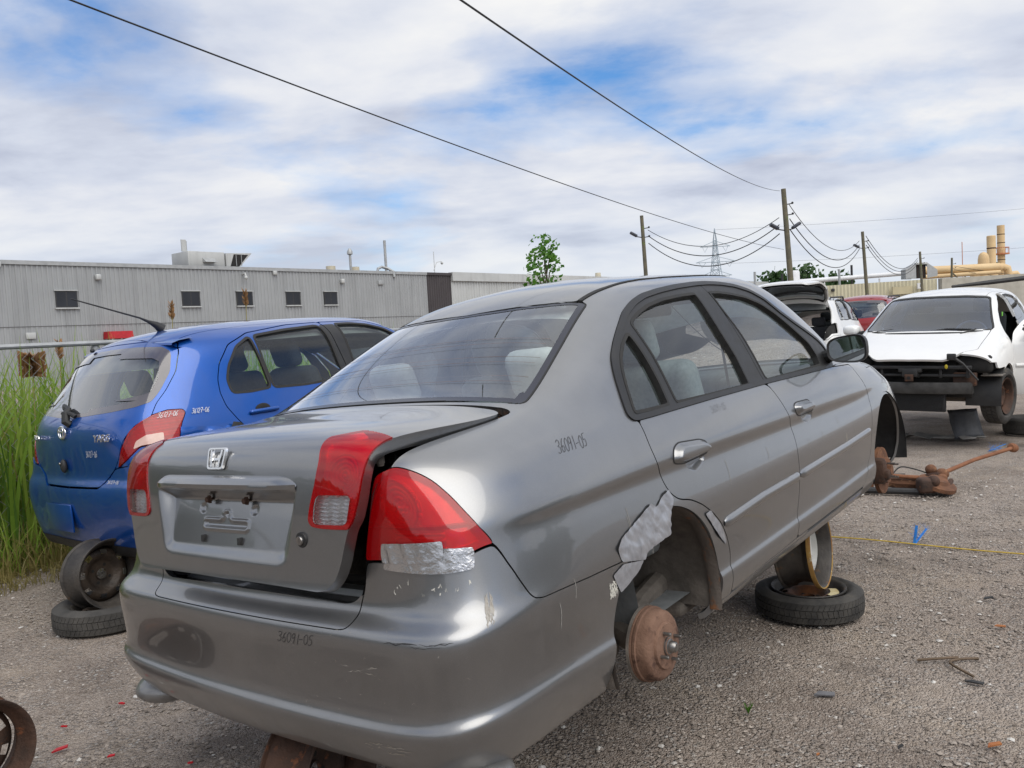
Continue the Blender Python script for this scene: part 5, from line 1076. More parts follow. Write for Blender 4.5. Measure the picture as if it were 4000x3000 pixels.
    for nm, ph, ks in (('rear_door', pRD, ('q', 'r')), ('front_door', pFD, ('f',))):
        d = both(nm, np.maximum.reduce([ph + g, archR, archF, -aw, -bpil]), paint_m, .02)
        for m_, dd in zip((None, 'left'), d):
            panel('pillar_trim', A, F, np.maximum.reduce([ph + g, bpil, -aw]), M_TRIM, dd, .01, m_)
            for q in ks:
                panel('side_window', A5, F5, p5[q] - .006, M_GLASS, dd, 0, m_, -.012); panel('window_seal', A5, F5, np.maximum(p5[q] - .012, -p5[q] - .003), M_RUBBER, dd, .015, m_, .002)
            if full:
                yc, zc = (.90, .937) if nm == 'rear_door' else (1.95, .93); sx = 1 if m_ is None else -1
                MB().bbox((sx * .812, yc, zc), (.03, .21, .028), .013, 3).build('door_handle', paint_m, dd)
                MB().sphere((sx * .795, yc, zc + .01), (.012, .055, .035)).build('handle_cup', M_DARK, dd)
    bm = panel('rear_bumper', A, F, np.maximum.reduce([pBm + g, archR]), paint_m, root, .02, 'weld', .004)
    if full:   # number plate recess, lower dark valance
        panel('bumper_valance', A, F, np.maximum.reduce([pBm + g, archR, z - .265, y - .30]), M_BLACK, bm, 0, 'weld', .007)
        MB().bbox((-.16 * k[0], -.004, .415), (.36, .012, .17), .004).build('plate_mount', paint_m, bm)
    # hatch
    HM = Matrix.Identity(4)
    if hatch_open: HM = Matrix.Translation((0, .47 * k[1], 1.45 * k[2])) @ Matrix.Rotation(math.radians(-78), 4, 'X') @ Matrix.Translation((0, -.47 * k[1], -1.45 * k[2]))
    h = panel('tailgate', A, F, np.maximum(pH + g, -pHG), paint_m, root, .03, 'weld'); h.matrix_local = HM
    panel('tailgate_glass', A, F, pHG - .004, M_GLASSR if not hatch_open else M_GLASSD, h, 0, 'weld', -.004)
    panel('glass_border', A, F, np.maximum(pHG - .004, -(pHG + np.where(z < 1.10, .035, .06) * np.where(x > .2, 1, .45))), pm('grey_glass_border', (.10, .09, .10), (.075, .07, .08), 6, .15, 0, coat=1.), h, 0, 'weld', .001)
    if hatch_open:
        panel('tailgate_lining', A, F, np.maximum(pH + .02, -pHG), M_BLACK, h, .02, 'weld', -.06)
    sp = MB(); xs = np.linspace(-.60, .60, 25) * k[0]; SV = []
    for dy, zz in ((.10, 1.462), (.0, 1.450), (-.045, 1.436), (-.050, 1.424), (-.02, 1.410), (.05, 1.405)):
        for xx in xs: e = (xx / (.6 * k[0])) ** 2; SV.append((xx, (.455 + dy + .055 * e) * k[1], (zz - .028 * e) * k[2]))
    sp.add(SV, [(j * 25 + i, (j + 1) * 25 + i, (j + 1) * 25 + i + 1, j * 25 + i + 1)[::-1] for j in range(5) for i in range(24)]).build('roof_spoiler', paint_m, h)
    # lamps
    for m_ in (None, 'left'):
        if missing_lamp: panel('lamp_socket', A, F, pLm + g, M_DARK, root, .0, m_, -.05); continue
        ln = panel('tail_lamp', A, F, pLm + g, M_REDLENS, root, .012, m_, .004)
        panel('lamp_housing', A, F, pLm + g, pm('dull_lamp_reflector', (.55, .50, .48), (.40, .36, .35), 30, .4, .3), ln, 0, m_, 0, lambda a: -.02 - .004 * np.sin(a[:, 7] * 200))
        if full:
            cl = round_poly([(.945, .90), (.95, .848), (.80, .842), (.735, .825), (.755, .868), (.83, .896)], .012, 3)
            panel('clear_lens', A, F, np.where(y < .62, sdf(UZ, cl), .3), pm('hazy_clear_lens', (.62, .42, .36), (.55, .34, .28), 20, .25, coat=.6), ln, .003, m_, .007)
    # shell inside, wheel wells, underside
    MB().bbox((0, 1.75 * k[1], .24), (1.36 * k[0], 2.7 * k[1], .06), .02).bbox((0, .45 * k[1], .36), (1.0, .5, .10), .03).build('underbody', M_UNDER, root)
    MB().add([(-.70, .35, .55), (.70, .35, .55), (.70, 2.7, .5), (-.70, 2.7, .5), (.72, 2.7, .88), (-.72, 2.7, .88)], [(0, 1, 2, 3), (3, 2, 4, 5)]).build('cabin_floor', M_DASH, root, False)
    for sx in (1, -1):
        for cy in (.60, 3.06):
            w = MB(); WV = []
            for i in range(25):
                a = math.radians(-20 + 220 * i / 24)
                for xx in (.815, .5): WV.append((sx * xx * k[0], cy * k[1] + .345 * math.cos(a), .29 + .345 * math.sin(a)))
            w.add(WV, [(2 * i, 2 * i + 1, 2 * i + 3, 2 * i + 2) for i in range(24)] + [tuple(2 * i + 1 for i in range(25))]); w.build('wheel_arch_liner', M_BLACK, root)
    panel('headliner', A, F, np.maximum(1.30 - z, x - .6), pm('grey_headliner', (.16, .165, .16), (.13, .135, .13), 30, .95), root, 0, 'weld', -.05)
    for m_ in (None, 'left'): panel('door_card', A, F, np.maximum(np.minimum(pRD, pFD) + .02, z - 1.03), M_DASH, root, 0, m_, -.05)
    sm = seats or M_SEATD
    def seat(nm, xc, yc, w_, bk, heads):
        st = empty_child(nm, root, xform((xc * k[0], yc * k[1], .52)))
        T = xform((0, 0, .12), rx=.28); MB().bbox((0, .24, .05), (w_, .48, .16), .06, 3).build('seat_cushion', sm, st); MB().bbox((0, 0, bk / 2), (w_, .13, bk), .06, 3, T).build('seat_back', sm, st)
        for hx in heads:
            MB().bbox((hx, 0, bk + .10), (.27, .10, .19), .05, 4, T).build('headrest', sm, st)
    seat('rear_seat', 0, .86, 1.2, .46, (-.36, .36))
    for sx in (-.34, .34): seat('front_seat', sx, 1.62, .50, .56, (0,))
    MB().bbox((0, 2.55 * k[1], .86), (1.36 * k[0], .36, .22), .07, 3).build('dashboard', M_DASH, root)
    MB().lathe([(.165 + .013 * math.cos(a), .013 * math.sin(a)) for a in np.linspace(0, 6.283, 9)[:-1]], 28, xform((-.34, 2.22 * k[1], .93), rx=math.radians(-64)), True).build('steering_wheel', M_BLACK, root)
    MB().bbox((0, 2.18 * k[1], 1.33 * k[2]), (.22, .03, .06), .022, 3).build('rear_view_mirror', M_BLACK, root)
    if wheels:
        for sx in (1, -1):
            for cy in (.60, 3.06):
                w = tyre('wheel_tyre', Matrix.Translation((sx * .74 * k[0], cy * k[1], .29)) @ Matrix.Rotation(sx * math.pi / 2, 4, 'Y'), .30, .19, .19, parent=root, tread=24)
    if rails:
        for sx in (1, -1): MB().tube([(sx * .56 * k[0], .75 * k[1], 1.43 * k[2]), (sx * .565 * k[0], .82 * k[1], 1.48 * k[2]), (sx * .56 * k[0], 1.9 * k[1], 1.50 * k[2]), (sx * .55 * k[0], 2.0 * k[1], 1.45 * k[2])], .018, 8).build('roof_rail', M_BLACK, root)
    return root, h, B
YM = carM(-2.7008, 5.0592, .1566, -.6957, .0328, -.0423)
HATCH, HGATE, HB = build_hatch('blue_hatchback', YM, M_BLUE, 14, 26)
tag(HATCH, 'blue hatchback with a dented rear quarter, raised on bare rims beside the reeds', 'car')
def hsurf(a, b, off=.0): return tuple(w[0] for w in HB.at((a, b), off))
# badges, lock, wiper, aerial on the hatchback
def ringp(rx, ry, r, n=36): return [(rx * math.cos(t), ry * math.sin(t), 0) for t in np.linspace(0, 2 * math.pi, n)]
EM = Matrix.Translation((-.03, .024, .940)) @ Matrix.Rotation(math.radians(86), 4, 'X')
em = MB(); em.tube(ringp(.050, .037, 0), .0055, 8, False).tube([(a * .42, b * .92, .002) for a, b, c in ringp(.050, .037, 0)], .0048, 8, False).tube([(a * .78, b * .42 + .019, .002) for a, b, c in ringp(.050, .037, 0)], .0048, 8, False)
em.build('maker_emblem', M_CHROME, HGATE, True, 60, EM)
def letters(name, text, parent, M, size, mat, depth=.003, shear=.0):
    cu = bpy.data.curves.new(name, 'FONT'); cu.body = text; cu.size = size; cu.extrude = depth; cu.shear = shear; cu.align_x = 'CENTER'; cu.align_y = 'CENTER'; cu.space_character = .92; cu.offset = size * .012
    o = bpy.data.objects.new(name, cu); COL.objects.link(o); dg = bpy.context.evaluated_depsgraph_get(); me = bpy.data.meshes.new_from_object(o.evaluated_get(dg)); bpy.data.objects.remove(o)
    me.materials.clear(); me.materials.append(mat); n = bpy.data.objects.new(name, me); COL.objects.link(n); n.parent = parent; n.matrix_local = M; return n
letters('model_badge', 'YARiS', HGATE, Matrix.Translation((.476, .030, .900)) @ Matrix.Rotation(math.radians(12), 4, 'Z') @ Matrix.Rotation(math.radians(88), 4, 'X'), .060, M_CHROME, .003, .15)
letters('maker_badge', 'TOYOTA', HGATE, Matrix.Translation((-.44, .030, .905)) @ Matrix.Rotation(math.radians(-12), 4, 'Z') @ Matrix.Rotation(math.radians(88), 4, 'X'), .045, M_CHROME, .003)
lk = MB().sphere((-.055, .018, .735), (.026, .020, .042), 14, 10).build('tailgate_lock', M_BLACK, HGATE); MB().lathe([(0, .004), (.008, .004), (.009, 0)], 14, Matrix.Translation((-.055, -.004, .752)) @ Matrix.Rotation(math.pi / 2, 4, 'X')).build('key_barrel', M_STEEL, lk)
MB().tube([(.03, .055, .985), (.02, .035, 1.005), (.01, .045, 1.05), (-.01, .075, 1.075)], [.024, .026, .024, .018], 10).tube([(-.01, .075, 1.07), (-.07, .082, 1.085), (-.13, .10, 1.10)], [.018, .02, .012], 8).tube([(.005, .05, 1.06), (.06, .06, 1.045), (.08, .07, 1.03)], .014, 8).build('rear_wiper_arm', M_BLACK, HGATE)
MB().tube([(.06, .70, 1.525), (.06, .66, 1.555), (.06, .62, 1.575)], [.035, .022, .012], 10).tube([(.06, .62, 1.575), (.06, .56, 1.605), (.055, .15, 1.745)], [.011, .006, .004], 8).build('aerial', M_BLACK, HATCH)
MB().sphere((-.32, .40, 1.432), (.016, .016, .014), 10, 6).build('washer_nozzle', M_BLACK, HATCH)
for (u, v, tx, sz) in ((.25, .640, '36127-06', .027), (.86, .795, '36127-06', .028), (1.10, .795, '36127-06', .028), (.45, .475, '36127-06', .028)):
    scrawl('marker_number', tx, (lambda u, v: lambda a, b: hsurf(u + a, v + b, .008))(u, v), M_INKW, HATCH, sz, .0026, .2, int(u * 100))
# crumpled dent with a torn rubber flap behind the rear lamp
def dent():
    pp = np.array([(1.02, .675), (1.05, .735), (1.24, .735), (1.40, .700), (1.44, .665), (1.30, .652), (1.12, .655)]); q = []
    for i in range(20):
        for j in range(10): q.append((1.02 + .42 * i / 19, .655 + .08 * j / 9 - .03 * i / 19))
    V = []
    for a, b in q:
        p, n = hsurf(a, b, 0); V.append(np.array(p) + np.array(n) * (.006 + .018 * mnoise.noise(Vector((a * 9, b * 16, 2)))))
    mesh('dented_panel', V, [(i * 10 + j, (i + 1) * 10 + j, (i + 1) * 10 + j + 1, i * 10 + j + 1) for i in range(19) for j in range(9)], M_BLUE, HATCH)
dent()
MB().add([(.835, .66, .90), (.85, .70, .89), (.87, .78, .80), (.865, .72, .76), (.86, .64, .78), (.845, .63, .86)], [(0, 1, 5), (1, 2, 3, 4), (1, 4, 5)]).build('torn_rubber_flap', M_RUBBER, HATCH)
MB().tube([(-.10, .10, .235), (-.12, .34, .245), (-.12, .6, .26)], .030, 14, False).build('exhaust_pipe', pm('weathered_exhaust', (.20, .17, .14), (.12, .10, .085), 14, .5, .6), HATCH)
# ---------------------------------------------------------------- white hatchbacks facing the camera
def build_front_car(name, M, paint_m, stripped=True, nu=8, nv=12):
    B = Body(golf_ctrl(), nu, nv, 3, 5); A, F = B.A, B.F; root = empty(name, M); g = .003
    x, y, z = A[:, 0], A[:, 1], A[:, 2]; YZ = A[:, 1:3]; XY = A[:, :2]
    side = (x > .42) & (y > .55); S_ = lambda p: np.where(side, p, .2 + np.abs(p))
    hood = round_poly([(-.3, 3.245), (.40, 3.215), (.665, 3.10), (.648, 3.32), (.622, 3.70), (.50, 3.785), (.40, 3.93), (.34, 3.975), (-.3, 4.005)], .02, 3)
    pHo = np.where((y > 2.9) & (z > .68), sdf(XY, hood), .3)
    ws = round_poly([(-.3, 1.398), (.30, 1.392), (.52, 1.375), (.555, 1.360), (.64, 1.13), (.682, 1.03), (.66, 1.012), (.40, .992), (-.3, .986)], .015, 3)
    pWs = np.where((y > 2.0) & (y > np.interp(z, [.9, 1.4], [2.85, 2.2])), sdf(A[:, [0, 2]], ws), .3)
    pRoof = np.maximum.reduce([1.38 - z, x - .50, np.where(y > 1.9, .012 - pWs, -1.)])
    FD = round_poly([(2.0, .26), (2.02, .6), (1.98, .93), (1.90, 1.405), (2.12, 1.395), (2.36, 1.335), (2.62, 1.215), (2.82, 1.085), (2.93, .97), (2.98, .80), (2.97, .50), (2.92, .26)], .03, 3)
    RD = round_poly([(1.99, .26), (2.01, .6), (1.97, .93), (1.89, 1.405), (1.5, 1.41), (1.15, 1.38), (.98, 1.25), (.93, 1.05), (.98, .85), (1.16, .60), (1.22, .40), (1.24, .26)], .03, 3)
    pF, pR = S_(sdf(YZ, FD)), S_(sdf(YZ, RD))
    wF = S_(sdf(YZ, round_poly([(2.02, 1.0), (1.96, 1.36), (2.12, 1.355), (2.34, 1.295), (2.58, 1.18), (2.76, 1.065), (2.82, .995)], .02, 3)))
    wR = S_(sdf(YZ, round_poly([(1.92, 1.005), (1.86, 1.365), (1.5, 1.37), (1.22, 1.345), (1.08, 1.22), (1.06, 1.03)], .02, 3)))
    archF = np.where(x > .4, .345 - np.hypot(y - 3.32, z - .31), -1.); archR = np.where(x > .4, .345 - np.hypot(y - .75, z - .31), -1.)
    cutf = np.where(z > .70, y - (3.83 - .6 * np.clip(.80 - z, 0, 1)), y - 3.70) if stripped else y * 0 - 1
    ex = lambda *ps: np.maximum.reduce([g - p for p in ps])
    def both(n_, ph, m_, d=.015, off=0., par=None): return panel(n_, A, F, ph, m_, par or root, d, None, off), panel(n_, A, F, ph, m_, par or root, d, 'left', off)
    fcut = np.where((y > 3.2), np.maximum(cutf, np.where((y > 3.5) & (z < .63) & stripped, 1., -1.)), -1.)
    both('body_side', np.maximum.reduce([ex(pF, pR, pHo, pWs, pRoof), archF, archR, fcut, .23 - z]), paint_m, .02)
    panel('roof', A, F, pRoof + g * .3, paint_m, root, .012, 'weld'); ho = panel('hood', A, F, pHo + g, paint_m, root, .025, 'weld')
    panel('windshield', A, F, pWs + g, M_GLASSD, root, 0, 'weld', -.002)
    panel('windshield_seal', A, F, np.maximum(pWs - .004, -pWs - .012), M_RUBBER, root, .006, 'weld', .002)
    aw = np.minimum(wF, wR); doors = {}
    for nm, ph, w in (('front_door', pF, wF), ('rear_door', pR, wR)):
        r, l = both(nm, np.maximum.reduce([ph + g, archF, archR, -(aw - .0)]), paint_m, .03); doors[nm] = (r, l)
        for m_, dd in zip((None, 'left'), (r, l)):
            panel('side_window', A, F, w - .006, M_GLASS, dd, 0, m_, -.012); panel('window_seal', A, F, np.maximum(w - .022, -w), M_RUBBER, dd, .015, m_, .002)
            panel('door_lining', A, F, np.maximum(ph + .02, z - .95), M_DASH, dd, 0, m_, -.06)
            sx = 1 if m_ is None else -1; yc = 2.5 if nm == 'front_door' else 1.6
            nn = 24; MV = []
            us = np.linspace(2.06, 2.93, nn) if nm == 'front_door' else np.linspace(1.24, 1.96, nn)
            for dz, oo in ((-.022, 0), (-.018, .012), (.016, .012), (.022, 0)):
                for yy in us: MV.append((sx * (.874 + oo), yy, .60 + dz))
            mesh('side_moulding', MV, [(k * nn + i, k * nn + i + 1, (k + 1) * nn + i + 1, (k + 1) * nn + i) for k in range(3) for i in range(nn - 1)], paint_m, dd)
            MB().bbox((sx * .875, yc - .35, .83), (.03, .20, .03), .012, 3).build('door_handle', paint_m, dd)
    for sx in (1, -1):
        par = doors['front_door'][0 if sx > 0 else 1]; mb = MB(); V = []; nn, mm = 20, 10
        for i in range(mm + 1):
            ph = i / mm * math.pi / 2
            for k in range(nn):
                a = 2 * math.pi * k / nn; ca, sa = math.cos(a), math.sin(a); e = .7; rs = math.cos(ph) ** .55
                V.append((sx * (.965 + .105 * math.copysign(abs(ca) ** e, ca) * rs), 2.70 + .12 * math.sin(ph), 1.02 + .068 * math.copysign(abs(sa) ** e, sa) * rs))
        mb.add(V, [((i * nn + k), (i * nn + (k + 1) % nn), ((i + 1) * nn + (k + 1) % nn), ((i + 1) * nn + k))[::sx] for i in range(mm) for k in range(nn)] + [tuple(range(nn))])
        mo = mb.build('side_mirror', paint_m, par); MB().tube([(sx * .80, 2.74, .985), (sx * .90, 2.74, .965)], .03, 8).build('mirror_arm', M_BLACK, mo)
    for (x0, x1, yy) in ((.58, .20, 3.20), (.02, -.48, 3.24)):
        MB().tube([(x0, yy - .02, 1.005), ((x0 + x1) / 2, yy - .06, 1.035), (x1, yy - .05, 1.025)], .010, 6).tube([(x1 + .1, yy + .04, .985), (x1 - .05, yy - .04, 1.03)], .009, 6).build('windshield_wiper', M_BLACK, root)
    # cabin
    MB().add([(-.70, .6, .45), (.70, .6, .45), (.70, 3.1, .45), (-.70, 3.1, .45)], [(0, 1, 2, 3)]).build('cabin_floor', M_DASH, root, False)
    MB().bbox((0, 2.95, .86), (1.40, .50, .22), .08, 3).build('dashboard', M_SEATD, root)
    MB().lathe([(.175 + .014 * math.cos(a), .014 * math.sin(a)) for a in np.linspace(0, 6.283, 9)[:-1]], 30, xform((-.36, 2.55, .93), rx=math.radians(-64)), True).build('steering_wheel', M_DASH, root)
    for sx in (-.36, .36):
        st = empty_child('front_seat', root, xform((sx, 1.75, .45))); T = xform((0, 0, .12), rx=.25)
        MB().bbox((0, .25, .05), (.50, .5, .16), .06, 3).build('seat_cushion', M_SEATD, st); MB().bbox((0, 0, .30), (.50, .14, .62), .06, 3, T).build('seat_back', M_SEATD, st); MB().bbox((0, 0, .72), (.27, .10, .19), .05, 3, T).build('headrest', M_SEATD, st)
    st = empty_child('rear_seat', root, xform((0, .95, .45))); MB().bbox((0, .25, .05), (1.25, .5, .16), .06, 3).build('seat_cushion', M_SEATD, st); MB().bbox((0, 0, .30), (1.25, .14, .58), .06, 3, xform((0, 0, .12), rx=.3)).build('seat_back', M_SEATD, st)
    MB().bbox((0, 2.30, 1.30), (.22, .03, .06), .02, 3).build('rear_view_mirror', M_BLACK, root)
    MB().bbox((0, 2.0, .25), (1.45, 2.6, .08), .03).build('underbody', M_UNDER, root)
    for sx in (1, -1):
        w = MB(); WV = []
        for i in range(25):
            a = math.radians(-15 + 210 * i / 24)
            for xx in (.845, .50): WV.append((sx * xx, 3.32 + .355 * math.cos(a), .31 + .355 * math.sin(a)))
        w.add(WV, [(2 * i, 2 * i + 1, 2 * i + 3, 2 * i + 2) for i in range(25 - 1)] + [tuple(2 * i + 1 for i in range(25))]); w.build('wheel_arch_liner', M_BLACK, root)
    if not stripped:
        panel('front_bumper', A, F, np.maximum.reduce([np.where(y > 3.6, z - .70, 1.), .25 - z]), paint_m, root, .01, 'weld', .004); return root, doors
    # stripped front end
    rs = MB(); rs.bbox((0, 3.90, .655), (1.20, .06, .035), .008).bbox((0, 3.86, .565), (1.16, .05, .030), .008)
    for xx in (-.56, -.30, -.07, .07, .30, .56): rs.bbox((xx, 3.88, .60), (.03, .045, .12), .006)
    rs.build('radiator_support', M_BLACK, root)
    MB().bbox((0, 3.91, .625), (.24, .08, .05), .012).bbox((0, 3.935, .595), (.16, .05, .09), .012).build('hood_latch', M_BLACK, root)
    MB().bbox((0, 3.98, .545), (.085, .03, .075), .004).build('tow_bracket', M_RUST2, root)
    MB().lathe([(.0, 0), (.018, 0)], 16, Matrix.Translation((0, 3.997, .545)) @ Matrix.Rotation(-math.pi / 2, 4, 'X')).build('tow_eye', M_DARK, root)
    bb = MB(); n = 22; V = []
    for yy, zz in ((3.86, .375), (3.945, .365), (3.955, .385), (3.95, .47), (3.945, .490), (3.86, .485)):
        for i in range(n): xx = -.60 + 1.2 * i / (n - 1); V.append((xx, yy - .10 * (xx / .6) ** 2, zz))
    bb.add(V, [(k * n + i, (k + 1) * n + i, (k + 1) * n + i + 1, k * n + i + 1) for k in range(5) for i in range(n - 1)] + [tuple(k * n for k in range(6)), tuple(k * n + n - 1 for k in range(6))[::-1]])
    bb.build('bumper_beam', pm('dirty_steel_beam', (.075, .073, .070), (.045, .044, .042), 12, .6, .3, .3, 60, spots=((.16, .075, .035), 15, .66)), root)
    MB().bbox((-.52, 3.80, .52), (.22, .10, .14), .01).build('crash_bracket', M_RUST2, root); MB().bbox((.52, 3.80, .52), (.22, .10, .14), .01).build('crash_bracket', M_RUST2, root)
    rd = MB(); rd.bbox((.06, 3.83, .265), (.80, .05, .21), .01)
    for i in range(16): rd.bbox((.06, 3.858, .17 + .0125 * i), (.76, .008, .005), .001, 1)
    rd.build('radiator', M_BLACK, root)
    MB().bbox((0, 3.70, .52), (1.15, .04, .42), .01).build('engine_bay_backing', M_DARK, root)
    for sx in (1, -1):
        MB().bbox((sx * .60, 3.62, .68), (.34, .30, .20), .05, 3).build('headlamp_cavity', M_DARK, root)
        MB().bbox((sx * .76, 3.62, .555), (.20, .26, .012), .004).bbox((sx * .70, 3.72, .60), (.05, .03, .11), .006).build('fender_bracket', M_UNDER, root)
    MB().tube([(-.42, 3.98, .78), (-.52, 3.94, .70), (-.66, 3.90, .52)], [.022, .014, .010], 6).bbox((-.42, 3.985, .775), (.09, .03, .07), .01).build('hanging_bracket', M_BLACK, root)
    MB().sphere((-.36, 3.93, .665), (.016, .012, .025), 10, 6).build('yellow_cap', pm('yellow_plastic', (.65, .50, .03), (.5, .4, .03), 20, .5), root)
    MB().tube([(-.50, 3.6, .28), (-.62, 3.45, .26), (-.72, 3.32, .28)], .03, 8).tube([(-.45, 3.55, .34), (-.65, 3.40, .36)], .02, 8).build('suspension_arm', M_RUST2, root)
    for sx in (-1,):
        w = tyre('wheel_tyre', Matrix.Translation((sx * .765, 3.32, .295)) @ Matrix.Rotation(-.18, 4, 'Z') @ Matrix.Rotation(sx * math.pi / 2, 4, 'Y'), .312, .20, .20, parent=root, tread=40)
        rim('wheel_rim', Matrix.Translation((sx * .765, 3.32, .295)) @ Matrix.Rotation(-.18, 4, 'Z') @ Matrix.Rotation(sx * math.pi / 2, 4, 'Y'), M_RUST2, .20, .18, .03, None, 8, parent=root)
    return root, doors
GM = carM(6.8227, 12.3229, .3583, 2.4723, -.0219, -.0252)
GOLF, GD = build_front_car('white_hatchback', GM, M_WHITE)
tag(GOLF, 'white hatchback facing us with its front bumper and headlamps stripped off', 'car')
HNG = Vector((-.85, 2.96, 0))
for d in (GD['front_door'][1],): d.matrix_local = Matrix.Translation(HNG) @ Matrix.Rotation(math.radians(-62), 4, 'Z') @ Matrix.Translation(-HNG)
mir = [c for c in GD['front_door'][1].children if c.name.startswith('side_mirror')][0]
scrawl('marker_number', '36043-08', lambda a, b: ((-.905 - .14 + a * 1.0, 2.822 - .5 * (a - .07) ** 2, 1.012 + b), (0, 1, 0)), M_INK, GD['front_door'][1], .022, .002, .2, 9)
MB().bbox((-.70, 2.60, 1.17), (.004, .07, .05), .001).build('green_sticker', pm('green_sticker', (.20, .62, .05), (.15, .5, .04), 20, .6), GOLF)
# its neighbour, seen through the sedan's windows
GM2 = carM(6.8227 - .784 * 3.15 + .3, 12.3229 + .62 * 3.15 + .5, .30, 2.4723, 0, 0)
G2, _ = build_front_car('white_car', GM2, M_WHITE, False, 6, 8)
tag(G2, 'white car parked nose towards us, seen through the grey sedan windows', 'car')
# lying below the white car
tg = tyre('scrap_car_tyre', lying(6.18, 9.95, .11, .3), .31, .20, .20, M_TYRE_D); lab(tg, 'dusty tyre lying flat below the front wheel of the white hatchback', 'tyre')
def crumple(name, P0, ux, uy, nx, ny, amp, mat, label, cat, seed=0, thick=.004):
    V = []; o = Vector(P0); a, b = Vector(ux), Vector(uy); nn = a.cross(b).normalized()
    for j in range(ny):
        for i in range(nx):
            p = o + a * (i / (nx - 1)) + b * (j / (ny - 1)); V.append(p + nn * amp * mnoise.noise(Vector((i * .6 + seed, j * .6, seed))) + a.normalized() * (.06 * amp / .02 * mnoise.noise(Vector((i * 1.9, j * 3.1, seed + 5))) if j in (0, ny - 1) else 0))
    F = [(j * nx + i, j * nx + i + 1, (j + 1) * nx + i + 1, (j + 1) * nx + i) for j in range(ny - 1) for i in range(nx - 1)]
    ob = mesh(name, V, F, mat); md = ob.modifiers.new('s', 'SOLIDIFY'); md.thickness = thick
    for v in ob.data.vertices:
        if v.co.z < .004: v.co.z = .004
    return tag(ob, label, cat)
crumple('plastic_flap', (5.13, 9.72, .02), (.36, .03, 0), (-.03, .10, .34), 8, 8, .02, pm('scuffed_grey_plastic', (.10, .105, .115), (.06, .063, .07), 8, .5, 0, .3, 50, spots=((.34, .34, .35), 9, .66)), 'torn dark grey plastic sheet hanging under the white hatchback', 'plastic sheet', 2)
crumple('undertray', (4.55, 10.25, .03), (.75, -.62, 0), (.16, .10, .02), 14, 4, .06, pm('pale_torn_plastic', (.38, .36, .33), (.22, .21, .19), 6, .8, 0, .3, 40), 'torn pale undertray scrap lying beneath the white hatchback', 'car part', 7)
# wagons and vans behind
SUV, SH, _ = build_hatch('white_wagon', carM(5.55, 16.6, .25, -.56, 0, 0), M_WHITE, 6, 8, False, True, (1.04, 1.2, 1.12), wheels=True, missing_lamp=True, rails=True)
tag(SUV, 'white wagon with its tailgate raised, parked beyond the grey sedan', 'car')
RSUV, RH, _ = build_hatch('red_wagon', carM(8.35, 20.3, .28, -.62, 0, 0), M_RED, 6, 8, False, False, (1.04, 1.2, 1.12), wheels=True, rails=True)
tag(RSUV, 'red wagon parked behind the raised tailgate of the white wagon', 'car')
DV, DH, _ = build_hatch('grey_van', carM(10.75, 16.2, .10, -.60, 0, 0), M_SILVERBLUE, 6, 8, False, False, (1.05, 1.2, 1.15), wheels=True)
tag(DV, 'pale grey van at the right edge behind the white hatchback', 'van')
bx = MB().tube([(7.4, 14.0, 1.91), (8.0, 14.0, 1.945), (10.2, 14.05, 2.09)], [.022, .038, .045], 8).build('raised_tailgate_edge', M_BLACK); tag(bx, 'long black raised bar slanting up behind the white hatchback roof', 'bar')
# ---------------------------------------------------------------- long metal building on the left
BD = Vector((.6318, .7751, 0)); BN = Vector((.7751, -.6318, 0))     # along the wall, and out of it towards the yard
BQ = Vector((-27.045, 45.0, 0))
def bw(s, z, o=0.): return BQ + BD * s + BN * o + Vector((0, 0, z))
BM = Matrix(((BD.x, BN.x, 0, 0), (BD.y, BN.y, 0, 0), (0, 0, 1, 0), (0, 0, 0, 1)))   # local: x along, y out, z up
def corrugated(name, s0, s1, z0, z1, pitch, depth, mat, parent):
    V = []; F = []; s = s0; prof = [(0, 0), (.30, 0), (.42, depth), (.72, depth), (.84, 0)]
    while s < s1:
        for f, d in prof:
            if s + f * pitch <= s1: V += [(s + f * pitch, d, z0), (s + f * pitch, d, z1)]
        s += pitch
    for i in range(len(V) // 2 - 1): F.append((2 * i, 2 * i + 2, 2 * i + 3, 2 * i + 1)[::-1])
    return mesh(name, V, F, mat, parent, False)
def cladding(name, c, c2, rough=.55, stain=True):
    t = NT(name); v = t.co(); n = t.noise(v, .5, 5, .6); col = t.mix(t.ramp(n, [(.35, 0.), (.65, 1.)]), c, c2)
    streak = t.noise(t.co(sc=(2.5, 1, .12)), 1.0, 5, .6); col = t.mix(t.math('MULTIPLY', t.ramp(streak, [(.48, 0.), (.72, 1.)]), .6), col, tuple(x * .68 for x in c))
    return t.done(t.bsdf(col, rough, .1))
M_CLAD = cladding('grey_metal_cladding', (.36, .37, .375), (.325, .335, .34)); M_CLADD = cladding('dark_cladding', (.070, .060, .062), (.055, .048, .05)); M_CLADW = cladding('pale_cladding', (.52, .53, .52), (.46, .47, .46))
M_WINDK = pm('dark_window_pane', (.012, .014, .018), (.022, .025, .032), .6, .35, 0); M_WFRAME = pm('dark_window_frame', (.03, .03, .032), (.045, .045, .045), 10, .5); M_ROOFM = pm('roof_metal', (.42, .43, .43), (.34, .35, .35), 3, .5, .3)
bld = empty('metal_building', Matrix.Translation(BQ) @ BM); tag(bld, 'long grey corrugated metal building with small dark windows behind the fence', 'building')
corrugated('wall', -30, 32.33, -.5, 6.72, .27, .05, M_CLAD, bld); corrugated('dark_wall_section', 32.34, 35.29, -.5, 6.72, .27, .05, M_CLADD, bld)
MB().box((1.2, .04, 6.84), (62.3, .16, .22)).build('roof_flashing', M_ROOFM, bld, False); MB().box((33.82, .05, 6.84), (2.98, .17, .22)).build('roof_flashing', M_CLADD, bld, False)
MB().box((2.6, -7, 3.2), (65.3, 13.9, 7.2)).build('building_core', M_CLADD, bld, False)
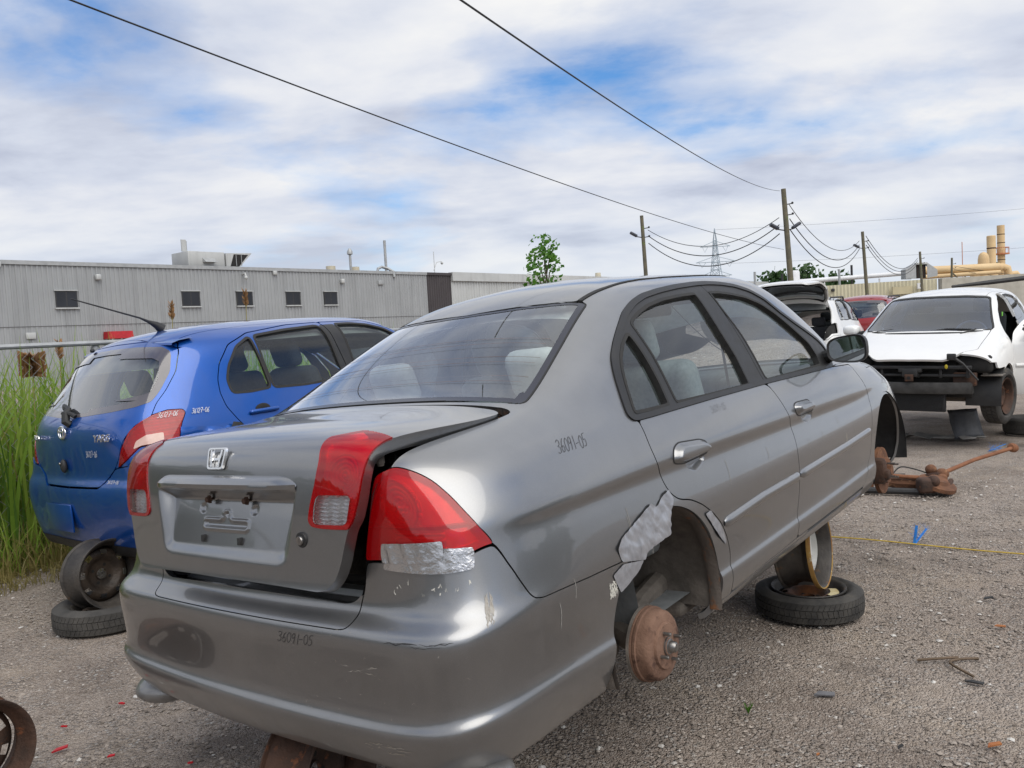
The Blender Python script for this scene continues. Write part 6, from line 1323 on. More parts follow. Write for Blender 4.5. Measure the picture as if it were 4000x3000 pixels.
for (a, b) in ((2.82, 4.01), (10.40, 11.62), (14.32, 15.52), (18.22, 19.43), (21.57, 22.76), (-6.5, -5.3)):
    w = MB().box(((a + b) / 2, .05, 4.84), (b - a, .10, .94)).build('window', M_WFRAME, bld, False)
    for k in (0, 1):
        c = a + (b - a) * (.26 + .48 * k); MB().box((c, .102, 4.84), ((b - a) * .42, .008, .80)).build('pane', M_WINDK, w, False)
    MB().box(((a + b) / 2, .09, 4.33), (b - a + .12, .18, .07)).box(((a + b) / 2, .08, 5.335), (b - a + .12, .14, .05)).build('window_sill', M_CLADW, w, False)
for (s, z) in ((5.25, 6.1), (23.3, 6.1)): MB().bbox((s, .16, z), (.30, .30, .34), .08, 3).build('wall_lamp', M_CLADW, bld)
MB().tube([(14.9, .05, 6.45), (14.9, .35, 6.5), (14.9, .42, 6.3)], .06, 8).sphere((14.9, .42, 6.2), .13, 12, 8).build('security_camera', M_CLADW, bld)
MB().bbox((27.16, .10, 6.05), (.55, .12, .34), .02).build('wall_vent', M_ROOFM, bld); MB().bbox((1.37, .10, 2.85), (.5, .1, .35), .02).build('wall_vent', M_CLADW, bld)
MB().bbox((-.1, .16, 6.7), (.5, .3, .3), .05).build('roof_scupper', M_CLADW, bld); MB().bbox((17.4, .14, 6.6), (.3, .2, .28), .05).build('roof_scupper', M_CLADW, bld)
MB().box((1.2, .053, 3.35), (62.2, .01, .03)).build('sheet_joint', M_CLADD, bld, False)
aw = MB().box((6.04, .40, 2.72), (1.42, .8, .42), taper=(1, .8)).build('door_awning', pm('red_canvas', (.46, .010, .020), (.36, .008, .014), 6, .6), bld, False)
for s in (5.5, 6.04, 6.6): MB().box((s, .75, 2.35), (.05, .05, .5)).build('awning_post', M_CLADW, bld, False)
def roofthing(name, label, cat): 
    o = empty(name, Matrix.Translation(BQ) @ BM); tag(o, label, cat); return o
h = roofthing('rooftop_unit', 'white air handling unit with a hooded louvre on the grey building roof', 'air unit')
MB().bbox((12.5, -1.2, 7.40), (2.6, 2.0, 1.0), .03).build('unit_housing', M_CLADW, h); MB().add([(13.9, -2.2, 6.95), (13.9, -.2, 6.95), (13.9, -.2, 7.85), (13.9, -2.2, 7.85), (14.9, -2.2, 6.95), (14.9, -.2, 6.95), (15.9, -.2, 7.92), (15.9, -2.2, 7.92)], [(0, 1, 2, 3), (3, 2, 6, 7), (0, 3, 7, 4), (1, 5, 6, 2), (0, 4, 5, 1)]).build('intake_hood', M_CLADW, h, False)
MB().add([(14.2, -.19, 7.0), (14.85, -.19, 7.0), (15.6, -.19, 7.8), (14.5, -.19, 7.8)], [(0, 1, 2, 3)]).build('intake_louvre', M_DARK, h, False)
for k in range(2): MB().box((14.65 + .4 * k, -.17, 7.4), (.04, .02, .75)).build('louvre_bar', M_ROOFM, h, False)
MB().add([(12.2, -.2, 7.5), (13.0, -.2, 7.5), (13.0, .2, 7.2), (12.2, .2, 7.2), (12.2, -.2, 7.2), (13.0, -.2, 7.2)], [(0, 1, 2, 3), (0, 3, 4), (1, 5, 2)]).build('exhaust_cowl', M_ROOFM, h, False)
h = roofthing('panel_antenna', 'small white panel antenna on a thin mast above the grey building', 'antenna'); MB().box((11.3, -.8, 8.3), (.32, .08, .75)).build('antenna_panel', M_CLADW, h, False); MB().tube([(11.5, -.8, 6.9), (11.5, -.8, 8.6)], .025, 6).build('mast', M_ROOFM, h)
h = roofthing('beige_rooftop_unit', 'tan rooftop unit with a dark grille at the left end of the roof', 'air unit'); MB().bbox((-1.7, -1.2, 7.2), (3.8, 2., .85), .04).build('unit_housing', pm('tan_metal', (.52, .42, .32), (.46, .37, .28), 3, .6), h); MB().box((-.3, -.19, 7.2), (.7, .03, .65)).build('grille', M_RUST2, h, False)
for (s, hh, r, nm, l) in ((25.6, 1.6, .10, 'vent_stack', 'shorter steel vent stack with a conical cap on the roof'), (29.3, 2.7, .11, 'vent_pipe', 'tall plain steel vent pipe on the grey building roof')):
    h = roofthing(nm, l, 'vent'); m = MB().tube([(s, -1.5, 6.9), (s, -1.5, 6.9 + hh)], r, 12)
    if nm == 'vent_stack': m.lathe([(.10, 0), (.22, .05), (.22, .25), (.08, .5)], 14, Matrix.Translation((s, -1.5, 6.9 + hh - .2)))
    m.build('pipe', M_ROOFM, h)
for s, l in ((24.2, 'left cream drum vent beside the vent stack'), (26.6, 'right cream drum vent beside the vent stack')):
    h = roofthing('drum_vent', l, 'vent'); MB().lathe([(0, .55), (.36, .55), (.36, .1), (.45, 0)], 18, Matrix.Translation((s, -2.2, 6.9))).build('vent_drum', pm('cream_metal', (.62, .56, .42), (.55, .50, .38), 3, .6), h, True, 40)
h = roofthing('curved_duct', 'curved galvanised duct on the edge of the grey roof', 'duct'); MB().tube([(27.5, -.6, 6.9), (27.6, -.6, 7.2), (28.0, -.6, 7.35), (28.5, -.4, 7.2), (28.6, .1, 6.9), (28.6, .15, 6.5)], .11, 10).build('duct', M_ROOFM, h)
h = roofthing('camera_mast', 'thin mast with a dome camera at the dark end of the building', 'camera'); MB().tube([(34.0, -.6, 6.9), (34.0, -.6, 8.8)], .03, 6).tube([(33.9, -.6, 7.2), (34.3, -.6, 7.9), (34.9, -.6, 8.0)], .03, 6).build('mast', M_CLADW, h); MB().sphere((34.95, -.6, 7.85), .12, 10, 8).build('dome_camera', M_CLADW, h)
# paler building further along
b2 = empty('pale_building', Matrix.Translation(BQ) @ BM); tag(b2, 'pale corrugated building beyond the dark end of the grey one', 'building')
corrugated('wall', 35.3, 120, -.5, 6.3, .35, .06, M_CLADW, b2); MB().box((77.6, .0, 6.65), (84.6, .5, .75)).build('roof_flashing', M_CLADW, b2, False); MB().box((77.6, -8, 3.0), (84.5, 15.7, 6.8)).build('building_core', M_CLADW, b2, False)
for s in (44, 55, 68): MB().bbox((s, .2, 5.2), (.5, .4, .4), .08).build('wall_lamp', M_CLADW, b2)
MB().box((54.0, .13, 4.8), (1.4, .06, 2.2)).build('door_number_sign', pm('white_board', (.75, .75, .75)), b2, False)
letters('sign_lettering', '1', b2, Matrix.Translation((53.9, .17, 4.8)) @ Matrix.Rotation(math.pi, 4, 'Z') @ Matrix.Rotation(math.pi / 2, 4, 'X'), 1.3, M_INK, .01)
for s in (63, 77, 92): MB().lathe([(0, .9), (.3, .9), (.35, .4), (.2, 0)], 12, Matrix.Translation((s, -3, 6.9))).build('roof_vent', pm('cream_metal', (.62, .56, .42)), b2)
# ---------------------------------------------------------------- chain-link fence and reeds
FQ = Vector((-3.8, 6.2, 0)); FH = 1.655
fen = empty('chain_link_fence', Matrix.Translation(FQ) @ BM); tag(fen, 'galvanised chain-link fence in front of the reeds', 'fence')
M_GALV = pm('galvanised_steel', (.44, .45, .45), (.34, .35, .35), 14, .5, .55)
MB().tube([(-7, 0, FH), (16, 0, FH)], .021, 10).build('top_rail', M_GALV, fen)
for s in (-5.4, -2.4, .75, 3.9, 7.0, 10.1, 13.2): MB().tube([(s, -.03, 0), (s, -.03, FH - .01)], .028, 10).lathe([(.033, -.03), (.033, .03)], 12, Matrix.Translation((s, -.03, FH - .06))).build('fence_post', M_GALV, fen)
lk = MB(); p = .064; n = int(FH / p); L = int(18 / p)
V = []; F = []
for k in range(L):
    s0 = -6.5 + k * p; d = 1 if k % 2 else -1
    pts = [(s0 + (p * .5 if (j % 2) else -p * .5) * 1.0, .004 * (1 if j % 2 else -1), FH + .03 - j * p) for j in range(n + 1)]
    b = len(V)
    for (a_, o_, z_) in pts:
        if z_ < 0: z_ = 0
        V += [(a_ - .0018, o_, z_), (a_ + .0018, o_ + .001, z_), (a_, o_ - .003, z_)]
    for j in range(len(pts) - 1):
        for q in range(3): F.append((b + 3 * j + q, b + 3 * j + (q + 1) % 3, b + 3 * j + 3 + (q + 1) % 3, b + 3 * j + 3 + q))
mesh('wire_mesh', V, F, M_GALV, fen)
def blade_mat(nm, c1, c2):
    t = NT(nm); g = t.n('ShaderNodeNewGeometry'); c = t.mix(g.outputs['Random Per Island'], c1, c2)
    n = t.noise(t.co(), 5, 3); c = t.mix(t.math('MULTIPLY', n, .4), c, tuple(x * .6 for x in c1))
    b = t.n('ShaderNodeBsdfPrincipled'); t.l(c, b.inputs['Base Color']); b.inputs['Roughness'].default_value = .55
    tr = t.n('ShaderNodeBsdfTranslucent'); t.l(c, tr.inputs[0]); m = t.n('ShaderNodeMixShader'); m.inputs[0].default_value = .45; t.l(b.outputs[0], m.inputs[1]); t.l(tr.outputs[0], m.inputs[2])
    return t.done(m.outputs[0])
def blades(name, N, s0, s1, o0, o1, h0, h1, wd, mat, label, lean=.35, seg=5, fall=0.):
    s = rng.uniform(s0, s1, N); o = rng.uniform(o0, o1, N); hh = rng.uniform(h0, h1, N) * (1 - fall * rng.random(N)); az = rng.uniform(0, 6.283, N); le = rng.uniform(.05, lean, N) * hh; tw = rng.uniform(0, 6.283, N)
    P = np.zeros((N, seg + 1, 2, 3)); T = np.linspace(0, 1, seg + 1)
    for j, t in enumerate(T):
        bx = np.cos(az) * le * t ** 2.2; by = np.sin(az) * le * t ** 2.2; w = wd * (1 - t ** 1.6) * .5 + .0006
        cx, cy, cz = s + bx, o + by, hh * (t - .18 * (le / hh) * t ** 3)
        for q, sg in enumerate((-1, 1)):
            P[:, j, q, 0] = cx + sg * np.cos(tw) * w; P[:, j, q, 1] = cy + sg * np.sin(tw) * w; P[:, j, q, 2] = cz
    V = P.reshape(-1, 3); base = (np.arange(N) * (seg + 1) * 2)[:, None, None]; q = np.array([(2 * j, 2 * j + 1, 2 * j + 3, 2 * j + 2) for j in range(seg)])[None]
    F = (base + q).reshape(-1, 4); me = bpy.data.meshes.new(name); me.from_pydata(V.tolist(), [], F.tolist()); me.materials.append(mat)
    ob = bpy.data.objects.new(name, me); COL.objects.link(ob); ob.matrix_world = Matrix.Translation(FQ) @ BM; tag(ob, label, 'grass', None, 'stuff'); return ob
G1 = blade_mat('reed_leaf', (.20, .36, .04), (.42, .54, .10)); G2_ = blade_mat('dry_grass', (.36, .29, .11), (.24, .22, .07)); G3 = blade_mat('dark_reed', (.07, .15, .02), (.16, .27, .045))
blades('reeds', 5200, -1.8, 5.5, -2.0, .05, 1.3, 1.92, .036, G1, 'tall bright green reeds growing behind the chain-link fence', .42, 6, .35)
blades('reeds', 2600, -1.8, 6, -2.2, .1, .7, 1.5, .026, G3, 'darker inner reed stalks behind the fence', .3, 5, .3)
blades('dry_grass', 4200, -2.5, 4, -.25, .42, .08, .42, .010, G2_, 'dry yellow grass along the foot of the fence', .9, 4)
blades('green_grass', 1800, -2.5, 4, -.2, .30, .15, .6, .012, G1, 'green grass along the foot of the fence', .6, 5)
blades('straw_litter', 2200, -2.2, 3, .0, .75, .06, .16, .006, G2_, 'flattened straw on the gravel edge', 2.2, 3)
blades('dead_stalks', 700, -1.8, 5, -1.8, .1, .9, 1.7, .010, G2_, 'dry straw coloured stalks among the green reeds', .5, 5)
M_PLUME = pm('reed_plume', (.36, .20, .085), (.22, .115, .05), 30, .95)
M_STALK = pm('reed_stalk', (.32, .27, .10), (.25, .22, .09), 20, .9)
pl = []
for k, (s, o, hh, big) in enumerate(((-.95, -.12, 1.40, 0), (-.72, -.2, 1.42, 0), (-.35, -.1, 1.38, 1), (.02, -.25, 1.45, 0), (.28, -.15, 1.52, 2), (.55, -.3, 1.55, 0), (2.45, -.5, 1.98, 0), (1.6, -.4, 1.86, 0), (-1.3, -.3, 1.48, 0))):
    pt = empty('reed_plume', Matrix.Translation(FQ) @ BM @ Matrix.Translation((s, o, 0))); mb = MB(); r = random.Random(k)
    MB().tube([(0, 0, 0), (.01, 0, hh * .6), (.03, .01, hh)], .004, 5).build('stalk', M_STALK, pt)
    for j in range(260 if big == 2 else 120):
        t = r.random(); z0 = hh - (.10 if big == 2 else .02) + t * (.16 if big else .14); L = r.uniform(.02, .07) * (1.5 if big == 2 else 1); a = r.uniform(0, 6.28); dd = (1 if big == 2 else .45)
        mb.add([(.03, 0, z0), (.03 + dd * L * math.cos(a), dd * L * math.sin(a), z0 + L * r.uniform(-.3, .5) if big == 2 else z0 + L * r.uniform(.5, 1.)), (.033 + dd * L * math.cos(a), .006 + dd * L * math.sin(a), z0 + L * .5), (.036, .006, z0)], [(0, 1, 2, 3)])
    mb.build('plume', M_PLUME, pt, False); pl.append(pt)
for pt, l in zip(pl, ('first brown reed plume from the left along the fence', 'second brown reed plume from the left along the fence', 'thick brown reed plume left of the bushy one', 'slim brown reed plume just left of the bushy one', 'big bushy drooping brown reed plume at the fence rail', 'slim brown plume just right of the bushy one', 'brown plume standing behind the blue hatchback aerial', 'brown plume showing above the blue hatchback spoiler', 'low brown plume at the far left of the fence')): tag(pt, l, 'reed', 'brown reed plumes')
# ---------------------------------------------------------------- sapling behind the sedan
def leafy(name, loc, H, R_, nleaf, lsize, mat, mat2, label, trunk_r=.03, clumps=9, seed=3, stretch=1.3, z0=.45, cat='tree'):
    r = random.Random(seed); root = empty(name, None, loc); tag(root, label, cat); tb = MB(); tb.tube([(0, 0, 0), (.03 * H, .01, H * .4), (0, .02 * H, H * .98)], [trunk_r, trunk_r * .7, trunk_r * .2], 7)
    V = []; F = []; cl = []
    for k in range(clumps):
        t = z0 + (1 - z0) * (k + .5) / clumps; a = k * 2.4 + r.uniform(-.4, .4); rr = R_ * (1.15 - t) * r.uniform(.5, 1.) / (1.15 - z0); c = Vector((rr * math.cos(a), rr * math.sin(a), H * t)); cl.append((c, R_ * .38 * r.uniform(.8, 1.2)))
        tb.tube([(0, 0, H * t * .82), tuple(c * .6 + Vector((0, 0, H * t * .36))), tuple(c)], [trunk_r * .4, trunk_r * .25, trunk_r * .1], 5)
    cl.append((Vector((0, 0, H * .96)), R_ * .25))
    for k in range(nleaf):
        c, cr = r.choice(cl); d = Vector((r.gauss(0, 1), r.gauss(0, 1), r.gauss(0, 1) * stretch)).normalized() * cr * r.random() ** .5; p = c + d
        n = Vector((r.gauss(0, 1), r.gauss(0, 1), r.gauss(.4, 1))).normalized(); u = n.orthogonal().normalized(); w = n.cross(u); s = lsize * r.uniform(.6, 1.2); b = len(V)
        V += [p - u * s * .5, p + w * s * .34, p + u * s * .55, p - w * s * .34]; F.append((b, b + 1, b + 2, b + 3))
    tb.build('trunk', pm('bark', (.10, .075, .05), (.06, .045, .03), 20, .9), root); mesh('crown', V, F, mat, root, False); return root
LEAF1 = blade_mat('poplar_leaf', (.06, .19, .018), (.15, .34, .04)); LEAF2 = blade_mat('far_leaf', (.035, .085, .022), (.07, .14, .035))
leafy('sapling', (.70, 15.0, 0), 3.15, .62, 620, .10, LEAF1, None, 'young green poplar showing above the grey sedan roof', .03, 12, 5, 1.5, .52)
leafy('roof_bush', tuple(bw(1.3, 0, -6)), 8.7, 1.4, 700, .35, LEAF2, None, 'small tree top peeking over the left end of the grey building', .08, 9, 8)
for k, (u, d, H, R_) in enumerate(((40.5, 128, 7.8, 5.), (46.5, 132, 8.3, 6.), (55., 140, 7.6, 5.), (86., 150, 8.0, 6.))):
    leafy('far_tree', (u, d, 0), H, R_, 900, .9, LEAF2, None, ('round green tree far behind the leftmost roof pipes', 'wide green tree far behind the yellow wall', 'low green tree beyond the roof pipes at right of the tall pole', 'green bush at the foot of the yellow stacks')[k], .25, 12, k + 20, .8, .35)
# ---------------------------------------------------------------- poles, lamps and wires
M_POLE = pm('weathered_wood_pole', (.165, .145, .095), (.105, .10, .075), 3, .95, 0, .4, 30, spots=((.13, .16, .06), 2.2, .58)); M_WIRE = pm('black_cable', (.02, .02, .022), (.03, .03, .03), 5, .7)
POLES = [((16.35, 48.0), 8.82, -.40, .17, 'tall leaning wooden pole carrying two floodlights'), ((9.75, 58.), 9.06, -.25, .15, 'wooden pole left of the steel pylon with one lamp'), ((32.2, 75.), 8.78, -.4, .16, 'wooden pole with a lamp before the yellow wall'), ((51.9, 105.), 8.81, -.3, .17, 'wooden pole in front of the grey roof hood'), ((63.2, 120.), 8.72, .3, .17, 'wooden pole with a diagonal brace near the yellow stacks')]
tops = []
for (xy, H, ln, r, l) in POLES:
    o = empty('utility_pole', None, (xy[0], xy[1], 0)); tag(o, l, 'pole', 'wooden utility poles'); MB().tube([(0, 0, 0), (ln, 0, H)], [r * 1.08, r * .80], 12).build('pole_shaft', M_POLE, o); T = Vector((xy[0] + ln, xy[1], H)); tops.append(T)
    br = MB()
    for dz in (.9, 1.5): br.tube([(ln, 0, H - dz), (ln + .45, -.1, H - dz + .05)], .03, 5).sphere((ln + .45, -.1, H - dz + .08), .07, 8, 6)
    br.build('insulator_bracket', M_BLACK, o)
    lamps = {'tall': ((-1, 2.35), (1, 2.35)), 'wood': ((-1, 1.5),)}[l[:4]] if 'lamp' in l or 'flood' in l else ()
    for sx, dz in lamps: 
        MB().tube([(ln * .8, 0, H - dz), (ln + sx * .5, -.1, H - dz + .1)], .035, 6).build('lamp_arm', M_BLACK, o); MB().bbox((0, 0, 0), (.55, .34, .18), .06, 3, xform((ln + sx * .62, -.1, H - dz + .25), ry=-sx * .55)).build('floodlight', pm('dark_lamp_housing', (.03, .035, .05), (.05, .055, .07), 5, .4), o)
    if 'brace' in l: MB().tube([(ln + .1, 0, H - 2.2), (2.6, 0, 4.2)], .10, 8).build('diagonal_brace', M_POLE, o)
def wire(name, a, b, sag, r, label, n=28):
    a, b = Vector(a), Vector(b); o = MB().tube([a.lerp(b, i / n) - Vector((0, 0, sag * 4 * (i / n) * (1 - i / n))) for i in range(n + 1)], r, 5).build(name, M_WIRE); return tag(o, label, 'wire', 'overhead wires')
T0, T1, T2, T3, T4 = tops
for k, (dz, sg) in enumerate(((1.0, 1.35), (1.4, 1.55), (1.9, 1.7))): wire('overhead_wire', T1 - Vector((-.4, 0, dz)), T0 - Vector((.3, 0, dz + .6)), sg, .022 + .008 * (k > 0), ('upper', 'middle', 'lower')[k] + ' sagging wire between the left pole and the tall leaning pole')
for k, (dz, sg) in enumerate(((.9, 1.6), (1.7, 1.8), (2.3, 1.9))): wire('overhead_wire', T0 - Vector((-.3, 0, dz)), T2 - Vector((.3, 0, .8 + k * .35)), sg, .022 + .008 * (k > 0), ('upper', 'middle', 'lower')[k] + ' sagging wire from the tall pole to the next pole right')
for k in range(3): wire('overhead_wire', T2 - Vector((-.3, 0, .4 + k * .4)), T3 - Vector((.3, 0, .8 + k * .3)), 2.0, .03, ('upper', 'middle', 'lower')[k] + ' sagging wire from the third pole towards the grey hood')
for k in range(2): wire('overhead_wire', T4 - Vector((-.3, 0, 1.2 + k * .5)), Vector((110, 135, 3.6 - k * .5)), 1.0, .03, ('upper', 'lower')[k] + ' thin wire leaving the braced pole to the right')
wire('overhead_wire', Vector((-4.76, 8.0, 5.24)), T0 - Vector((.1, 0, 3.4)), .35, .011, 'long cable crossing the sky from upper left to the tall pole')
wire('overhead_wire', Vector((-1.1, 6.0, 4.56)), T0 - Vector((.2, 0, .1)), .45, .011, 'long cable from the top centre of the sky to the tall pole top')
wire('overhead_wire', T1 - Vector((-.2, 0, 5.2)), T0 - Vector((.2, 0, 5.75)), 1.3, .02, 'low slack wire between the left pole and the tall pole')
wire('overhead_wire', Vector((75, 300, 34)), Vector((330, 300, 44)), 3, .035, 'upper faint far power line at the right of the pylon'); wire('overhead_wire', Vector((75, 300, 22)), Vector((330, 300, 28)), 3, .035, 'lower faint far power line at the right of the pylon')
# ---------------------------------------------------------------- lattice pylon
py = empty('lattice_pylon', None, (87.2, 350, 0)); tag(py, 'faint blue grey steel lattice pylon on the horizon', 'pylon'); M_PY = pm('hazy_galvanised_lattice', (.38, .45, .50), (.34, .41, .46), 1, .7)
def halfw(z): return 4.2 - 3.3 * min(1, z / 30) if z < 30 else .9 - .06 * (z - 30)
lg = MB(); zs = [0, 5, 10, 15, 19, 23, 26, 29, 32, 35]
for sx in (1, -1):
    for sy in (1, -1): lg.tube([(sx * halfw(z), sy * halfw(z), z) for z in zs] + [(0, 0, 40)], .16, 4)
lg.build('pylon_leg', M_PY, py, False); br = MB()
for a, b in zip(zs[:-1], zs[1:]):
    for s in (1, -1):
        br.tube([(-halfw(a), s * halfw(a), a), (halfw(b), s * halfw(b), b)], .10, 4).tube([(halfw(a), s * halfw(a), a), (-halfw(b), s * halfw(b), b)], .10, 4).tube([(-halfw(b), s * halfw(b), b), (halfw(b), s * halfw(b), b)], .10, 4)
br.build('lattice_bracing', M_PY, py, False)
for z, w in ((20.5, 6.5), (26.2, 8.2), (32.5, 6.2)):
    c = MB().tube([(-w, 0, z), (w, 0, z)], .14, 4).tube([(-w, 0, z), (0, 0, z + 2.4), (w, 0, z)], .12, 4)
    for s in (1, -1):
        c.tube([(s * w * .85, 0, z), (s * w * .7, 0, z - 2.2), (s * w * .5, 0, z)], .10, 4)
    c.build('cross_arm', M_PY, py, False)
# ---------------------------------------------------------------- yellow works on the right
M_YEL = cladding('cream_cladding', (.60, .56, .40), (.54, .50, .36)); M_TAN = pm('cream_yellow_duct', (.68, .50, .27), (.60, .42, .22), .6, .6, 0, spots=((.50, .22, .08), .5, .62)); M_WHT = pm('white_pipe', (.74, .75, .76), (.64, .65, .66), 1, .5); M_ORG = pm('orange_steel', (.55, .22, .10), (.45, .17, .08), 1, .7)
fb = empty('factory', None, (60, 110, 0)); tag(fb, 'low cream corrugated factory wall behind the white cars', 'building')
V = []; xs = np.arange(-45, -3.2, .22)
for i, xx in enumerate(xs):
    d = .10 if i % 2 else 0; yy = -.25 * xx; V += [(xx, yy - d, -.5), (xx, yy - d, 5.55)]
mesh('wall', V, [(2 * i, 2 * i + 2, 2 * i + 3, 2 * i + 1) for i in range(len(xs) - 1)], M_YEL, fb, False)
MB().box((3.5, .6, 2.5), (13.2, 1., 6.1)).build('concrete_wall', pm('stained_concrete', (.46, .44, .38), (.36, .34, .29), .7, .9), fb, False)
MB().box((-7.7, 1.5, 4.3), (2.6, .3, 1.0)).build('loading_door', pm('shabby_door', (.52, .46, .30), (.45, .40, .26), 1, .8), fb, False)
sg = MB().box((-5.6, .85, 4.75), (.75, .12, .75)).build('number_sign', pm('white_board', (.75, .75, .75)), fb, False); letters('sign_lettering', '1', fb, Matrix.Translation((-5.6, .77, 4.75)) @ Matrix.Rotation(math.pi / 2, 4, 'X'), .55, M_INK, .01)
for k, (xx, z) in enumerate(((-26, 4.9), (-16, 4.9))): MB().bbox((xx, -.25 * xx - .3, z), (.4, .4, .4), .08).build('wall_lamp', M_BLACK, fb)
def far(name, label, cat, loc): o = empty(name, None, loc); tag(o, label, cat); return o
o = far('roof_pipe', 'long white pipe running along the factory roof', 'pipe', (45, 122, 0)); MB().tube([(-3.6, 0, 6.6), (13.0, 0, 7.0)], .34, 14).build('pipe_run', M_WHT, o)
for xx in (-3, 1, 5, 9): MB().box((xx, 0, 5.6), (.16, .2, 1.7)).build('pipe_support', M_WHT, o, False)
o = far('pipe_elbow', 'white pipe elbow on the left end of the factory roof', 'pipe', (37.8, 120, 0)); MB().tube([(-2, 0, 5.6), (-1.2, 0, 6.2), (1.6, 0, 6.3)], .26, 10).tube([(-1.8, -.6, 5.4), (-.8, -.6, 5.8), (1.6, -.6, 5.85)], .2, 10).build('pipe_bend', M_WHT, o)
o = far('white_tank', 'upright white tank beside the tall leaning pole', 'tank', (34.4, 101, 0)); MB().lathe([(0, 7.1), (.6, 7.1), (.72, 6.9), (.72, 0)], 20).build('tank_shell', M_WHT, o, True, 40)
o = far('grey_hood', 'large grey sheet metal intake hood on the factory roof', 'duct', (55.2, 112, 0)); HS = Matrix.Translation((0, 0, 5.75)) @ Matrix.Scale(.46, 4) @ Matrix.Translation((0, 0, -5.9))
MB().add([(-4.6, 0, 6.0), (-1.6, 0, 5.9), (-1.6, 0, 10.2), (-4.6, 0, 8.7), (-4.6, 3, 6.0), (-1.6, 3, 5.9), (-1.6, 3, 10.2), (-4.6, 3, 8.7)], [(0, 1, 2, 3), (4, 7, 6, 5), (3, 2, 6, 7), (0, 3, 7, 4)], HS).build('hood_left_side', M_ROOFM, o, False)
MB().box((-.0, .8, 8.0), (3.1, .2, 4.1), 0, HS).build('hood_opening', M_DARK, o, False); MB().box((0, .4, 10.2), (3.3, 1.2, .5), 0, HS).build('hood_top', M_CLADW, o, False)
for xx in (-.8, .1, .9): MB().box((xx, .66, 8.0), (.12, .1, 4.0), 0, HS).build('hood_bar', M_RUST2, o, False)
MB().add([(1.6, 0, 5.9), (4.6, 0, 6.4), (4.6, 0, 8.2), (1.6, 0, 10.4), (1.6, 3, 5.9), (4.6, 3, 6.4), (4.6, 3, 8.2), (1.6, 3, 10.4)], [(0, 1, 2, 3), (3, 2, 6, 7), (1, 5, 6, 2)], HS).build('hood_right_side', M_ROOFM, o, False)
o = far('yellow_duct', 'thick horizontal cream yellow duct to the stacks', 'duct', (64, 122, 0)); MB().tube([(-4.2, 0, 7.2), (7.4, 0, 7.15)], .58, 16).build('upper_duct', M_TAN, o); MB().tube([(-4, -.5, 6.25), (7.2, -.5, 6.4)], .30, 12).build('lower_duct', M_TAN, o)
o = far('scrubber_stack', 'shorter thick cream stack with a flange', 'stack', (73.75, 128, 0)); MB().lathe([(.8, 0), (.86, 4), (.86, 7.2), (.74, 7.6), (.62, 7.9), (.62, 12.1), (.56, 12.2)], 20).build('stack_shell', M_TAN, o, True, 30); MB().lathe([(.90, 7.1), (.95, 7.2), (.90, 7.35)], 20).build('flange', M_ORG, o); MB().lathe([(.63, 10.2), (.65, 10.3), (.63, 10.4)], 20).build('band', M_RUST2, o)
o = far('tall_stack', 'tallest cream stack with a red platform', 'stack', (77.0, 131, 0)); MB().lathe([(.54, 0), (.54, 13.95), (.48, 13.95)], 16).build('stack_shell', M_TAN, o, True, 30); MB().lathe([(.54, 9.45), (1.15, 9.45), (1.15, 9.65), (.54, 9.65)], 16).build('platform', M_ORG, o, False)
rl = MB().tube([(1.1 * math.cos(a), 1.1 * math.sin(a), 10.5) for a in np.linspace(0, 6.283, 17)], .05, 4)
for a in np.linspace(0, 6.283, 9)[:-1]: rl.tube([(1.1 * math.cos(a), 1.1 * math.sin(a), 9.6), (1.1 * math.cos(a), 1.1 * math.sin(a), 10.5)], .04, 4)
rl.build('platform_railing', M_ORG, o)
for z in (7.4, 8.6, 11.2, 12.5): MB().lathe([(.55, z), (.57, z + .06), (.55, z + .12)], 16).build('band', M_RUST2, o)
o = far('dome_vessel', 'round topped cream vessel left of the stacks', 'vessel', (71.4, 126, 0)); MB().lathe([(.78, 0), (.78, 8.6), (.66, 9.2), (.4, 9.55), (0, 9.7)], 18).build('vessel_shell', M_TAN, o, True, 60); MB().box((-1.3, 0, 4), (.9, 1.2, 7.4)).build('side_box', M_TAN, o, False); MB().box((-1.9, -.8, 4.6), (1.4, .8, 1.6)).build('orange_panel', M_ORG, o, False)
o = far('duct_bend', 'cream duct bend at the right of the tallest stack', 'duct', (77.2, 129, 0)); MB().tube([(-2.0, 0, 7.2), (-1.3, 0, 7.5), (-.5, 0, 7.2), (-.3, 0, 6.2), (-.3, 0, 3)], .58, 14).tube([(.2, .5, 6.3), (1.2, .5, 6.4), (1.7, .5, 5.8), (1.75, .5, 3.5)], .40, 12).build('duct', M_TAN, o)
o = far('radio_mast', 'thin red and white mast left of the stacks', 'mast', (74.2, 137, 0)); MB().tube([(0, 0, 0), (0, 0, 12.2)], .06, 5).build('mast', M_ORG, o)
for k, (xx, yy, H, l) in enumerate(((33.9, 115, 8.0, 'blue grey steel vent pipe left of the tall pole'), (38.6, 118, 7.7, 'slim dark vent pipe right behind the tall pole'), (50.0, 122, 8.6, 'dark twin vent pipe between the poles'), (47.4, 120, 8.0, 'short silver vent pipe near the third pole'))):
    o = far('vent_pipe', l, 'vent', (xx, yy, 0)); MB().tube([(0, 0, 4.5), (0, 0, H)], .17, 8).build('pipe', M_ROOFM if k in (0, 3) else M_WIRE, o)
o = far('left_shed', 'pale flat roofed shed left of the tall pole', 'building', (30, 108, 0)); MB().box((-2, 0, 2.4), (24, 6, 5.0)).build('shed_wall', pm('pale_block', (.52, .51, .46), (.46, .45, .41), .5, .9), o, False)
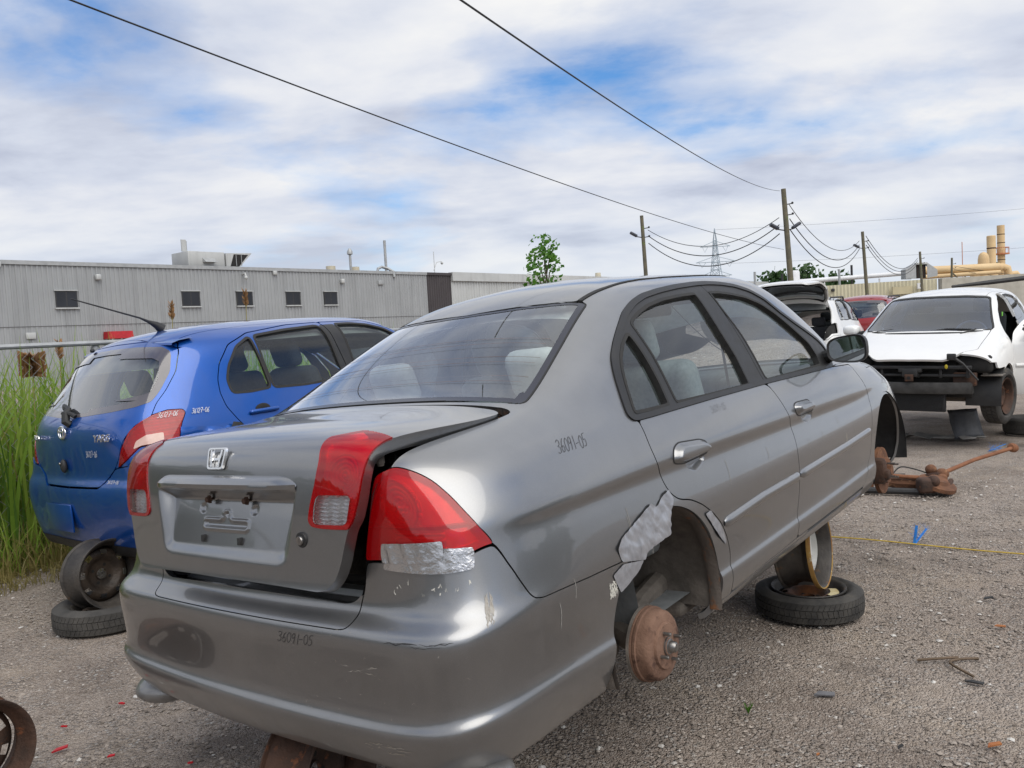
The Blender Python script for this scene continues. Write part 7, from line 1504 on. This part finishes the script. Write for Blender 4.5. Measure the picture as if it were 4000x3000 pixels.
# ---------------------------------------------------------------- things lying on the gravel
ax = empty('rusty_axle', None, (3.52, 7.05, 0)); tag(ax, 'rusty front suspension assembly with drive shaft lying on the gravel', 'car part')
M_ORUST = pm('orange_rust', (.27, .115, .055), (.19, .08, .04), 12, .85, .1, .3, 60)
MB().lathe([(0, .05), (.07, .055), (.09, .03), (.150, .018), (.153, -.012), (.08, -.03), (0, -.03)], 36, xform((.02, -.04, .075), rx=.30, ry=.22)).build('brake_disc', M_RUST, ax, True, 40)
MB().bbox((-.10, -.10, .085), (.15, .11, .13), .03, 3).sphere((-.05, -.12, .12), .05, 10, 8).build('brake_caliper', M_RUST2, ax)
MB().tube([(-.42, .12, .16), (-.22, .08, .135), (-.02, .03, .115)], [.017, .017, .022], 10).build('tie_rod', M_ORUST, ax)
MB().tube([(.14, .10, .14), (.62, .48, .17), (1.17, .82, .20)], .018, 12).lathe([(.0, -.045), (.034, -.045), (.042, -.02), (.042, .03), (.026, .045), (0, .045)], 14, xform((1.19, .835, .20), rx=1.3, rz=-.95)).build('drive_shaft', M_ORUST, ax)
for k in range(5): MB().lathe([(.026, -.010), (.046 - .003 * k, 0), (.026, .010)], 16, xform((-.02 + .024 * k, .02 + .010 * k, .115 + .003 * k), ry=math.pi / 2, rz=.4)).build('boot_ring', M_RUST2, ax)
MB().sphere((.13, .09, .135), (.058, .05, .05), 12, 8).bbox((.10, .05, .08), (.09, .09, .13), .03, 3).build('shaft_joint', M_RUST, ax)
MB().sphere((.06, .14, .17), (.048, .045, .045), 12, 8).tube([(.06, .14, .16), (.05, .10, .06)], .03, 8).build('ball_joint', M_RUST, ax)
MB().tube(smooth_poly([(-.26, .16, .15), (-.18, .18, .20), (-.05, .17, .17), (.05, .14, .13)], 4, False), .006, 6).build('brake_hose', M_RUBBER, ax)
MB().tube([(-.45, .20, .10), (-.25, .14, .075), (-.05, .06, .06)], [.035, .05, .04], 8).bbox((-.50, .22, .07), (.16, .14, .13), .04, 3).build('suspension_arm', M_RUST, ax)
MB().tube([(-.10, -.02, .05), (.10, -.06, .06), (.17, .02, .09)], [.03, .035, .02], 8).build('control_arm', M_RUST2, ax)
pp = MB().tube([(2.85, 7.2, .035), (3.4, 6.95, .03)], .028, 10).build('black_pipe', M_BLACK); tag(pp, 'short black plastic pipe lying beside the rusty axle', 'pipe')
pp = MB().tube([(3.05, 7.65, .05), (3.5, 7.5, .05)], .04, 12).build('grey_pipe', M_UNDER); tag(pp, 'dark grey pipe lying behind the rusty axle', 'pipe')
crumple('white_scrap', (2.62, 6.95, .012), (.32, .1, 0), (-.05, .12, .0), 8, 4, .02, pm('white_plastic_scrap', (.68, .67, .63), (.5, .49, .46), 9, .8), 'crumpled white plastic scrap behind the sedan front arch', 'litter', 12)
rp = MB().tube([(2.0 + .55 * i, 5.84 - .36 * i + .015 * math.sin(i * 2.1), .012 + .004 * math.sin(i * 3)) for i in np.linspace(0, 3.4, 40)], .005, 5).build('yellow_rope', pm('yellow_rope', (.58, .42, .07), (.48, .33, .06), 60, .8)); tag(rp, 'thin yellow rope stretched along the gravel', 'rope')
def strap(name, base, dirs, label):
    o = empty(name, None, base); tag(o, label, 'strap'); M_S = pm('blue_plastic_strap', (.03, .20, .62), (.04, .26, .70), 30, .5)
    for d in dirs:
        a = Vector(d); w = Vector((-a.y, a.x, 0)).normalized() * .009 if abs(a.z) < .9 else Vector((.01, 0, 0)); MB().add([-w, w, a + w, a - w, -w + Vector((0, .002, 0)), w + Vector((0, .002, 0)), a + w + Vector((0, .002, 0)), a - w + Vector((0, .002, 0))], [(0, 1, 2, 3), (7, 6, 5, 4), (0, 4, 5, 1), (1, 5, 6, 2), (2, 6, 7, 3), (3, 7, 4, 0)]).build('strap_end', M_S, o, False)
    fr = MB(); r = random.Random(4)
    for k in range(40):
        d = Vector(r.choice(dirs)); t = r.uniform(.35, 1.0); p = d * t; q = p + Vector((r.uniform(-.05, .05), r.uniform(-.02, .02), r.uniform(.0, .05))); fr.tube([p, q], .0006, 3)
    tag(fr.build('frayed_threads', M_S, o, False), kind='stuff')
strap('blue_strap', (2.60, 5.47, .004), ((.035, .03, .12), (.11, .05, .09)), 'frayed blue plastic strap ends standing up from the gravel by the rope')
strap('blue_strap', (5.05, 8.9, .004), ((.16, .03, .02), (.05, -.02, .05), (.22, .05, .06)), 'frayed blue strap lying beyond the rusty drive shaft end')
# shards, leaves, twigs
def shard(name, x, y, s, ang, mat, label, cat, asp=.35, g=None):
    o = MB().prism([(-s * .5, -s * asp * .4), (s * .45, -s * asp * .5), (s * .5, s * asp * .3), (-s * .2, s * asp * .5)], 0, .006, xform((x, y, .012), rx=random.uniform(-.2, .2), ry=random.uniform(-.2, .2), rz=ang)).build(name, mat, None, False); return tag(o, label, cat, g)
M_SH = pm('red_shard', (.55, .015, .02), (.45, .01, .02), 30, .3); M_OL = pm('orange_dead_leaf', (.42, .16, .05), (.32, .11, .04), 30, .8); M_BS = pm('black_scrap', (.02, .02, .022), (.04, .04, .04), 20, .7); M_GS = pm('grey_scrap', (.16, .16, .17), (.11, .11, .12), 20, .6)
for (x, y, s, a, m, l, c) in ((-1.86, 3.22, .060, .5, M_SH, 'longest red lamp shard near the lower left rim', 'shard'), (-1.95, 3.42, .025, .3, M_SH, 'small red shard above the lower left rim', 'shard'), (-1.80, 3.62, .030, -.3, M_SH, 'red shard highest on the left gravel', 'shard'), (-1.62, 3.14, .028, .4, M_SH, 'red shard right of the longest one', 'shard'), (-1.80, 3.05, .024, 0, M_SH, 'red shard just below the longest one', 'shard'), (-1.28, 3.05, .020, 0, M_SH, 'red shard on the sandy patch under the bumper', 'shard'), (-1.62, 2.86, .020, .2, M_SH, 'lowest red shard on the left gravel', 'shard'),
    (1.62, 2.86, .055, .1, M_OL, 'orange dead leaf right of the brake drum', 'leaf'), (1.95, 2.76, .045, 1.0, M_OL, 'orange dead leaf near the right edge', 'leaf'), (1.62, 2.52, .02, .5, M_OL, 'small orange stone low on the right', 'stone'), (2.28, 3.95, .05, -.3, M_OL, 'pale orange leaf at the far right edge', 'leaf'), (1.0, 2.86, .016, .5, M_OL, 'small orange chip left of the dark scrap', 'stone'),
    (1.20, 3.33, .085, -.2, M_GS, 'grey plastic strip between the tyre and the drum', 'litter'), (1.83, 3.36, .070, -.6, M_BS, 'ribbed dark plastic strip right of the flat tyre', 'litter'), (.83, 2.62, .05, .2, M_BS, 'lumpy black scrap right of the rear bumper', 'litter'), (1.30, 2.88, .03, .4, M_BS, 'small black scrap in the middle of the right gravel', 'litter'), (2.45, 4.35, .055, 0., M_BS, 'black scrap near the right edge beyond the rope', 'litter'), (1.40, 2.28, .11, -.25, M_GS, 'grey plastic strip at the bottom right', 'litter'), (1.05, 2.46, .04, .3, M_GS, 'flat grey stone near the bottom centre', 'stone'), (-1.80, 2.98, .045, .2, pm('white_shard', (.72, .72, .68)), 'white shard below the red ones beside the left rim', 'shard')):
    shard({'shard': 'lamp_shard', 'leaf': 'dead_leaf', 'litter': 'plastic_scrap', 'stone': 'flat_stone'}[c], x, y, s, a, m, l, c)
tw = MB().tube(smooth_poly([(1.72, 3.62, .01), (1.80, 3.60, .02), (1.90, 3.62, .012)], 4, False), .006, 5).tube(smooth_poly([(1.86, 3.42, .01), (1.83, 3.55, .018), (1.90, 3.60, .012), (1.98, 3.60, .01)], 4, False), .006, 5).build('twig', pm('dry_twig', (.16, .11, .075), (.11, .08, .05), 20, .9)); tag(tw, 'curved dry twig on the gravel right of the flat tyre', 'twig')
sp = MB(); r = random.Random(2)
for k in range(14): 
    a = r.uniform(0, 6.28); sp.add([(0, 0, 0), (.012 * math.cos(a), .012 * math.sin(a), .02 + .02 * r.random()), (.02 * math.cos(a + .3), .02 * math.sin(a + .3), .035 + .02 * r.random()), (.008 * math.cos(a + .6), .008 * math.sin(a + .6), .02)], [(0, 1, 2, 3)], Matrix.Translation((.86, 3.22, .0)))
tag(sp.build('weed_sprout', LEAF1, None, False), 'tiny green weed growing near the brake drum', 'weed')

# ---------------------------------------------------------------- unseen foliage belt added behind the camera to darken the paint reflections
def belt():
    r = np.random.default_rng(11); N = 9000; az = r.uniform(1.35, 5.2, N); R_ = 30 + 9 * r.random(N); top = 4.0 + 1.0 * np.sin(az * 9) + .8 * np.sin(az * 23 + 1); z = top * r.random(N) ** .7
    c = np.stack([R_ * np.sin(az), R_ * np.cos(az), z], 1); u = r.normal(size=(N, 3)); u /= np.linalg.norm(u, axis=1, keepdims=True); w = np.cross(u, r.normal(size=(N, 3))); w /= np.linalg.norm(w, axis=1, keepdims=True); s_ = (.5 + .7 * r.random(N))[:, None]
    V = np.stack([c - u * s_, c + w * s_ * .7, c + u * s_, c - w * s_ * .7], 1).reshape(-1, 3); F = np.arange(4 * N).reshape(N, 4)
    tag(mesh('wood', V, F, LEAF2, None, False), 'unseen dark green foliage added behind the viewpoint to darken reflections', 'wood', None, 'stuff')
belt()
